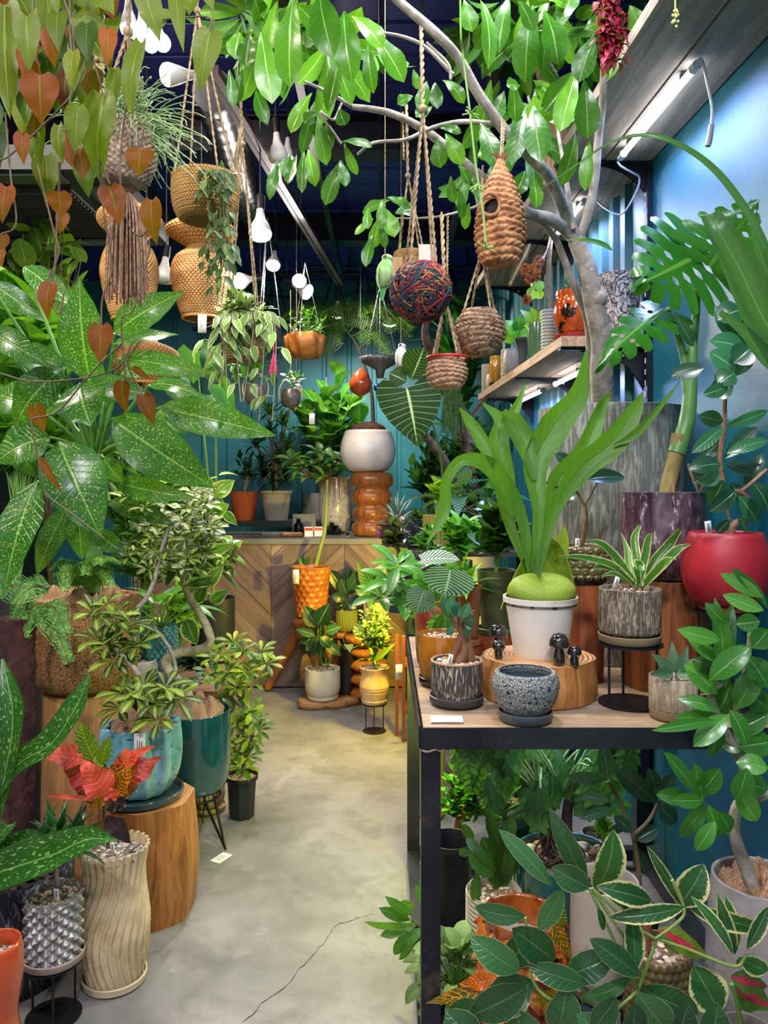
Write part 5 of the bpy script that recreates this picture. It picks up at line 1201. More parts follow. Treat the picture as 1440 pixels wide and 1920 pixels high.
st = MB(); stems(st, [[[(592, 1060), (600, 1030), (608, 1000), (612, 960), (614, 900)], (.016, .01)]], 5.02, n=8); st.build('stem', flat('#8a9a4a', .5), r); lf = MB(); LL(lf, [(570, 1058, 560, 1045, 12), (572, 1058, 580, 1042, 10), (590, 1060, 596, 1040, 10)], 5.0); lf.build('foliage', M_MID, r)
# white matt pot on driftwood slab
t = thing('driftwood_slab', 'irregular flat driftwood slab on the concrete under the white pot', 'wood slab', ((615-720)/F*4.85, 4.85, 0)); mb = MB(); mb.lathe([(0, 0), (.13, 0), (.14, .02), (.13, .045), (0, .045)], ((612-720)/F*4.85, 4.85, 0), 40, lambda a, i: .25*sin(a*2+.6)+.1*sin(a*5)+.04*sin(a*9), sx=1.15, sy=.75); mb.build('slab', wood('#8a5a30', '#c99a62', 6, 0, .7, .6), t)
r, c = plant('potted_dieffenbachia', 'compact dark green dumb cane with white midribs in a smooth matt cream pot', 605, 4.86, .047, 1252, 33, 'bullet', mottled('#cfc8b4', '#d8d2c2', 3, .5, 0), saucer=True, soil=.96, sr=.9)
lf = MB(); LL(lf, [(594, 1175, 570, 1135, 32), (596, 1172, 618, 1130, 36), (590, 1190, 555, 1180, 18), (588, 1195, 560, 1205, 22), (598, 1190, 585, 1230, 26), (602, 1200, 604, 1160, 20), (610, 1185, 640, 1175, 22), (606, 1200, 602, 1240, 18), (612, 1205, 640, 1230, 22), (600, 1195, 620, 1215, 24), (592, 1205, 572, 1220, 20), (610, 1190, 625, 1200, 24)], 4.82, 'ovate', jit=.12)
st = MB(); stems(st, [[(605, 1250), (598, 1210), (596, 1172)], [(612, 1250), (608, 1215), (604, 1195)], [(596, 1250), (588, 1225), (582, 1215)], [(615, 1248), (625, 1225), (630, 1215)]], 4.84, .006); fin(r, lf, G('#174a2c', '#235c34', 'speckle', '#7aa860', vein='#d8e6b4', rough=.35), st)
# turned spiral column stool
x = (690-720)/F*5.0; t = thing('spiral_stool', 'orange-brown turned wooden stool of stacked discs on the floor', 'stool', (x, 5.02, 0)); mb = MB(); Hs = zof(1190, 5.02); prof = [(0, 0)]
for i in range(4):
    for q in range(7): f = q/6; prof.append((.135*(.5+.5*sin(pi*f)), Hs*.86*(i+f)/4))
prof += [(.07, Hs*.88), (.15, Hs*.9), (.155, Hs), (0, Hs)]; mb.lathe(prof, (x, 5.02, 0), 40); mb.build('turned_body', wood('#8a4c18', '#c47a2e', 5, 2, .3, .15), t)
r, c =  plant('potted_peace_lily', 'striped broad leaves in a cream rimmed pot on the spiral stool', 704, 5.02, Hs, 1128, 24, 'taper', flat('#c9bf9e', .4), tex=T_ribs(30, .05), n=120, soil=.95)
lf = MB(); LL(lf, [(700, 1120, 670, 1050, 26), (702, 1118, 690, 1060, 24), (705, 1115, 722, 1060, 22), (706, 1118, 735, 1085, 22), (700, 1122, 680, 1080, 22), (704, 1120, 712, 1090, 22), (700, 1125, 690, 1140, 18), (708, 1122, 735, 1120, 22), (696, 1120, 665, 1105, 20)], 4.98, 'ovate', jit=.1); fin(r, lf, G('#2f6a34', '#4a8a40', 'veined', '#a9cf90', rough=.35))
t2 = thing('wooden_side_stool', 'small wooden stool under the green ribbed pot', 'stool', ((652-720)/F*5.1, 5.12, 0)); xx = (652-720)/F*5.12-.03; zz = zof(1185, 5.12); mb = MB(); mb.lathe([(0, zz-.03), (.09, zz-.03), (.095, zz-.015), (.09, zz), (0, zz)], (xx, 5.13, 0), 32); mb.build('seat', wm, t2)
for q in range(3): mb = MB(); a = q*TAU/3; mb.tube([(xx+.05*cos(a), 5.13+.05*sin(a), zz-.03), (xx+.08*cos(a), 5.13+.08*sin(a), .01)], .012, 8, smooth=False); mb.build('leg', wm, t2)
r, c = plant('potted_rubber_plant', 'small rubber plant with dark stiff leaves in a green ribbed pot', 650, 5.13, zz+.001, 1143, 21, 'bowl', flat('#7f8a3c', .25, coat=.6), tex=T_ribs(22, .1), n=132, soil=.96)
lf = MB(); LL(lf, [(648, 1110, 618, 1068, 26), (650, 1105, 655, 1065, 28), (652, 1108, 680, 1068, 26), (650, 1125, 622, 1115, 20), (652, 1125, 680, 1120, 20), (650, 1130, 630, 1140, 16), (650, 1115, 640, 1085, 24), (652, 1115, 668, 1090, 22), (650, 1132, 670, 1138, 14)], 5.1, 'ellip'); st = MB(); stems(st, [[(650, 1142), (651, 1120), (650, 1100)]], 5.11, .006); fin(r, lf, G('#22402f', '#35573f', vein='#8a9a80', rough=.25), st, M_TWIG); tagcard(r, P(641, 1145, 5.08), .014, .04)
QP('large leafy plant with zebra calathea leaf between the stools', 'potted_calathea', 650, 4.98, 0, 1215, 15, 'nursery', black, 'ros', (630, 1160, 680, 1180), G('#23583a', '#2f6a44', 'stripe', '#c6dcb0', vein='#d8ecc0'), 5, .16, .08, 'ovate', kw=dict(el=(20, 70), pet=.7))
# tan pot on wire stand with lime foliage
wirestand('short black wire stand on the floor by the ladder shelf', (702-720)/F*4.36, 4.36, 0, zof(1318, 4.36), .07)
r, c = plant('potted_lime_bush', 'yellow-lit dense little bush in a tan waisted pot on the small wire stand', 702, 4.36, zof(1318, 4.36), 1250, 29, 'hips', mottled('#b08d5c', '#c6a878', 6, .35, .1), saucer=True, tex=lambda a, t: -.03 if .33 < t < .36 or .4 < t < .42 else 0, soil=.95, sr=.85)
foli(r, BR, (662, 1138, 742, 1215), 4.34, G('#5c8f1c', '#b4d83a', 'center', '#e9f0a0', tr=.35), (46, 12), .04, .02, 'ellip', c=c, dep=.9, sm=M_STEM)
lf = MB(); R = random.Random(5)
for q in ((690, 1215), (705, 1200), (715, 1215), (700, 1240)): rosette(lf, MB(), P(q[0], q[1], 4.33), 16, .1, .016, 'strap', (-10, 70), .15, R=R, nv=4, nu=1)
LL(lf, [(700, 1240, 742, 1205, 12, -.03)], 4.3, 'lance'); lf.build('grass_leaves', G('#8fc42c', '#c4e04a', tr=.35), r)
# slim ladder stand
t = thing('ladder_stand', 'slim orange-brown wooden ladder stand tight against the bench side', 'plant stand', (.12, 3.7, 0))
for k, (px, y0, y1, Yk) in enumerate(((744, 1190, 1372, 4.28), (757, 1192, 1384, 4.18))):
    X = (px-720)/F*Yk; mb = MB(); mb.box((X, Yk, zof(y0, Yk)/2), (.02, .03, zof(y0, Yk))); mb.build('upright', flat('#7a3c16', .35), t, smooth=False); mb = MB()
    mb.box((X+.16, Yk+.06, .32), (.02, .03, .64)); mb.build('upright', flat('#7a3c16', .35), t, smooth=False)
for z in (.18, .42): mb = MB(); mb.box(((757-720)/F*4.18+.09, 4.24, z), (.17, .16, .02)); mb.build('rung_shelf', flat('#8a4a1a', .35), t, smooth=False)
hangtag(t, P(748, 1246, 4.1), .035, .08, rz=.2)
# ================================================================ TIERED RACK RIGHT OF THE AISLE, BEHIND THE BENCH
t = thing('tiered_plant_rack', 'dark steel rack behind the bench crowded with small pots', 'rack', (.42, 3.9, 0)); RZ = [.42, .78, 1.05]
for i, z in enumerate(RZ): mb = MB(); mb.box((.46, 3.75+.22*i, z-.012), (.66, .42, .024)); mb.build('shelf_board', flat('#3b2c22', .6), t, smooth=False)
for q in ((.15, 3.56), (.77, 3.56), (.15, 4.4), (.77, 4.4)): mb = MB(); mb.box((q[0], q[1], .54), (.025, .025, 1.08)); mb.build('post', flat('#1c1c20', .5, .4), t, smooth=False)
rk = [
 ('dark red and green leaved plant in a navy ribbed pot on the rack', 'potted_aglaonema', 748, 3.75, .78, 1044, 20, 'cyl', flat('#23283f', .3, coat=.5), BR, (715, 975, 775, 1035), G('#27402f', '#5c1c28', 'center', '#8a2c3a', rough=.3), (10, 6), .09, .045, 'ovate', dict(tex=T_ribs(22, .08), n=132)),
 ('silver spiky air plant in a dark square-looking pot on the top of the rack', 'potted_air_plant', 745, 4.2, 1.05, 985, 30, 'soft', flat('#2a2c30', .7), 'ros', (700, 900, 770, 940), G('#7c8f80', '#a3b09c', rough=.6, tr=.1), 60, .2, .012, 'strap', {}),
 ('bright lime leafy plant in a golden ribbed pot on the rack', 'potted_lime_plant', 818, 4.15, 1.05, 965, 26, 'cyl', flat('#8a7a3a', .3, coat=.5), BR, (785, 905, 865, 960), M_LIME, (12, 6), .09, .05, 'ovate', dict(tex=T_ribs(20, .1), n=120)),
 ('bush of lime green heart leaves on thin stalks behind the copper pot', 'potted_syngonium', 862, 3.75, .78, 1050, 24, 'soft', flat('#5c4a30', .3), BR, (825, 960, 915, 1040), M_BR, (20, 5), .11, .07, 'heart', {}),
 ('low dense green plant in a black ribbed pot on the rack', 'potted_peperomia', 790, 3.7, .78, 1045, 26, 'cyl', flat('#24262c', .3, coat=.5), BR, (770, 985, 835, 1040), M_MID, (16, 7), .06, .035, 'ovate', dict(tex=T_ribs(22, .08), n=132)),
 ('rosette of dark pointed leaves on the rack top next to the spiky air plant', 'potted_haworthia', 782, 4.3, 1.05, 980, 18, 'soft', flat('#3a3c40', .6), 'ros', (770, 930, 800, 960), M_DEEP, 24, .12, .03, 'strap', {}),
 ('white-veined dark arrow leaves above the rack', 'potted_alocasia', 860, 4.3, 1.05, 960, 20, 'soft', black, 'ros', (830, 860, 900, 950), G('#1b4a3a', '#2c5f48', 'veined', '#c6dcb4', rough=.25), 12, .2, .12, 'heart', dict()),
 ('speckled dumb cane leaves at the rack top by the wall', 'potted_dumb_cane', 905, 4.25, 1.05, 975, 20, 'soft', flat('#6a5a40', .5), 'ros', (880, 850, 930, 930), G('#1f5c2c', '#3a8a3a', 'speckle', '#d9e69a'), 12, .17, .08, 'ovate', dict()),
]
for a in rk:
    kk = {}
    if a[9] == 'ros': kk = dict(pet=.8, el=(20, 80)) if a[15] in ('heart', 'ovate') else dict(el=(5, 80))
    QP(*a[:16], kw=kk, **a[16])
# ================================================================ UNDER THE BENCH
def CR(pat=0): return G('#c8501c', '#2c4a1c', 'croton', '#e8b03a', rough=.3) if not pat else G('#b8342c', '#e0702c', 'croton', '#f0b84a', rough=.3)
r, c = plant('potted_epiphyllum', 'flat scalloped cactus leaves in a cream pot with spiral ridges under the bench', 926, 2.06, 0, 1668, 53, 'cyl', flat('#c9bfa6', .55), tex=T_spiral(26, .05, 2), n=96, rows=120, soil=.95, gk='coarse', th=.05)
lf = MB(); LL(lf, [(935, 1665, 905, 1570, 44), (938, 1660, 950, 1540, 40), (925, 1640, 880, 1600, 36), (915, 1625, 875, 1572, 24), (940, 1600, 915, 1525, 28), (945, 1580, 960, 1530, 30), (945, 1660, 955, 1605, 26), (900, 1590, 860, 1600, 18), (895, 1640, 890, 1690, 22, -.03), (960, 1640, 962, 1590, 24), (885, 1575, 868, 1545, 20)], 2.05, 'cren', nv=20, fold=.3)
fin(r, lf, G('#2c5a24', '#3f7a30', vein='#7a9a50', rough=.4))
r, c = plant('orange_ruffled_pot', 'empty orange-brown glazed pot with a frilly ruffled collar under the bench', 978, 1.86, 0, 1712, 74, 'soft', mottled('#6f2c0c', '#a05822', 14, .12, .3, 30, coat=1), soil=.5, grav=None, cat='pot', th=.1)
mb = MB(); z = zof(1712, 1.86); X = (978-720)/F*1.86
for k, (zz, rr) in enumerate(((z-.015, .1), (z-.07, .108), (z-.13, .1))):
    rows = []
    for i in range(6): t = i/5; rows.append([V((X+cos(a)*(rr-.008+.02*t+.006*sin(a*14+k)), 1.86+sin(a)*(rr-.008+.02*t+.006*sin(a*14+k)), zz-.03*t+.012*sin(a*9+k*2)*t)) for a in [TAU*j/120 for j in range(120)]])
    mb.grid(rows, True)
mb.build('ruffle', mottled('#8a3410', '#c8782a', 30, .12, .4, 60, coat=1), r); mb = MB(); mb.lathe([(.09, z-.012), (.088, z-.06), (.08, z-.09), (0, z-.1)], (X, 1.86, 0), 30); mb.build('glazed_inside', flat('#b09c8c', .25), r)
r, c = plant('potted_xanadu', 'split-leaf philodendron with stout rooty trunk in a large blue-green glazed tub under the bench', 1062, 2.28, 0, 1600, 98, 'soft', mottled('#1c4a46', '#27605a', 6, .15, .1, 20, coat=1, c3='#6a9a90', sc3=30, stretch=(1, 1, .3)), soil=.95, gk='coarse', n=64, th=.06)
st = MB(); stems(st, [[[(1030, 1600), (1020, 1540), (1012, 1490)], (.022, .015)], [[(1065, 1600), (1062, 1550), (1066, 1500)], (.02, .014)]], 2.28, n=10); R = random.Random(2)
for i in range(26): a = P(1040+R.uniform(-15, 20), 1570+R.uniform(-20, 10), 2.25); st.tube([a, a+V((R.uniform(-.06, .06), -.02, -.05)), a+V((R.uniform(-.09, .09), -.04, -.085))], .003, 5)
st.build('trunk', mottled('#3a2a20', '#5c4634', 30, .9, .8, 50), r); lf = MB(); st = MB()
for q in [(1012, 1490), (1066, 1500), (1040, 1520)]:
    for i in range(14):
        a = P(q[0], q[1], 2.27); e = a+V((R.uniform(-.26, .18), R.uniform(-.15, .25), R.uniform(.07, .27))); st.tube([a, a.lerp(e, .6)+V((0, 0, .05)), e], .003, 5); pinnate_leaf(lf, e, e+V((R.uniform(-.06, .06), -.03, -.1)), .085, (R.uniform(-.3, .3), -1, .4))
fin(r, lf, G('#2f6a24', '#4c8a30', vein='#a0c060'), st, flat('#7fa050', .5), ns='leaf_stalk')
wirestand('black wire stand under the tall beige planter below the bench', .508, 1.77, 0, .24, .07)
r = thing('beige_planter', 'tall plain beige planter on a wire stand under the bench', 'pot', (.508, 1.77, .24)); pot(r, 'bullet', .508, 1.77, .24, .077, zof(1648, 1.77)-.24, mottled('#a59a8a', '#b5aa9a', 3, .4, 0), soil=.9, grav='soil', saucer=True, smat=flat('#7a706a', .4), sr=1.02)
r, c = plant('potted_stalk', 'bumpy olive-brown pot with pebbles and a cut stem under the bench', 1232, 1.6, .24, 1775, 60, 'soft', mottled('#4a3f20', '#6a5a30', 30, .35, .4, 60), tex=T_dots(26, 12, .07), n=180, rows=80, soil=.93, gk='coarse')
wirestand('short black wire stand below the bumpy olive-brown pot', c.x, 1.6, 0, .239, .06)
st = MB(); stems(st, [[(1213, 1780), (1214, 1730), (1216, 1690)]], 1.6, .009, 12); st.build('cut_stem', flat('#7a4a34', .6), r)
r, c = plant('potted_clusia', 'big green glossy-leaved shrub with forked trunk in a grey burlap-topped barrel, right foreground', 1425, 1.62, .0, 1645, 96, 'barrel', mottled('#7f7b78', '#95918c', 8, .7, .4, 50), soil=.93, grav='soil', n=64); burlap(r, c+V((0, 0, .01)), .09, .06, 3)
BR = 'bush'
st = MB(); stems(st, [[[(1410, 1660), (1395, 1620), (1378, 1560), (1385, 1510), (1420, 1495), (1450, 1485)], (.014, .011)], [[(1385, 1520), (1395, 1450), (1375, 1400), (1350, 1350), (1330, 1300)], (.01, .007)], [[(1395, 1450), (1380, 1340), (1400, 1250), (1410, 1160)], (.008, .005)]], 1.55, n=8)
lf = MB(); LL(lf, [(1360, 1290, 1340, 1120, 34), (1352, 1280, 1372, 1130, 32), (1350, 1200, 1270, 1180, 32), (1352, 1240, 1290, 1200, 30), (1360, 1262, 1300, 1235, 40), (1330, 1275, 1410, 1210, 46), (1345, 1300, 1283, 1245, 50), (1350, 1330, 1270, 1310, 28), (1352, 1345, 1265, 1345, 30), (1340, 1350, 1222, 1370, 22), (1365, 1340, 1300, 1400, 40), (1350, 1350, 1330, 1420, 34), (1370, 1280, 1340, 1345, 44), (1380, 1330, 1420, 1250, 46), (1400, 1400, 1368, 1330, 40),
 (1430, 1120, 1350, 1075, 28), (1440, 1140, 1370, 1065, 26), (1432, 1145, 1355, 1115, 30), (1425, 1165, 1380, 1170, 36), (1400, 1190, 1440, 1200, 34), (1410, 1215, 1440, 1180, 44), (1400, 1230, 1440, 1290, 50), (1390, 1290, 1440, 1330, 44), (1375, 1370, 1440, 1340, 44), (1385, 1400, 1450, 1390, 50), (1380, 1430, 1440, 1440, 40), (1300, 1480, 1245, 1410, 34), (1310, 1490, 1350, 1440, 44), (1318, 1500, 1300, 1430, 36), (1320, 1500, 1260, 1500, 30),
 (1325, 1505, 1275, 1570, 32), (1328, 1510, 1350, 1570, 30), (1340, 1540, 1305, 1595, 32), (1370, 1560, 1350, 1525, 34), (1345, 1520, 1388, 1580, 34), (1380, 1500, 1400, 1440, 44), (1440, 1480, 1375, 1460, 50), (1380, 1480, 1420, 1540, 40), (1300, 1500, 1230, 1490, 34), (1395, 1390, 1350, 1400, 40), (1400, 1350, 1440, 1300, 40), (1360, 1170, 1322, 1130, 28)], 1.5, 'ellip', jit=.07, nv=9)
fin(r, lf, G('#2f7a2c', '#4f9a3c', vein='#9ac87a', rough=.25, tr=.2), st, M_BARK, ns='trunk')
# variegated hoya sprawling at the bottom right
r, c = plant('variegated_hoya', 'large waxy leaves with cream margins sprawling across the lower right corner', 1110, 1.38, .0, 1965, 70, 'nursery', black, soil=.95, grav='soil')
lf = MB(); lv = [(985, 1718, 890, 1700, 40), (1040, 1800, 960, 1740, 60), (975, 1820, 880, 1755, 56), (1035, 1660, 935, 1555, 36), (1100, 1660, 1030, 1515, 40), (1105, 1665, 1035, 1625, 50), (1010, 1745, 1055, 1665, 40), (1000, 1840, 905, 1895, 70), (1100, 1845, 990, 1810, 44), (900, 1880, 830, 1920, 60), (1060, 1850, 1045, 1930, 70), (1155, 1870, 1110, 1930, 50), (1200, 1830, 1105, 1760, 46), (1195, 1860, 1250, 1930, 70), (1200, 1850, 1310, 1900, 60), (1185, 1830, 1090, 1870, 30), (900, 1960, 835, 1895, 64), (1010, 1960, 960, 1890, 70), (880, 1905, 990, 1850, 66), (1150, 1960, 1080, 1900, 64), (1260, 1960, 1290, 1880, 66), (1330, 1960, 1345, 1880, 60), (1060, 1830, 1150, 1790, 56), (1180, 1950, 1190, 1880, 60), (945, 1800, 1010, 1760, 56)]
LL(lf, lv, 1.3, 'ellip', jit=.05, nv=10, nu=3, bend=.1); st = MB()
stems(st, [[(1110, 1960, 1.38), (1150, 1900), (1200, 1850), (1195, 1800), (1110, 1665)], [(1110, 1960, 1.38), (1050, 1890), (1000, 1840), (985, 1720)], [(1195, 1850), (1140, 1740), (1105, 1665)], [(1230, 1760), (1290, 1780), (1376, 1812), (1400, 1790)], [(1230, 1760), (1270, 1730), (1283, 1705), (1260, 1650)], [(1200, 1850), (1225, 1780), (1230, 1762)], [(1110, 1665), (1180, 1730), (1228, 1760)]], 1.3, .0028)
st.build('runner', flat('#7f9a4a', .5), r); lf.build('green_leaf', G('#2f5a38', '#3f6f44', 'edge', '#c9d08a', vein='#6f8f60', rough=.22, tr=.12), r)
lf = MB(); LL(lf, [(1115, 1665, 1150, 1555, 66), (1118, 1662, 1222, 1690, 44), (1130, 1665, 1225, 1720, 34), (1190, 1825, 1180, 1705, 46), (1285, 1705, 1212, 1585, 22), (1285, 1700, 1140, 1720, 34), (1375, 1790, 1295, 1680, 26), (1375, 1785, 1345, 1675, 30), (1378, 1790, 1360, 1680, 30, .03), (1290, 1700, 1440, 1740, 40), (1350, 1900, 1300, 1810, 76), (1270, 1700, 1320, 1620, 60), (1400, 1780, 1440, 1700, 30), (1385, 1795, 1440, 1820, 40), (1120, 1700, 1132, 1745, 20)], 1.3, 'ellip', jit=.05, nv=10, nu=4, bend=.1)
lf.build('variegated_leaf', G('#2c5c34', '#3a6f3c', 'margin', '#e9e59a', vein='#7f9f60', rough=.25, tr=.15), r)
# crotons low down
r, c = plant('potted_croton', 'orange and yellow croton leaves poking from behind the bench leg at floor level', 905, 1.72, 0, 1905, 40, 'nursery', black, grav='soil', soil=.95)
lf = MB(); LL(lf, [(935, 1850, 800, 1880, 34), (930, 1835, 860, 1845, 30), (905, 1910, 870, 1850, 26), (960, 1900, 1000, 1930, 50), (950, 1880, 905, 1930, 40), (1030, 1720, 1070, 1800, 30), (1040, 1700, 1060, 1740, 30), (1000, 1880, 1050, 1850, 26)], 1.6, 'lance', wave=.1, nv=12); lf.build('foliage', CR(), r)
r, c = plant('potted_red_croton', 'red, pink and green croton leaves beside the barrel at the right edge', 1400, 1.42, 0, 1930, 50, 'nursery', flat('#6f6a62', .6), grav='tan', soil=.95)
lf = MB(); LL(lf, [(1372, 1850, 1450, 1890, 56), (1370, 1830, 1440, 1850, 40), (1235, 1740, 1330, 1800, 40), (1240, 1750, 1290, 1790, 34), (1380, 1810, 1400, 1790, 16), (1085, 1860, 1120, 1880, 24)], 1.38, 'lance', wave=.06, nv=10); st = MB(); stems(st, [[(1390, 1925), (1380, 1870), (1372, 1845)]], 1.38, .004)
fin(r, lf, G('#4a7a2c', '#6f8a34', 'center', '#d82c4a', vein='#e07a4a', rough=.3), st)
# pale pilea, phlebodium leaves poking out, black pots
r, c = plant('potted_pilea', 'pale green small round-leaved plant low beside the bench leg', 852, 1.98, 0, 1845, 34, 'taper', black, soil=.95)
foli(r, 'ros', (812, 1680, 890, 1830), 1.97, G('#6f9a58', '#8fb86c', vein='#b8d890', rough=.5), 44, .052, .05, 'round', c=c, pet=2.0, el=(15, 88), R=random.Random(4))
r, c = plant('black_nursery_pot', 'stack-like tall black plastic nursery pot behind the bench leg', 845, 2.35, 0, 1572, 44, 'nursery', flat('#16171b', .5), grav='soil', soil=.8, cat='pot', th=.04)
r, c = plant('potted_blue_star_fern', 'lobed bright green fern fronds poking out of the bench side into the aisle', 800, 2.25, 0, 1745, 26, 'nursery', black, soil=.95, grav='soil')
lf = MB(); LL(lf, [(775, 1715, 722, 1680, 20), (770, 1725, 710, 1702, 22), (780, 1730, 682, 1728, 16), (775, 1735, 712, 1755, 22), (772, 1745, 738, 1790, 22), (778, 1765, 748, 1800, 14), (778, 1700, 745, 1695, 18), (790, 1740, 760, 1770, 22), (800, 1700, 780, 1660, 18), (795, 1690, 790, 1640, 16)], 2.05, 'ellip', wave=.04); st = MB(); stems(st, [[(800, 1750, 2.25), (785, 1735, 2.15), (770, 1725, 2.05)], [(800, 1750, 2.25), (790, 1745, 2.15), (778, 1760, 2.05)]], 2.1, .003); fin(r, lf, G('#3f8a2c', '#5c9a34', vein='#8ab85a'), st)
# plants further under the bench
r, c = plant('potted_hedge_plant', 'dense fine-leaved green bush behind the bench leg under the bench', 850, 2.75, 0, 1590, 40, 'taper', flat('#3a2a20', .6), soil=.95, grav='soil'); foli(r, BR, (822, 1400, 925, 1560), 2.75, G('#2c8a2c', '#5cb03c', vein='#a0d870', rough=.25), (50, 12), .035, .024, 'ovate', c=c, sm=flat('#8a4a2c'))
r, c = plant('potted_dracaena', 'green strap-leaved plant in a dark green pot at the back under the bench', 968, 2.97, 0, 1492, 42, 'soft', mottled('#173f30', '#205040', 6, .2, 0, coat=.6), soil=.95)
lf = MB(); st = MB(); rosette(lf, st, c+V((0, 0, .02)), 26, .26, .04, 'strap', (10, 85), .1); rosette(lf, st, P(930, 1540, 2.75), 14, .2, .05, 'lance', (20, 85), .1); fin(r, lf, M_MID, st)
r, c = plant('potted_swiss_cheese_plant', 'small split-leaf plant before the teal wall under the bench', 1120, 2.7, 0, 1560, 30, 'soft', flat('#8e8a84', .6), soil=.95, grav='soil'); lf = MB(); st = MB(); PL(lf, [(1120, 1500, 1085, 1440, 60), (1122, 1500, 1130, 1425, 66), (1125, 1500, 1165, 1450, 60), (1118, 1520, 1075, 1500, 50), (1124, 1520, 1170, 1500, 50), (1120, 1530, 1140, 1560, 44)], 2.65); stems(st, [[(1120, 1560), (1120, 1500)]], 2.7, .006); fin(r, lf, M_BR, st)
r, c = plant('potted_rhododendron', 'dark glossy whorled leaves on brown twigs before the teal wall under the bench', 1195, 2.0, 0, 1700, 40, 'nursery', flat('#2a2b30', .5), soil=.95, grav='soil')
lf = MB(); LL(lf, [(1140, 1460, 1128, 1395, 36), (1138, 1460, 1062, 1455, 24), (1145, 1500, 1092, 1490, 24), (1150, 1515, 1085, 1535, 20), (1235, 1505, 1150, 1440, 40), (1232, 1485, 1215, 1440, 30), (1238, 1490, 1262, 1450, 26), (1235, 1510, 1268, 1545, 34), (1190, 1575, 1235, 1550, 30), (1190, 1585, 1210, 1640, 26), (1240, 1500, 1262, 1500, 20), (1185, 1560, 1150, 1530, 24), (1180, 1540, 1140, 1560, 20), (1240, 1495, 1225, 1470, 16)], 1.95, 'ellip')
st = MB(); stems(st, [[[(1200, 1700), (1196, 1620), (1185, 1560), (1165, 1510), (1140, 1465)], (.008, .004)], [[(1188, 1565), (1215, 1540), (1238, 1500)], .005]], 1.98, n=7); fin(r, lf, G('#1f3f30', '#3a5f44', vein='#7a9a7a', rough=.25, tr=.12), st, M_TWIG)
# ================================================================ LEFT SIDE, FLOOR LEVEL
x, y = -.763, 2.176
r = thing('potted_croton', 'colourful croton in a tall wavy fluted cream vase pot on the concrete floor', 'plant', (x, y, 0))
PR['wavy'] = [(.78, 0), (.82, .05), (.93, .2), (1, .4), (.98, .52), (.88, .72), (.88, .86), (.99, 1)]
c = pot(r, 'wavy', x, y, 0, .099, .385, mottled('#bca67c', '#d2be94', 14, .85, .4, 60), T_flute(26, .13, .3), n=208, rows=70, th=.12, soil=.95, grav='grey', saucer=True, smat=mottled('#b9a684', '#c8b898', 10, .7, .2), sr=.9)
st = MB(); stems(st, [[[(205, 1590), (200, 1560), (196, 1525), (198, 1490)], (.006, .005)]], 2.15, n=8); st.build('stem', M_TWIG, r)
YL = 2.1; lf = MB(); LL(lf, [(178, 1425, 150, 1352, 50), (190, 1430, 205, 1380, 34), (195, 1470, 180, 1408, 26, -.05)], YL, 'lobed', nv=16); lf.build('green_leaf', G('#3f7a1c', '#5a8f24', 'veined', '#e8d84a', vein='#e8e050', rough=.28), r)
lf = MB(); LL(lf, [(165, 1425, 72, 1410, 44), (190, 1470, 118, 1430, 60), (205, 1490, 150, 1425, 58, -.06), (205, 1480, 218, 1500, 36, -.08), (220, 1475, 303, 1420, 56), (215, 1450, 290, 1398, 32), (230, 1450, 240, 1400, 34), (195, 1490, 130, 1465, 46), (180, 1500, 85, 1492, 10)], YL, 'lance', wave=.12, nv=12, up=.6); lf.build('red_leaf', G('#b02438', '#c8504c', 'croton', '#d8804c', rough=.5), r)
lf = MB(); LL(lf, [(212, 1490, 226, 1412, 46), (200, 1480, 180, 1408, 34), (200, 1490, 165, 1515, 36), (220, 1490, 250, 1435, 40), (205, 1490, 230, 1520, 24), (195, 1500, 140, 1480, 26), (225, 1490, 260, 1470, 26), (200, 1500, 205, 1512, 20)], YL, 'lance', wave=.12, nv=12); lf.build('yellow_veined_leaf', G('#3a4a14', '#7a2a18', 'croton', '#e0b02a', rough=.3), r)
for q in [(200, 1530, 245, 1580, 40), (205, 1500, 240, 1510, 34)]: lf = MB(); LL(lf, [q], YL, 'lance', wave=.1, nv=12); lf.build('dark_leaf', G('#2a1016', '#3f1a1c', vein='#6a2a34', rough=.35, tr=.05), r)
tagcard(r, P(211, 1600, 2.1), .011, .034)
wirestand('low black wire stand on the floor at the lower left', -.873, 2.03, 0, .15, .074, rot=.4)
x, y, z = -.873, 2.03, .15
r = thing('potted_song_plant', 'silver-grey fish-scale textured pot with a slim ringed trunk and arching dark leaves', 'plant', (x, y, z))
c = pot(r, 'cyl', x, y, z, .074, .178, mottled('#77746f', '#bab6b0', 40, .35, .3, 80, metal=.3), T_diamond(13, 6, .13), n=208, rows=90, soil=.93, saucer=True, smat=mottled('#9a8478', '#b09a90', 6, .4, .1), sr=1.08)
st = MB(); stems(st, [[[(108, 1680), (106, 1630), (110, 1590)], (.006, .005)]], 2.03); st.build('trunk', mottled('#6a5a48', '#8a7a64', 40, .7, .4), r); lf = MB(); R = random.Random(7)
rosette(lf, MB(), P(115, 1600, 2.03), 22, .13, .024, 'lance', (0, 85), .15, R=R); rosette(lf, MB(), P(85, 1590, 2.06), 16, .12, .022, 'lance', (0, 85), .15, R=R); rosette(lf, MB(), P(145, 1585, 2.06), 14, .11, .022, 'lance', (10, 85), .15, R=R); lf.build('foliage', G('#1f4a30', '#2f6a3c', rough=.25), r); tagcard(r, P(107, 1690, 1.975), .012, .036)
x, y = -1.1, 2.22
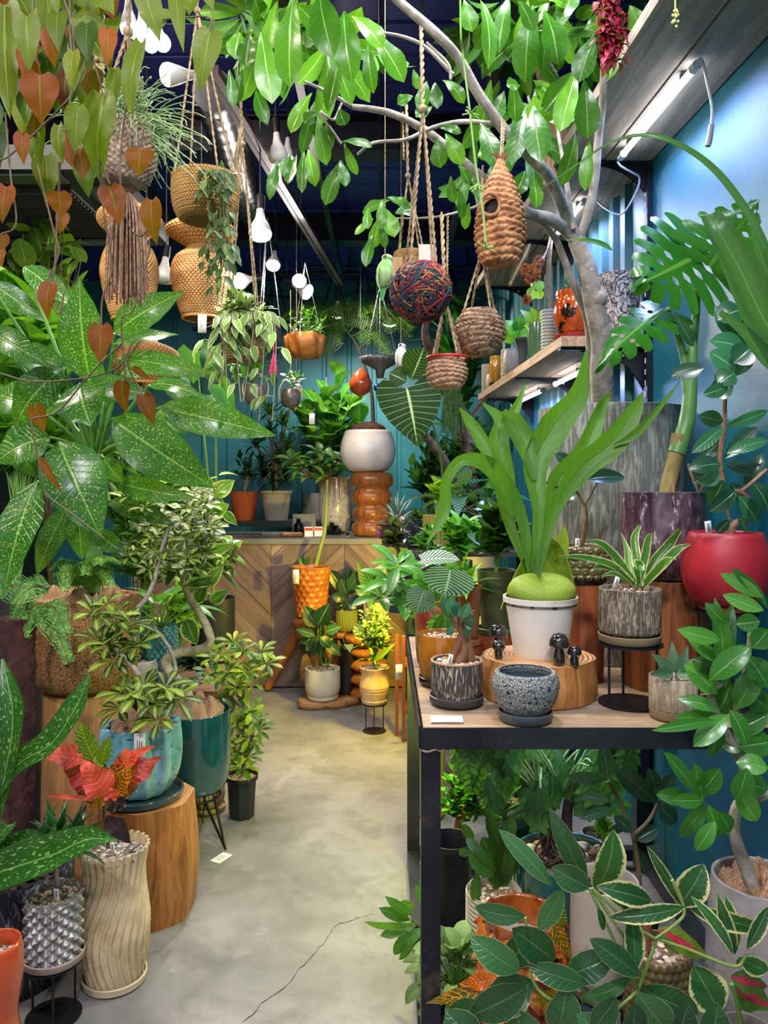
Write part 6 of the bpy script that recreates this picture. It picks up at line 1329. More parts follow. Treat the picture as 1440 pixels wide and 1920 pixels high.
def stripem():
    n = NT('striped_clay'); v = n.obj((1, 1, .16)); a = n.noise(v, 26, 2, .5, .6); f = n.m('SUBTRACT', 1, n.sm(n.m('ABSOLUTE', n.m('SUBTRACT', n.m('FRACT', n.m('MULTIPLY', a, 9)), .5)), .06, .12))
    n.bsdf(n.mix(f, hexc('#23252c'), hexc('#6f7078')), .7, 0, n.bump(f, .4, .003)); return n.mat
r = thing('potted_dumb_cane', 'very large pale-flecked strap leaves rising from a wide charcoal pot with thin pale stripes', 'plant', (x, y, 0))
c = pot(r, 'cyl', x, y, 0, .19, .31, stripem(), T_ribs(90, .012), n=180, rows=6, soil=.95, grav='soil', th=.05)
DB = G('#1f5a24', '#2f7a2c', 'speckle', '#b8d88a', vein='#8ac060', rough=.28, tr=.2)
for a, w in [([(-60, 1560, 0), (20, 1440, -.05), (90, 1390, -.1), (140, 1320, -.1), (168, 1262, -.08)], [30, 44, 54, 46, 3]), ([(-30, 1600, 0), (5, 1440, -.05), (18, 1330, -.05), (5, 1235, 0)], [30, 52, 56, 6]), ([(-80, 1660, 0), (0, 1630, -.1), (90, 1600, -.16), (160, 1572, -.18), (218, 1574, -.2)], [50, 74, 66, 44, 3]), ([(-60, 1620, 0), (-10, 1570, -.05), (15, 1545, -.05), (30, 1540, 0)], [30, 40, 30, 3]), ([(-50, 1600, 0), (0, 1590, 0), (60, 1570, .0), (110, 1600, 0)], [30, 40, 30, 3])]:
    mb = MB(); ribbon(a, 2.05, w, m=mb, nrm=(-.1, -.8, .6), wave=.05); mb.build('leaf', DB, r)
x, y = (-8-720)/F*1.78, 1.78; r = thing('orange_glazed_pot', 'glossy burnt-orange waisted pot cut off by the lower left picture edge', 'pot', (x, y, 0)); pot(r, 'hour', x, y, 0, .06, zof(1765, 1.78), flat('#b8481f', .25, coat=.6), soil=.9, grav='grey', rows=30)
r['label'] = 'glossy burnt-orange waisted pot in the lower left corner beside the charcoal pot'
LX, LY = -.79, 2.55
stump('large faceted honey-brown log stump under the pale blue pot', LX, LY, 0, .165, .374, sd=3, c1='#6a3a18', c2='#b4763a', facets=7, top='#c08a54', bulge=.06)
x, y, z = -.80, 2.53, .375
r = thing('potted_schefflera', 'variegated umbrella tree bonsai with burlap in a pale blue ruffled pot on the faceted log', 'plant', (x, y, z))
c = pot(r, 'bowl', x, y, z, .122, .245, mottled('#5f98a4', '#8ab8bc', 6, .15, .1, 20, coat=1, c3='#2f5a60', sc3=50), T_ruffle(10, .15), n=176, rows=40, soil=.95, grav='soil', saucer=True, smat=mottled('#20323a', '#30464e', 8, .3, .2, coat=.5), sr=1.12, th=.06); burlap(r, c+V((-.0, 0, .005)), .1, .06, 2)
hangtag(r, P(262, 1375, 2.385), .035, .075)
VS = G('#1f4c1c', '#6f9434', 'center', '#a8b44c', rough=.45, var=.55, tr=.22); lf = MB(); st = MB(); R = random.Random(31)
def wh(q, Y, n=7, L=.085, W=.032, R=R, ax=None, sh='obov'):
    for a, b, d in q: whorl(lf, P(a, b, Y+d), ax or (R.uniform(-.5, .5), -.5, .9), n, L, W, sh, 75, R=R, nv=5)
wh([(200, 1135, 0), (175, 1150, 0), (215, 1160, .03), (230, 1190, 0), (205, 1210, -.05), (235, 1222, 0), (260, 1210, .0), (180, 1200, 0), (215, 1240, -.02), (245, 1170, .02), (255, 1310, -.1), (290, 1320, -.12), (230, 1300, -.05), (270, 1290, -.08), (330, 1310, -.1), (310, 1290, -.1), (300, 1350, -.14), (225, 1330, -.05)], 2.45)
wh([(280+R.uniform(-50, 120), 960+R.uniform(-40, 110), R.uniform(0, .3)) for i in range(64)], 2.55, L=.062, W=.024)
stems(st, [[[(275, 1330, 2.5), (262, 1270, 2.42), (235, 1235, 2.42), (215, 1215, 2.42)], (.009, .006)], [[(300, 1340, 2.53), (330, 1260, 2.6), (300, 1190, 2.62), (240, 1155, 2.55), (215, 1150, 2.5)], (.007, .005)], [[(245, 1155, 2.55), (275, 1120, 2.58), (292, 1080, 2.6), (300, 1040, 2.6), (320, 980, 2.6)], (.009, .006)]], 2.5, n=8)
fin(r, lf, VS, st, mottled('#8a8270', '#a8a08a', 30, .7, .3))
# teal tub on tripod with the winding fig
x, y, z = -.745, 3.02, .19
t = thing('tripod_stand', 'black metal tripod plant stand with slanting legs under the dark teal pot', 'plant stand', (x, y, 0)); m = flat('#1b1b1f', .4, .5)
mb = MB(); ring = [V((x+.1*cos(TAU*j/32), y+.1*sin(TAU*j/32), z-.006)) for j in range(33)]; mb.tube(ring, .005, 6, smooth=False); mb.build('ring', m, t)
for a in (-.5, 1.6, 3.7): p = V((x+.155*cos(a), y+.155*sin(a), .006)); mb = MB(); mb.tube([V((x+.08*cos(a+.35), y+.08*sin(a+.35), z-.006)), p, V((x+.08*cos(a-.35), y+.08*sin(a-.35), z-.006))], .006, 8, smooth=False); mb.build('leg', m, t)
r = thing('potted_winding_fig', 'tall variegated fig with a strongly winding pale trunk in a glossy dark teal pot', 'plant', (x, y, z))
c = pot(r, 'bullet', x, y, z, .14, zof(1330, y)-z, mottled('#0f3a40', '#17505a', 5, .12, 0, coat=1), soil=.94, grav='soil', n=64, th=.05); burlap(r, c+V((.0, 0, .01)), .12, .07, 5)
st = MB(); stems(st, [[[(360, 1330), (345, 1290), (318, 1262), (312, 1240), (330, 1225), (365, 1220), (388, 1212), (394, 1195), (380, 1160), (358, 1125), (345, 1090), (348, 1065), (352, 1040), (340, 1000), (320, 960)], (.022, .012)], [[(352, 1040), (380, 990), (400, 950)], (.008, .005)]], 3.0, n=10); st.build('trunk', mottled('#8a8068', '#b0a68c', 24, .7, .3, 50), r)
lf = MB(); R = random.Random(44); bush(lf, None, P(350, 1060, 3.05), P(360, 990, 3.1), (.23, .22, .3), 34, 7, .11, .055, 'ovate', R, droop=.3)
LL(lf, [(415, 1085, 340, 1100, 22), (370, 1130, 390, 1085, 30), (350, 1160, 370, 1210, 40), (400, 930, 440, 900, 34), (400, 960, 430, 945, 28), (420, 960, 445, 985, 20), (355, 1110, 375, 1080, 30), (370, 1180, 330, 1170, 34), (385, 1040, 440, 1020, 26), (390, 1100, 420, 1060, 30), (395, 1130, 430, 1105, 26)], 2.95, 'ovate'); lf.build('foliage', G('#3f7a28', '#6fa834', 'margin', '#cfe07a', vein='#c9e07a', rough=.32, tr=.3), r)
r, c = plant('ridged_floor_pot', 'short cream ridged pot on the floor behind the black tripod', 388, 3.32, 0, 1468, 34, 'bowl', mottled('#a89478', '#c0ac90', 6, .6, .1), tex=T_ribs(24, .07), n=144, saucer=True, cat='pot')
x, y = (453-720)/F*3.25, 3.25; r = thing('potted_bonsai_schefflera', 'lime-edged umbrella bonsai on a crooked stem in a small black slotted nursery pot', 'plant', (x, y, 0))
PR['oct'] = [(.78, 0), (.8, .03), (.93, .84), (1.04, .85), (1.05, 1)]
c = pot(r, 'oct', x, y, 0, .066, zof(1452, y), flat('#1b1c22', .5), lambda a, t: (cos(pi/8)/cos(((a) % (pi/4))-pi/8)-1)*(1 if t < .84 else 0), n=64, rows=30, soil=.93, th=.05)
lf = MB(); st = MB(); R = random.Random(17); wh([(402, 1235, 0), (438, 1205, .05), (425, 1262, -.05), (490, 1222, .05), (500, 1245, .0), (412, 1275, 0), (450, 1240, 0), (465, 1262, -.05), (395, 1262, .05), (445, 1290, -.05), (415, 1225, 0), (478, 1280, 0), (455, 1222, 0), (440, 1330, 0), (470, 1335, -.04), (485, 1370, 0), (440, 1362, -.03), (468, 1385, 0), (450, 1400, .02), (450, 1350, 0), (478, 1350, 0), (455, 1440, -.02), (440, 1420, 0), (465, 1420, 0)], 3.22, R=R, n=8, L=.085, W=.024)
stems(st, [[[(455, 1455), (458, 1430), (468, 1400), (472, 1375), (440, 1390), (426, 1385)], (.011, .006)], [[(470, 1395), (474, 1360), (455, 1330), (430, 1290), (440, 1260), (455, 1240)], (.008, .004)]], 3.23, n=8); fin(r, lf, G('#3a7a1c', '#a0bc34', 'plain', '#d6e05a', rough=.35, tr=.3, var=.6), st, mottled('#6a6048', '#8a806a', 30, .7, .3))
r = thing('fallen_price_card', 'small white price card lying on the concrete in front of the tripod foot', 'card', (-.605, 2.9, 0)); mb = MB(); q = P(415, 1609, YF(1609)); mb.box(q+V((0, 0, .0012)), (.045, .075, .001), rz=-.5); o = mb.build('card', flat('#eceae6', .6), r, smooth=False); mb = MB(); M = Matrix.Rotation(-.5, 3, 'Z')
for i in range(3): mb.box(q+M @ V((-.012+.01*i, 0, .002)), (.002, .04, .0004), rz=-.5)
mb.build('writing', flat('#55555c'), o, smooth=False)
# cork pot on stump with dumb cane and fern
stump('pale sawn log stump holding up the big cork pot', -1.09, 2.8, 0, .145, .655, sd=12, c1='#9a6a3c', c2='#c9985e', top='#d8b080')
x, y, z = -1.09, 2.8, .656
r = thing('potted_giant_dieffenbachia', 'giant dumb cane with broad yellow-flecked leaves in a large grainy brown cork pot', 'plant', (x, y, z))
c = pot(r, 'bullet', x, y, z, .19, zof(1118, y)-z, speck('#7a5228', '#b88a54', 260, .5, .85, .5, '#3a2410'), soil=.95, grav='soil', n=64, th=.07); burlap(r, c+V((0, 0, .01)), .16, .06, 9)
lf = None
stm = MB(); stems(stm, [[[(172, 1110), (178, 1000), (182, 900), (178, 820)], (.03, .026)]], 2.75, n=12)
DL = [(168, 712, 150, 522, 100), (215, 625, 345, 548, 66), (215, 645, 335, 628, 40), (225, 672, 412, 706, 46), (160, 725, 285, 738, 54), (150, 720, 172, 800, 110, -.15), (280, 722, 388, 752, 38), (300, 765, 518, 818, 72), (212, 785, 402, 915, 104, -.1), (290, 765, 352, 815, 42), (120, 690, 30, 805, 80, -.1), (95, 820, -10, 870, 90), (110, 830, 190, 1010, 118, -.15), (68, 905, 8, 1115, 84, -.2), (125, 950, 70, 1078, 48), (220, 905, 372, 935, 46), (-20, 530, 88, 605, 46), (45, 500, 140, 575, 50, .1), (-20, 620, 95, 690, 54), (125, 705, 10, 640, 60, .1), (200, 720, 120, 640, 50, .15), (230, 700, 300, 690, 40, .1), (60, 760, -20, 740, 70, .1), (195, 860, 230, 905, 44), (150, 960, 155, 1050, 60), (30, 830, 90, 900, 50, .1), (205, 940, 330, 985, 44, .1), (180, 1000, 240, 1040, 40), (250, 820, 300, 870, 40, .1)]
DM = G('#1a5c22', '#338a2e', 'speckle', '#d2de70', vein='#8fc458', rough=.26, tr=.25, k=1.6, under='#5f8a3c')
R = random.Random(77)
for i, a in enumerate(DL):
    mb = MB(); LL(mb, [a], 2.5, 'ovate', R=R, jit=.12, nv=16, nu=4, wave=.03, bend=.12, fold=.12, k=.35); mb.build('leaf', DM, r)
    Yb = 2.5+(a[5] if len(a) > 5 else 0); stm.tube([P(180, 850+5*(i % 9), 2.72), P((180+a[0])/2, (830+a[1])/2+10, 2.65), P(a[0], a[1], Yb)], [.011, .008, .005], 6)
stm.build('stalk', flat('#5c8a3c', .45), r)
lf = MB(); st = MB(); R = random.Random(8)
for i in range(12): a = P(R.uniform(120, 200), 1110, 2.7); frond(lf, st, a, P(R.uniform(75, 262), R.uniform(1050, 1105), R.uniform(2.45, 2.65)), .07, 24, .055, .017, bip=5, sr=.0018)
for a, b, d in [((70, 1130), (130, 1240), 0), ((75, 1130), (45, 1190), .02), ((80, 1135), (125, 1185), .02), ((60, 1110), (25, 1180), .04), ((50, 1120), (-10, 1110), .05), ((95, 1105), (30, 1130), 0)]: frond(lf, st, P(a[0], a[1], 2.5), P(b[0], b[1], 2.44+d), .03, 22, .065, .018, bip=6, sr=.0018, up=(0, -.8, .6))
fin(r, lf, M_FERN, st, flat('#8a8a3c', .6), nl='fern_foliage', ns='fern_stalk'); hangtag(r, P(68, 1138, 2.53), .03, .06)
t = thing('tree_fern_trunk', 'dark reddish fibrous tree fern trunk standing left of the pale stump', 'trunk', (-1.2, 2.5, 0)); mb = MB(); R = random.Random(1); rows = []
for i in range(70):
    z = .97*i/69; rows.append([V((-1.2+cos(TAU*j/30)*(.05+.016*R.random()), 2.5+sin(TAU*j/30)*(.05+.016*R.random()), z)) for j in range(30)])
mb.grid(rows, True); mb.cap(rows[-1]); mb.build('fibre', mottled('#2a1414', '#4c2824', 20, .95, 1, 90, stretch=(1, 1, .3)), t)
# low table with pots behind
t = thing('low_display_table', 'low brown display table behind the left hand plants', 'table', (-1.15, 3.75, 0)); mb = MB(); mb.box((-1.2, 3.8, .485), (.95, .9, .03)); mb.build('top', wood('#5a4030', '#7a5c44', 3, 0), t, smooth=False)
for q in ((-1.62, 3.42), (-.78, 3.42), (-1.62, 4.18), (-.78, 4.18)): mb = MB(); mb.box((q[0], q[1], .235), (.04, .04, .47)); mb.build('leg', flat('#3a2a20', .6), t, smooth=False)
TZ = .501
def onT(label, name, px, Y, top, rpx, style, mat, kind, box, lm, cnt, L, W, sh='ovate', kw=None, **k): return QP(label, name, px, Y, TZ, top, rpx, style, mat, kind, box, lm, cnt, L, W, sh, kw, **k)
onT('green arrow leaves in a light blue pot with a raised diamond pattern', 'potted_homalomena', 300, 3.5, 1172, 34, 'soft', flat('#3f8494', .3, coat=.5), 'ros', (270, 1060, 335, 1160), G('#2f7a2c', '#6fb03c', vein='#a8d070'), 14, .16, .08, 'heart', kw=dict(pet=.9, el=(20, 85)), tex=T_diamond(18, 7, .09), n=180)
onT('burlap-topped square-ish light grey concrete pot behind the cork pot', 'concrete_pot', 256, 3.42, 1236, 40, 'bowl', mottled('#8f8c8c', '#a8a5a4', 8, .8, .3), BR, (235, 1180, 270, 1225), M_MID, (4, 4), .06, .03)
onT('silvery satin pothos in a small sea-green pot behind the winding trunk', 'potted_pothos', 385, 3.55, 1272, 27, 'soft', flat('#3f8a7c', .25, coat=.6), BR, (335, 1215, 400, 1262), G('#2f4a3c', '#4c6a54', 'speckle', '#a8bca8', rough=.4), (16, 6), .06, .045, 'heart')
onT('glowing lime green vine plant behind the winding fig trunk', 'potted_lime_pothos', 335, 3.85, 1220, 26, 'soft', flat('#2a2c30', .5), BR, (290, 1090, 390, 1215), M_LIME, (28, 6), .09, .06, 'heart')
onT('dense green leafy shrub behind the umbrella tree bonsai', 'potted_shrub', 280, 4.0, 1170, 34, 'nursery', black, BR, (190, 900, 350, 1120), G('#3c8a34', '#6fae40', vein='#a8d878'), (44, 10), .1, .045, 'ovate')
onT('snake plant with thin upright spikes beside the satin pothos', 'potted_snake_plant', 412, 3.9, 1235, 18, 'soft', black, 'ros', (398, 1140, 425, 1220), M_DEEP, 16, .16, .012, 'strap', kw=dict(el=(60, 88)))
r, c = plant('potted_large_philodendron', 'bright broad-leaved plant at the far left behind the dumb cane', 30, 3.1, 0, 1100, 60, 'cyl', black, soil=.95, grav='soil'); foli(r, BR, (-70, 520, 150, 900), 3.2, G('#3a8a2c', '#74b83c', vein='#b8e07a', tr=.35), (40, 7), .2, .13, 'round', c=c, sr=.006)
r, c = plant('potted_schefflera_tree', 'yellow-green leafy tree filling the gap between the dumb cane and the counter', 255, 4.46, 0, 1180, 40, 'cyl', black, soil=.95, grav='soil'); foli(r, BR, (180, 800, 360, 1010), 4.3, G('#3f8a2c', '#7ab83c', vein='#c0e080', tr=.3), (40, 9), .14, .055, 'lance', c=c, sr=.006, sm=M_BARK)
r, c = plant('potted_round_leaf_fig', 'dull green round-leaved fig tree below the ceiling unit at far left', 95, 4.7, 0, 1120, 46, 'cyl', conc, soil=.95, grav='soil'); foli(r, BR, (-40, 370, 190, 520), 3.6, G('#5c8a30', '#86a83c', vein='#b8cc6a', tr=.35, bright=1.4), (20, 7), .15, .12, 'round', c=c, sr=.006, sm=M_TWIG)
r, c = plant('philodendron_plant', 'dark large heart-leaved philodendron under the rattan lamps', 400, 4.5, 0, 1120, 40, 'cyl', black, soil=.95, grav='soil')
lf = MB(); st = MB(); LL(lf, [(365, 660, 362, 720, 66), (400, 650, 380, 700, 40), (395, 740, 430, 790, 50), (330, 720, 350, 760, 50), (390, 690, 425, 720, 40), (410, 720, 440, 770, 44)], 4.3, 'heart', nv=9); stems(st, [[(400, 1120), (390, 900), (366, 664)], [(400, 1120), (405, 850), (396, 742)]], 4.45, .008); fin(r, lf, G('#1f5c34', '#2f7a44', vein='#b8d84a', rough=.3), st)
# ================================================================ HANGING THINGS
jute = mottled('#84704f', '#b49c78', 40, .95, .8, 140)
def fibre(c1, c2, s=50, b=.8): return mottled(c1, c2, s, .9, b, 110)
def T_braid(n, rows, a=.1, sl=1.0):
    def f(th, t):
        v = t*rows+.3*sin(th*2+t*4)*min(1, 6*t); fr = v % 1; k = floor(v); u = (th*n/TAU+(fr-.5)*sl*(1 if k % 2 else -1)+.5*(k % 2)) % 1
        return a*(sin(pi*fr)**.6*.6+sin(pi*u)**.7*.5*sin(pi*fr)**.5-1)
    return f
PR['sph'] = [(.25, 0), (.62, .1), (.9, .28), (1, .5), (.93, .74), (.72, .93), (.64, 1)]; PR['sphb'] = [(.4, 0), (.75, .1), (.97, .35), (1, .6), (.85, .9), (.78, 1)]
def hang(name, label, px, py, Y, rx, ry, style, mat, tex, ropes, knot, anchor, ropem=None, n=120, rows=60, soil=.85, rr=.0035, th=.12, tall=None, grav='soil', group=None, nfree=4):
    """basket with centre at px,py; ropes = attachment angles; knot = pixel where they meet; anchor = pixel above"""
    X = (px-720)/F*Y; R = rx/F*Y; H = 2*ry/F*Y; zc = zof(py, Y); r = thing(name, label, 'hanging planter', (X, Y, zc-H/2), group)
    c = pot(r, style, X, Y, zc-H/2, R, H, mat, tex, n=n, rows=rows, soil=soil, th=th, grav=grav, name='basket')
    K = P(knot[0], knot[1], Y); A = P(anchor[0], anchor[1], anchor[2] if len(anchor) > 2 else Y)
    for a in ropes:
        mb = MB(); rt = R*interp(profile(style, 20), .93); p = V((X+rt*cos(a), Y+rt*sin(a), zc+H*.42)); rope(mb, p, K, rr, .0, 60); mb.build('rope', ropem or jute, r)
    mb = MB(); rope(mb, K, A, rr*1.6, 0, 50); mb.ball(K, rr*3.2, 8, 6); mb.build('rope', ropem or jute, r); return r, c
# jute bowl
PR['bowlh'] = [(.6, 0), (.8, .06), (.95, .3), (1, .6), (.99, 1)]
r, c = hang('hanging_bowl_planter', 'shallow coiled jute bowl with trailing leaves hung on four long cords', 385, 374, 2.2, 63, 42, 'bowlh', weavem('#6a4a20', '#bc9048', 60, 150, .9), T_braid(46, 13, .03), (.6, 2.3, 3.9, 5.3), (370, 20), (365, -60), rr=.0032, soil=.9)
mb = MB(); R = random.Random(2); vl = MB()
for i in range(22): a = R.uniform(0, TAU); p = c+V((cos(a)*.07, sin(a)*.07, .0)); d = rand_dir(R, 20, 80); leaf(mb, p, p+d*.045, .022, None, 'ovate')
for k in range(7):
    x0 = 395+R.uniform(-15, 30); vine(mb, vl, [c+V((.03, -.02, .02)), P(x0, 330, 2.1), P(x0+8, 440, 2.12), P(x0+R.uniform(-12, 12), R.uniform(500, 575), 2.13)], 17, .045, .02, 'ovate', R)
fin(r, mb, G('#3f5a34', '#6a8a4c', vein='#a8b880', rough=.35), vl, flat('#6a7a48'), ns='vine')
# macrame planter with rhipsalis and tassel
r, c = hang('macrame_planter', 'macrame net planter with a spiky green mistletoe cactus and long tassel', 233, 292, 1.75, 60, 58, 'round', fibre('#7a6450', '#b09a80'), T_diamond(22, 11, .08), (.5, 2.2, 3.8, 5.4), (240, 60), (243, -60), rr=.004, n=112, rows=60, soil=.85)
mb = MB(); R = random.Random(3); X, Y = c.x, c.y; b = P(238, 352, 1.75); mb.ball(b, (.02, .02, .016), 12, 8)
for i in range(75):
    a = R.uniform(0, TAU); q = sqrt(R.random())*.052; z1 = P(0, R.uniform(535, 572), 1.75).z; mb.tube([b, b+V((q*.75*cos(a), q*.75*sin(a), -.07)), V((b.x+q*cos(a), b.y+q*sin(a), z1))], .0021, 4)
mb.build('tassel', fibre('#7a5c44', '#a8876a', 90), r); mb = MB()
for i in range(420):
    d = rand_dir(R, -25, 75); p = c+V((R.uniform(-.04, .04), R.uniform(-.04, .04), .0)); L = R.uniform(.06, .16); q = p+d*L; mb.tube([p, p+d*L*.5+V((0, 0, .02)), q, q+d*.02+V((R.uniform(-.02, .02), 0, -.02))], .0014, 3, caps=False)
mb.build('foliage', flat('#7f9a60', .5), r)
for k, (pts, rr, lab) in enumerate([([(186, -20, 1.7), (187, 90, 1.7), (184, 175, 1.7)], .009, 'thick knotted macrame cord left of the planter cord')]):
    mb = MB(); n = 60
    for s in (-1, 1): mb.tube([P(186+s*7*sin(i*.9), -20+200*i/n, 1.7+.006*cos(i*.9)) for i in range(n)], .0055, 6, smooth=False)
    tag(mb.build('macrame_rope', fibre('#9a8058', '#c0a680', 80)), lab, 'cord')
# rattan lamps
def rattan(label, px, py0, py1, Y, rpx, pr, group='rattan lamps'):
    X = (px-720)/F*Y; z0, z1 = zof(py1, Y), zof(py0, Y); r = thing('rattan_lamp', label, 'lamp', (X, Y, z0), None); PR['lamp'] = pr; H = z1-z0; R = rpx/F*Y; pf = profile('lamp', 150); mb = MB()
    rows = [(q*R, t*H) for q, t in pf]; prof = rows+[(max(.01, q-.006), z) for q, z in reversed(rows)]
    def tx(a, i):
        k = i if i < len(rows) else len(prof)-1-i; return .04*sin(a*44+(pi if (k//3) % 2 else 0))*(1 if k % 3 == 1 else .3)-(.02 if k % 3 == 0 else 0)
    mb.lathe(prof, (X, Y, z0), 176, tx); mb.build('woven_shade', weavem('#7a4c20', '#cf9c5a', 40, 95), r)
    for t in (0, .999): mb = MB(); q = interp(pf, t)*R; mb.tube([V((X+q*cos(TAU*j/40), Y+q*sin(TAU*j/40), z0+H*t)) for j in range(41)], .006, 6, smooth=False); mb.build('rim_hoop', flat('#b8823f', .5), r)
    mb = MB(); mb.tube([(X, Y, z1), (X, Y, H0)], .003, 6); mb.build('cord', flat('#1c1c20'), r); return r
prl = [(.55, 0), (.72, .1), (1, .38), (.86, .6), (.5, .72), (.62, .78), (1.02, .86), (.9, .95), (.3, 1)]
a = rattan('rattan lamp with mushroom top and barrel body, price tag hanging below', 378, 415, 597, 3.3, 56, [(.62, 0), (.75, .1), (1, .4), (.88, .6), (.5, .71), (.62, .76), (1.14, .87), (1.0, .95), (.5, 1)])
hangtag(a, P(379, 590, 3.2), .035, .075)
rattan('rattan lamp largely behind the macrame tassel', 243, 388, 600, 3.1, 52, [(.6, 0), (.75, .1), (1, .4), (.85, .6), (.55, .7), (.75, .76), (1.1, .86), (1.0, .95), (.5, 1)])
rattan('low rattan lamp dome half behind the dumb cane leaves', 275, 640, 720, 3.5, 58, [(.7, 0), (1, .25), (1.05, .5), (.9, .8), (.3, 1)])
# long rope with jute planter and variegated hoya
r, c = hang('hanging_jute_planter', 'round jute-wrapped planter with cream-edged hoya trailing over its front', 456, 636, 2.6, 42, 43, 'soft', fibre('#7a5c3c', '#a8845c'), T_rings(17, .05), (.9, 2.4, 4.0, 5.5), (455, 270), (450, 150), soil=.92, n=64, rows=90, rr=.003)
lf = MB(); st = MB(); R = random.Random(15); bush(lf, st, c, P(458, 585, 2.55), (.11, .1, .06), 26, 5, .07, .026, 'lance', R, .002, droop=.3)
for k in range(9): x0 = R.uniform(400, 520); vine(lf, st, [c, P((x0+456)/2, 585, 2.5), P(x0, 620, 2.48), P(x0+R.uniform(-25, 10), R.uniform(690, 800), 2.5)], 13, .075, .028, 'ovate', R, .002)
fin(r, lf, G('#6a9a48', '#86b05c', 'margin', '#e6e8ae', rough=.3, tr=.2), st, flat('#a8a878', .5), ns='vine')
mb = MB(); mb.tube([P(452, 236, 2.5), P(444, 300, 2.5), P(452, 330, 2.5)], .005, 6)
for i in range(14): R2 = random.Random(i); mb.tube([P(450, 250, 2.5), P(445+R2.uniform(-8, 10), 300, 2.5), P(446+R2.uniform(-12, 14), R2.uniform(320, 370), 2.5)], .0016, 4)
tag(mb.build('frayed_rope', jute), 'frayed reddish jute rope end beside the hanging bowl', 'rope')
# yarn ball
def yarnm():
    n = NT('yarn_fibre'); g = n.n('ShaderNodeNewGeometry'); cr = n.n('ShaderNodeValToRGB'); e = cr.color_ramp; e.interpolation = 'CONSTANT'; cs = ['#a8302c', '#173a3c', '#b85a2c', '#1c2430', '#7a1828', '#24565c', '#2a1c1e', '#9a2030', '#a87a3a', '#14242c', '#2f4a60']
    for i, c_ in enumerate(cs):
        q = e.elements[i] if i < 2 else e.elements.new(i/len(cs)); q.position = i/len(cs); q.color = hexc(c_)
    n.t.links.new(g.outputs['Random Per Island'], cr.inputs[0]); n.bsdf(cr.outputs[0], .9); return n.mat
r, c = hang('hanging_yarn_planter', 'multicoloured woolly yarn-wrapped ball planter hanging at centre', 789, 546, 2.0, 50, 49, 'sph', flat('#3a2a2c', .95), None, (.8, 2.5, 4.1, 5.6), (793, 205), (790, 50, 2.1), soil=.8, rr=.0038)
mb = MB(); R = random.Random(4); ce = P(789, 546, 2.0); rb = .077
for i in range(430):
    ax = rand_dir(R, -90, 90); u = ax.cross(V((.3, .2, 1))).normalized(); w = ax.cross(u); off = R.uniform(-.9, .9); a0 = R.uniform(0, TAU); sp = R.uniform(1.2, 3.5); q = rb*R.uniform(.98, 1.04); pts = []
    for k in range(15):
        a = a0+sp*k/14; p = (ax*off+(u*cos(a)+w*sin(a))*sqrt(1-off*off))*q; p.z = min(p.z, .069); pts.append(ce+p)
    mb.tube(pts, R.uniform(.0016, .0032), 5, smooth=False)
for i in range(260): d = rand_dir(R, -90, 60); p = ce+d*rb; mb.tube([p, p+d*.008+rand_dir(R, -90, 90)*.006], .0004, 3, smooth=False, caps=False)
mb.build('yarn_wrap', yarnm(), r)
# coir ball, little basket, bird nest
r, c = hang('hanging_coir_planter', 'roughly braided brown coir ball planter right of the yarn ball', 899, 625, 2.05, 49, 43, 'sph', fibre('#7a5c40', '#b8997a'), T_braid(30, 9, .13), (.4, 2.0, 3.6, 5.2), (904, 470), (905, 330, 2.2), soil=.8, n=180, rows=80, grav='soil')
mb = MB(); R = random.Random(5); ce = P(899, 625, 2.05)
for i in range(230):
    d = rand_dir(R, -80, 65); p = ce+V((d.x*.069, d.y*.069, d.z*.06)); t_ = d.cross(V((0, 0, 1))).normalized(); mb.tube([p-t_*.012, p+d*.004, p+t_*.012+d*.003+V((0, 0, R.uniform(-.01, .01)))], .0009, 3, caps=False)
mb.build('loose_fibre', fibre('#8a6c50', '#c4a888'), r)
r, c = hang('hanging_mini_basket', 'small braided basket with red rim lowest of the hanging balls', 838, 700, 2.0, 40, 30, 'sphb', fibre('#a8805a', '#d0a884'), T_braid(20, 7, .13), (.4, 2.2, 3.7, 5.3), (835, 560), (828, 400, 2.1), soil=.75, n=160, rows=70)
X = c.x; zt_ = zof(671, 2.0); mb = MB(); mb.tube([V((X+.051*cos(TAU*j/40), 2.0+.051*sin(TAU*j/40), zt_)) for j in range(41)], .004, 6, smooth=False); mb.build('red_rim', flat('#c8281f', .5), r)
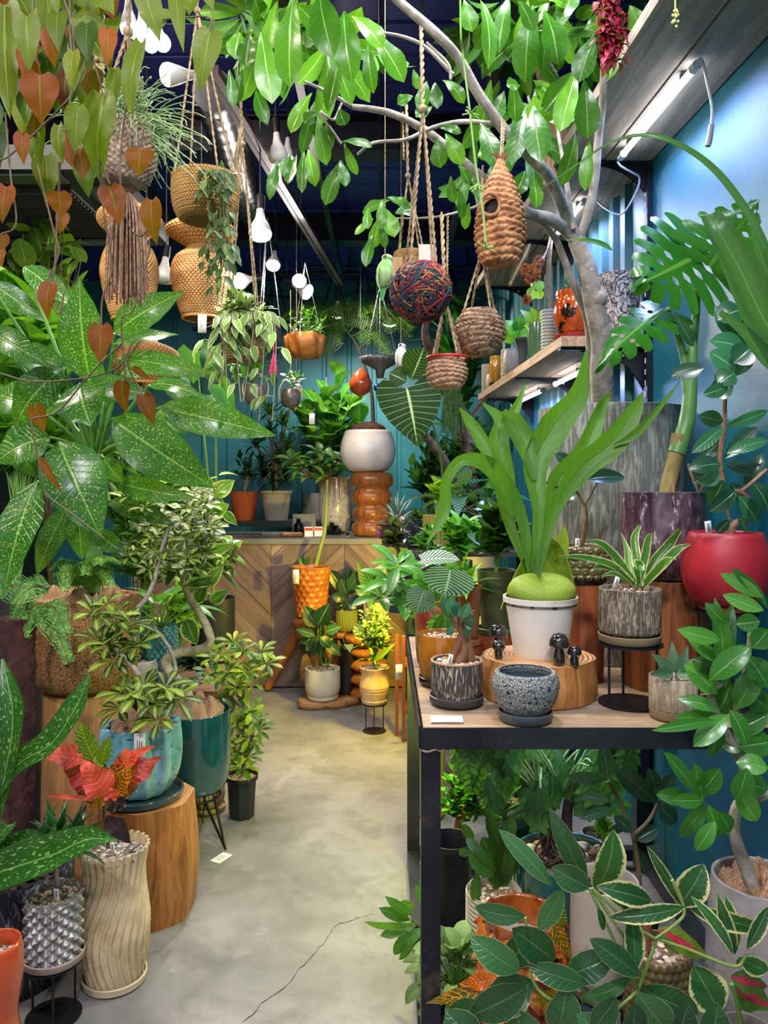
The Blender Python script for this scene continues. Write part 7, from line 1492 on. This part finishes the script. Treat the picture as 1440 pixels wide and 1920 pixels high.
def nest():
    Y = 1.98; X = (938-720)/F*Y; z0, z1 = zof(500, Y), zof(300, Y); H = z1-z0; R = 49/F*Y; r = thing('woven_bird_nest', 'pear-shaped braided straw bird nest with a round hole hung from the branch', 'bird nest', (X, Y, z0))
    pf = [(.5, 0), (.8, .06), (.97, .2), (1, .33), (.93, .5), (.76, .66), (.5, .82), (.25, .93), (.14, 1)]; PR['nest'] = pf; P_ = profile('nest', 110); tx = T_braid(18, 16, .17); mb = MB(); n = 140; rows = []
    for q, t in P_: rows.append([V((X+q*R*(1+tx(TAU*j/n, t))*cos(TAU*j/n), Y+q*R*(1+tx(TAU*j/n, t))*sin(TAU*j/n), z0+H*t)) for j in range(n)])
    b = len(mb.v); [mb.v.extend(w) for w in rows]; hc = V((X-.034, Y-.06, zof(400, Y)))
    for i in range(len(rows)-1):
        for j in range(n):
            q = (i*n+j, i*n+(j+1) % n, (i+1)*n+(j+1) % n, (i+1)*n+j); ce = sum((mb.v[k] for k in q), V())/4
            if (ce-hc).length < .027: continue
            mb.f.append(q); mb.uv.append(None); mb.mi.append(0)
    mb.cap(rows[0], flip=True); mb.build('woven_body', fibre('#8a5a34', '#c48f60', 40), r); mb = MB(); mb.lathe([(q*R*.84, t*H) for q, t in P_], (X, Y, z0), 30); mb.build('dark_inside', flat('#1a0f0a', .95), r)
    mb = MB(); mb.tube([hc+V((.024*cos(TAU*j/24), .004*cos(TAU*j/24*2), .028*sin(TAU*j/24))) for j in range(25)], .005, 6, smooth=False); mb.build('entrance_rim', fibre('#7a4a2a', '#b0805a'), r)
    mb = MB(); R_ = random.Random(1)
    for i in range(16): p = P(938+R_.uniform(-4, 4), 318, Y); mb.tube([p, P(938+R_.uniform(-8, 8), 300, Y), P(938+R_.uniform(-16, 16), R_.uniform(285, 296), Y)], .002, 4)
    mb.tube([P(934, 306, Y), P(943, 306, Y)], .006, 6); mb.build('tuft', flat('#7a3f24', .8), r); mb = MB(); rope(mb, P(939, 296, Y), P(942, 225, 2.1), .0032); rope(mb, P(941, 298, Y), P(946, 230, 2.1), .0032); mb.build('rope', jute, r)
nest()
r, c = hang('hanging_rope_pot', 'brown rope-wrapped pot with wooden tag behind the yarn ball', 770, 500, 2.3, 33, 26, 'soft', fibre('#7a5c30', '#a88648'), T_rings(14, .05), (.9, 2.4, 4.0, 5.5), (765, 330), (762, 195, 2.35), soil=.9, n=48, rows=60, rr=.003)
mb = MB(); mb.box(P(745, 505, 2.2), (.028, .003, .07)); q = mb.build('wooden_tag', flat('#a8824c', .6), r, smooth=False); mb = MB(); mb.box(P(800, 478, 2.2), (.045, .003, .06)); mb.build('paper_tag', flat('#c9bfae', .6), r, smooth=False)
# dangling loose ropes on branches
for k, (a, b, lab) in enumerate([((755, 210, 2.3), (757, 300, 2.3), 'short loose twine hanging off the branch left of the main rope'), ((905, 310, 2.3), (903, 385, 2.3), 'loose twine hanging from the branch left of the bird nest'), ((840, 400, 2.4), (838, 560, 2.3), 'long thin twine hanging from the lower branch between baskets')]):
    mb = MB(); rope(mb, P(*a), P(*b), .0035); tag(mb.build('twine', jute), lab, 'rope')
mb = MB(); st = MB(); st.tube([P(863, -560, 1.9), P(863, -20, 1.5), P(868, 100, 1.5), P(880, 200, 1.5), P(892, 310, 1.5), P(905, 390, 1.5), P(912, 465, 1.5)], .0022, 6)
for px, py in ((884, 212), (895, 345), (912, 465)):
    for i in range(7): R2 = random.Random(i+px); st.tube([P(px, py, 1.5), P(px, py, 1.5)+rand_dir(R2, -60, 40)*.018], .0016, 4)
tag(st.build('green_tendril', flat('#7fae4a', .5)), 'long thin green tendril with tiny buds dangling in front of the nest', 'vine')
st = MB(); st.tube([P(1266, -20, 1.4), P(1266, 40, 1.4)], .0016, 5); R2 = random.Random(3)
for i in range(14): p = P(1266, 22+R2.uniform(0, 26), 1.4); st.ball(p+rand_dir(R2, -60, 60)*.005, .0028, 6, 4)
tag(st.build('flower_catkin', flat('#c9d070', .6)), 'tiny yellow-green flower catkin dangling before the upper shelf', 'vine')
# birds, bird bath, bowls and metal pots further back
def bird(label, px, py, Y, L, body, beak, tail, tilt=.0):
    p = P(px, py, Y); r = thing('bird_ornament', label, 'ornament', tuple(p)); M = Matrix.Rotation(tilt, 3, 'Y'); mb = MB()
    rows = []; pr = [(.0, .5), (.1, .47), (.15, .4), (.13, .33), (.2, .2), (.23, .02), (.18, -.16), (.1, -.3), (.04, -.36)]
    pts = crom([V((q*L, 0, z*L)) for q, z in pr]); mb.lathe([(abs(a.x), a.z) for a in pts][::-1], p, 20, sy=.8, M=M); mb.build('body', body, r)
    mb = MB()
    for s in (-1, 1): leaf(mb, p+M @ V((s*.15*L, -.02, .15*L)), p+M @ V((s*.06*L, .01, -.45*L)), .22*L, (s, -.3, 0), 'ellip', .1, .2)
    mb.build('wing', body, r); mb = MB(); leaf(mb, p+M @ V((0, 0, -.28*L)), p+M @ V((.02*L, .0, -.75*L)), .16*L, (0, -1, 0), 'strap', 0, .1); mb.build('tail', tail, r)
    mb = MB(); mb.tube([p+M @ V((-.05*L, -.12*L, .42*L)), p+M @ V((-.1*L, -.2*L, .38*L)), p+M @ V((-.1*L, -.2*L, .32*L))], [.035*L, .025*L, .005*L], 8); mb.build('beak', beak, r)
    mb = MB(); mb.tube([p+V((0, 0, .5*L)), V((p.x, p.y, H0))], .0015, 5); mb.tube([p+V((-.12*L, 0, -.3*L)), p+V((.12*L, 0, -.3*L))], .005, 6); mb.build('perch_string', jute, r); return r
bird('green parrot ornament hanging left of the yarn ball', 722, 512, 2.6, .13, mottled('#4a9a34', '#a8c48a', 10, .7), flat('#8a7a6a'), flat('#2f8a34'), .15)
bird('white cockatoo ornament hanging in front of the birdbath', 752, 668, 3.8, .13, flat('#dcd8d2', .7), flat('#3a3a3c'), flat('#e0c83a'), .1)
bird('white and yellow bird ornament hanging among the round metal pots', 556, 740, 4.6, .13, flat('#d8d4ca', .7), flat('#3a3a3c'), flat('#d8c02a'), .1)
X, Y = (713-720)/F*4.6, 4.6; z = zof(690, Y); r = thing('hanging_birdbath', 'grey fluted metal birdbath dish on chains behind the white cockatoo', 'bird bath', (X, Y, z)); mb = MB(); mb.lathe([(0, -.06), (.02, -.06), (.03, -.01), (.1, .03), (.125, .06), (.118, .06), (.09, .035), (0, .01)], (X, Y, z), 72, lambda a, i: .05*abs(sin(a*12)) if 2 < i < 5 else 0); mb.build('dish', flat('#6f6a66', .4, .5), r)
for a in (.5, 2.6, 4.7): mb = MB(); rope(mb, V((X+.115*cos(a), Y+.115*sin(a), z+.06)), V((X, Y, z+.5)), .003, 0, 40); mb.build('chain', flat('#8a8680', .3, .8), r)
X, Y = (572-720)/F*4.0, 4.0; z = zof(672, Y); r = thing('hanging_wooden_bowl', 'rough orange-brown carved wooden bowl with holes hanging above the fig', 'hanging planter', (X, Y, z)); mb = MB(); mb.lathe([(0, 0), (.06, 0), (.09, .03), (.1, .07), (.105, .12), (.095, .12), (.085, .05), (0, .02)], (X, Y, z), 60, lambda a, i: .1*sin(a*3)+.07*sin(a*8+i)); mb.build('bowl', mottled('#8a4a1c', '#d0853c', 10, .35, .6, 20), r)
for a in (.3, 2.4, 4.5): mb = MB(); rope(mb, V((X+.09*cos(a), Y+.09*sin(a), z+.11)), V((X, Y, z+.5)), .002, 0, 40); mb.build('chain', flat('#a8a4a0', .3, .8), r)
lf = MB(); R = random.Random(2); st = MB(); bush(lf, st, V((X, Y, z+.05)), V((X, Y, z+.19)), (.15, .12, .08), 20, 8, .05, .01, 'lance', R, .001, droop=.4); fin(r, lf, M_BR, st)
def ball_pot(label, px, py, Y, rpx, col='#6a625a'):
    X = (px-720)/F*Y; R = rpx/F*Y; z = zof(py, Y); r = thing('hanging_metal_pot', label, 'hanging planter', (X, Y, z-R)); c = pot(r, 'round', X, Y, z-R, R, R*1.8, mottled(col, '#8a8078', 12, .35, .1, metal=.5), soil=.95, grav='soil')
    mb = MB(); mb.tube([V((X+R*1.15*cos(a), Y, z+R*1.4*sin(a)+R*.4)) for a in [TAU*j/32 for j in range(33)]], .004, 6, smooth=False); mb.tube([V((X, Y, z+R*1.8)), V((X, Y, z+.6))], .002, 5); mb.build('ring_hanger', flat('#c9b894', .6), r); return r, c
r, c = ball_pot('bronze ball pot in a ring hanger below the jute planter', 479, 737, 4.0, 21); lf = MB(); st = MB(); bush(lf, st, c, c+V((-.03, 0, .1)), (.14, .1, .1), 18, 6, .06, .03, 'ovate', random.Random(1), .0015); fin(r, lf, M_BR, st)
r, c = ball_pot('bronze ball pot in a ring hanger left of the fiddle leaf fig', 545, 745, 4.3, 19); lf = MB(); st = MB(); bush(lf, st, c, c+V((0, 0, .07)), (.08, .06, .06), 8, 5, .05, .02, 'ovate', random.Random(2), .0015); fin(r, lf, M_MID, st); hangtag(r, P(585, 775, 4.2), .03, .06)
X, Y = (508-720)/F*4.2, 4.2; z = zof(620, Y); r = thing('hanging_tin_pot', 'dull grey ribbed metal cylinder pot on chains behind the hoya', 'hanging planter', (X-.02, Y, z-.06)); pot(r, 'cyl', X-.02, Y, z-.06, .075, .13, flat('#6f6c6a', .35, .7), T_rings(9, .03), rows=60, soil=.9)
for a in (.3, 2.4, 4.5): mb = MB(); rope(mb, V((X-.02+.07*cos(a), Y+.07*sin(a), z+.07)), V((X-.02, Y, z+.62)), .003, 0, 40); mb.build('chain', flat('#a8a4a0', .3, .8), r)
mb = MB(); p = P(513, 658, 3.9); mb.tube([p+V((0, 0, .03)), p], .004, 6)
for i in range(40): R2 = random.Random(i); mb.tube([p, p+V((R2.uniform(-.022, .022), R2.uniform(-.02, .02), -R2.uniform(.1, .14)))], .0015, 4)
tag(mb.build('pink_tassel', flat('#d83a7a', .8)), 'bright pink hanging tassel by the grey trunk', 'tassel')
for a, b, c_, lab in [((672, 690), (680, 745), '#c8501f', 'orange-red glazed teardrop ornament behind the jacaranda stem'), ((702, 718), (712, 735), '#1c3a9a', 'small cobalt blue hanging pot behind the jacaranda stem')]:
    Y = 5.2; p = P((a[0]+b[0])/2, (a[1]+b[1])/2, Y); h = (b[1]-a[1])/F*Y; t = thing('hanging_ornament', lab, 'ornament', tuple(p)); mb = MB(); mb.lathe([(.001, -h/2), (h*.34, -h*.3), (h*.4, 0), (h*.25, h*.3), (.004, h/2)], p, 20); mb.build('body', flat(c_, .2, coat=1), t); mb = MB(); mb.tube([p+V((0, 0, h/2)), V((p.x, p.y, H0))], .0015, 5); mb.build('string', flat('#3a3a3c'), t)
# big veined heart leaf plant
r, c = plant('potted_gloriosum', 'plant with one huge dark heart leaf with white veins below the yarn ball', 800, 3.35, .785, 1040, 20, 'soft', flat('#2f2a28', .5), soil=.95, grav='soil')
lf = MB(); leaf(lf, P(763, 728, 2.9), P(783, 838, 2.86), 122/F*2.9, (.1, -1, .15), 'heart', .05, .1, nv=24, nu=8); st = MB(); stems(st, [[(800, 1040, 3.35), (830, 900, 3.2), (800, 760, 3.0), (763, 726, 2.9)]], 3, .005)
lf.build('giant_leaf', G('#0a2a0e', '#0d3411', 'veined', '#8fb87c', vein='#c8e0a0', rough=.5, spec=.12, tr=.1, var=.05, vw=.045), r)
mb = MB(); LL(mb, [(770, 712, 795, 652, 70, .03), (762, 716, 730, 700, 50, .02)], 2.9, 'ellip', k=0, jit=0); mb.build('giant_leaf', G('#0a2a0e', '#0d3411', 'veined', '#8fb87c', vein='#c8e0a0', rough=.5, spec=.12, tr=.1, var=.05, vw=.045), r); st.build('leaf_stalk', flat('#5a7a40'), r)
# driftwood trunk and climbing frame right of centre
mb = MB(); stems(mb, [[[(893, 1010, 4.6), (882, 900, 4.55), (870, 790, 4.5), (850, 750, 4.4), (835, 700, 4.4), (800, 640, 4.3), (800, 600, 4.3)], (.05, .02)], [[(870, 800, 4.5), (900, 760, 4.5), (915, 740, 4.5)], (.02, .01)], [[(848, 900, 4.2), (830, 860, 4.1), (800, 820, 4.0), (790, 800, 3.9)], (.03, .015)]], 4.5, n=10); tag(mb.build('driftwood', mottled('#3a2c20', '#6a543c', 20, .9, .8, 50)), 'gnarled dark driftwood trunk rising behind the hanging baskets', 'driftwood')
t = thing('hanging_moss_cascade', 'dark drooping mossy strands hanging beside the driftwood trunk', 'plant', tuple(P(850, 750, 4.3))); mb = MB(); R = random.Random(6)
for i in range(60): a = P(R.uniform(832, 862), R.uniform(700, 740), 4.3); mb.tube([a, a+V((R.uniform(-.02, .02), 0, -R.uniform(.1, .3)))], .004, 4)
mb.build('strands', mottled('#2a4a1c', '#4a6a2c', 40, .9), t)
# wall of foliage between the counter and the bench
for a in [('broad green leaves of a tall plant behind the coir ball', 'tall_philodendron', 860, 5.4, 0, 1000, 40, 'cyl', black, BR, (800, 560, 900, 700), G('#1f6a2c', '#3f8a34', vein='#8ac060'), (18, 6), .26, .12, 'ovate'),
          ('grey-green narrow-leaved dracaena crown behind the yarn ball', 'dracaena_tree', 815, 5.8, 0, 1000, 34, 'cyl', conc, 'ros', (720, 590, 830, 690), G('#5c7a4c', '#7f9a5c', rough=.4), 40, .4, .035, 'strap'),
          ('feathery green fern bush under the giant heart leaf', 'potted_fern', 800, 4.7, 0, 1010, 40, 'cyl', black, BR, (760, 830, 860, 930), M_DARK, (26, 7), .13, .06, 'ovate'),
          ('large dark variegated arrow-leaf plant behind the staghorn fern', 'alocasia_plant', 900, 4.65, 0, 1000, 34, 'cyl', conc, BR, (830, 780, 960, 960), G('#174a34', '#2a6a44', 'veined', '#8ab890', rough=.25), (16, 4), .24, .12, 'heart'),
          ('round-leaved green plant directly behind the staghorn fronds', 'potted_peperomia', 930, 2.62, .0, 1068, 36, 'taper', mottled('#3f4a2c', '#56603c', 10, .5, .2), BR, (890, 940, 980, 1050), G('#174a20', '#2f6a2c', vein='#6a9a50', rough=.2), (20, 6), .09, .065, 'round'),
          ('lime leaves rising from a copper-brown tapered pot behind the striped pot', 'potted_caladium', 872, 2.55, .0, 1098, 32, 'taper', mottled('#7a4a2c', '#a8734a', 6, .25, 0, coat=.6), 'ros', (840, 1000, 910, 1080), M_BR, 14, .15, .05, 'lance')]:
    kk = {}; z0 = a[4]
    if a[1] in ('potted_peperomia', 'potted_caladium'): z0 = BZ+(.05 if a[1] == 'potted_peperomia' else .03)
    if a[9] == 'ros': kk = dict(el=(-10, 80))
    b_ = list(a); b_[4] = z0
    if z0 > BZ: stump('reddish-brown low log block under the '+('olive green pot' if a[1] == 'potted_peperomia' else 'copper-brown pot'), (a[2]-720)/F*a[3], a[3], BZ, .068 if a[1] == 'potted_peperomia' else .055, z0-BZ-.001, n=30, c1='#6a3018', c2='#9a5028', sd=a[2])
    pk = dict(saucer=True) if z0 > BZ else {}
    QP(*b_, kw=kk, **pk)
lf = MB(); t = thing('potted_pachira', 'small money tree with bright palmate leaves beside the ladder stand', 'plant', (.2, 3.25, 0)); c = pot(t, 'cyl', .2, 3.25, 0, .06, .6, flat('#a8925c', .5), T_bark(30, .1, 5), n=60, rows=30); st = MB()
for a, b in ((735, 1090), (775, 1075), (760, 1130), (715, 1120), (790, 1120), (745, 1060)): whorl(lf, P(a, b, 3.05), (0, -.5, .8), 6, .15, .05, 'ellip', 80, nv=6); st.tube([c, P(765, 1160, 3.2), P(a, b, 3.05)], .004, 5)
fin(t, lf, G('#3f9a2c', '#74c03c', vein='#b8e080', tr=.35), st)
# ================================================================ FOREGROUND VINES, TOP LEFT
t = thing('hanging_micans_vine', 'heart-leaved vine with green, bronze and purple leaves cascading close to the camera, top left', 'hanging plant', (-.42, 1.12, 2.2))
pot(t, 'bowl', -.42, 1.12, 2.22, .12, .13, fibre('#6a5440', '#8f765a'), T_rings(8, .05), rows=40, soil=.9, grav='soil', n=48, name='basket')
for a in (.4, 2.5, 4.6): mb = MB(); rope(mb, V((-.42+.11*cos(a), 1.12+.11*sin(a), 2.34)), V((-.42, 1.12, 2.75)), .003, 0, 50); mb.build('rope', jute, t)
mb = MB(); rope(mb, V((-.42, 1.12, 2.75)), V((-.42, 1.12, H0)), .005, 0, 50); mb.build('rope', jute, t)
GR = [(10, 10, 20, 225, 90), (195, 180, 190, 345, 92), (395, 60, 375, 175, 55), (265, 80, 250, 225, 46), (150, 35, 205, 120, 70), (270, -20, 300, 80, 50), (330, -20, 345, 100, 34), (90, -10, 110, 110, 50), (50, 30, 55, 140, 50), (145, 200, 140, 290, 46), (110, 235, 120, 310, 36), (65, 220, 78, 310, 40), (290, 20, 295, 60, 60), (370, -20, 355, 30, 50), (20, -30, 60, 40, 60), (180, -20, 215, 30, 50), (140, -40, 170, 30, 60), (245, 120, 240, 215, 34), (65, 250, 60, 300, 30), (385, -20, 400, 20, 30)]
BRn = [(75, 140, 78, 235, 72), (265, 280, 262, 332, 58), (205, 350, 225, 425, 52), (285, 375, 295, 460, 46), (110, 360, 115, 410, 46), (95, 530, 90, 600, 40), (190, 610, 188, 682, 50), (230, 715, 238, 775, 38), (268, 740, 290, 800, 34), (65, 760, 85, 810, 36), (12, 350, 5, 420, 44), (0, 470, 5, 500, 30), (60, 80, 45, 150, 46), (150, 280, 155, 340, 40), (40, 250, 45, 310, 30), (5, 440, 0, 480, 30), (195, -20, 215, 40, 50), (120, 400, 112, 440, 26), (75, 860, 118, 925, 16), (250, 690, 285, 712, 14)]
R = random.Random(9)
for q in GR: mb = MB(); LL(mb, [q], 1.12, 'cord', R=R, jit=.1, nv=9, nu=3, k=.2, wave=.03); mb.k = int(q[0]); mb.build('green_leaf', G('#35581a', '#707c20', 'plain', vein='#7aa83c', rough=.45, spec=.2, tr=.3, var=.6), t)
for q in BRn: mb = MB(); LL(mb, [q], 1.12, 'cord', R=R, jit=.1, nv=9, nu=3, k=.2, wave=.03); mb.build('bronze_leaf', G('#5c1e0c', '#8a4c10', 'plain', vein='#6a8a2c', rough=.5, spec=.15, tr=.28, var=.7), t)
R = random.Random(23); g2 = MB(); b2 = MB()
for i in range(60):
    px, py = R.uniform(-20, 240)*R.uniform(.6, 1), R.uniform(-30, 330)*R.uniform(.4, 1); (LL)(g2 if R.random() < .7 else b2, [(px, py, px+R.uniform(-15, 15), py+R.uniform(60, 95), R.uniform(34, 52), R.uniform(-.1, .2))], 1.2, 'cord', R=R, nv=7)
g2.build('foliage', G('#35581a', '#707c20', 'plain', vein='#7aa83c', rough=.45, spec=.2, tr=.3, var=.6), t); b2.build('bronze_foliage', G('#5c1e0c', '#8a4c10', 'plain', vein='#6a8a2c', rough=.5, spec=.15, tr=.28, var=.7), t)
mb = MB(); stems(mb, [[(70, -60), (60, 60), (75, 140)], [(100, -60), (140, 90), (112, 320), (100, 520), (70, 560)], [(130, -60), (135, 100), (165, 90), (195, 182)], [(0, 300), (20, 290), (75, 240), (140, 170), (165, 100)], [(205, 345), (185, 300), (195, 400), (210, 500), (192, 560), (190, 612)], [(245, -40), (240, 150), (225, 320), (240, 420), (270, 440), (285, 380)], [(300, -50), (290, 30), (320, 35), (390, 32), (395, 60)], [(270, 240), (262, 284)], [(280, 450), (278, 480), (250, 580), (228, 600), (235, 700), (232, 716)], [(0, 700), (60, 715), (150, 710), (220, 690), (250, 640)], [(232, 640), (170, 700), (110, 770), (62, 785), (60, 800), (80, 900), (90, 930), (130, 960), (195, 1010)], [(95, 505), (90, 540), (110, 590), (120, 550)], [(10, 210), (20, 330), (30, 420), (0, 440)], [(70, 310), (100, 430), (110, 470), (95, 520)], [(262, 640), (240, 680), (268, 742)], [(400, 60), (398, 20), (380, -40)], [(110, 305), (112, 362)]], 1.13, .0014, 5); mb.build('vine', flat('#5a4a2c', .6), t)
# strap leaves arching in from the right, near the camera
t = thing('strap_leaf_plant', 'long arching strap leaves reaching in from the right close to the camera', 'hanging plant', (.78, 1.3, 1.6)); pot(t, 'soft', .86, 1.35, 1.42, .07, .13, flat('#3a3a3c', .5), soil=.93, grav='soil', n=32)
mb = MB(); mb.lathe([(0, -.004), (.08, -.004), (.08, 0), (0, 0)], (.86, 1.35, 1.42), 30)
mb.build('hanger_plate', flat('#26262a', .4), t)
for a in (.3, 2.4, 4.5): mb = MB(); mb.tube([(.86+.078*cos(a), 1.35+.078*sin(a), 1.418), (.86+.078*cos(a), 1.35+.078*sin(a), 1.6), (.86, 1.35, H0)], .0015, 5, smooth=False); mb.build('wire', flat('#26262a', .4), t)
for a, w in [([(1480, 640, 0), (1440, 480, -.05), (1390, 380, -.05), (1320, 300, -.05), (1230, 255, -.05), (1150, 265, -.02), (1080, 310, 0), (1000, 365, 0)], [16, 16, 15, 13, 10, 6, 4, 1]), ([(1520, 720, 0), (1440, 600, 0), (1390, 500, 0), (1350, 430, 0), (1330, 398, .02)], [80, 82, 66, 46, 34]), ([(1540, 760, 0), (1440, 670, 0), (1400, 625, 0), (1350, 585, 0)], [40, 34, 24, 12]), ([(1500, 700, .05), (1455, 550, .05), (1425, 460, .05), (1400, 380, .05)], [40, 40, 24, 2])]:
    mb = MB(); ribbon(a, 1.25, w, m=mb, nrm=(-.3, -1, .3)); mb.build('leaf', G('#2a5a2c', '#3c7a34', rough=.35, vein='#5a8a48'), t)
# ================================================================ LIGHT, CAMERA
def area(name, p, to, e, size, c='#ffffff', shape='DISK', sy=None):
    ld = bpy.data.lights.new(name, 'AREA'); ld.energy = e; ld.size = size; ld.shape = shape; ld.color = hexc(c)[:3]
    if sy: ld.size_y = sy
    o = bpy.data.objects.new(name, ld); COL.objects.link(o); o.location = p; o.rotation_euler = (V(to)-V(p)).to_track_quat('-Z', 'Y').to_euler(); return o
for i, (x, y, e, c, tx, ty, tz) in enumerate([(-1.2, -.5, 40, '#f6f0f6', -1.0, 2.6, .4), (.5, .2, 48, '#fbf6ff', .5, 2.0, .7), (-.25, -.9, 34, '#f0efff', -.2, 2.5, 1.0), (-2.4, 1.5, 46, '#fff0e0', -1.2, 3.3, .9), (-.1, 2.5, 24, '#fff6ee', -.2, 2.9, 0), (.25, 1.9, 26, '#f6f4ff', .4, 2.5, .8), (-1.0, 2.7, 30, '#fff0e4', -1.0, 3.2, .6)]):
    area('ceiling_fill', (x, y, 3.3), (tx, ty, tz), e, .22, c)  # added fill lights without fixtures, out of view, brightening the foreground
area('grow_lamp_light', (.12, 4.02, .98), (-.14, 4.5, .3), 20, .06, '#ffe03a')
area('grow_lamp_light', (.14, 2.55, .74), (-.25, 2.8, 0), 7, .08, '#e6ee5a')
w = bpy.data.worlds.new('daylight'); S.world = w; w.use_nodes = True
bg = w.node_tree.nodes['Background']; bg.inputs[0].default_value = hexc('#dfe4f4'); bg.inputs[1].default_value = .65
cd = bpy.data.cameras.new('camera'); cam = bpy.data.objects.new('camera', cd); COL.objects.link(cam)
cam.location = (0, 0, CAMH); cam.rotation_euler = (pi/2, 0, 0)
cd.sensor_fit = 'VERTICAL'; cd.sensor_height = 24; cd.lens = 24*F/1920; cd.shift_y = (HOR-960)/1920; cd.clip_start = .02; S.camera = cam
vs = S.view_settings; S.display_settings.display_device = 'sRGB'; vs.view_transform = 'Standard'; vs.look = 'None'; vs.gamma = 1; vs.exposure = .42; vs.use_curve_mapping = False
cy = S.cycles; cy.max_bounces = 7; cy.diffuse_bounces = 4; cy.glossy_bounces = 3; cy.transmission_bounces = 4; cy.transparent_max_bounces = 8; cy.sample_clamp_indirect = 6; cy.caustics_reflective = False; cy.caustics_refractive = False
for ob in list(bpy.data.objects):
    if '_loc' in ob: del ob['_loc']
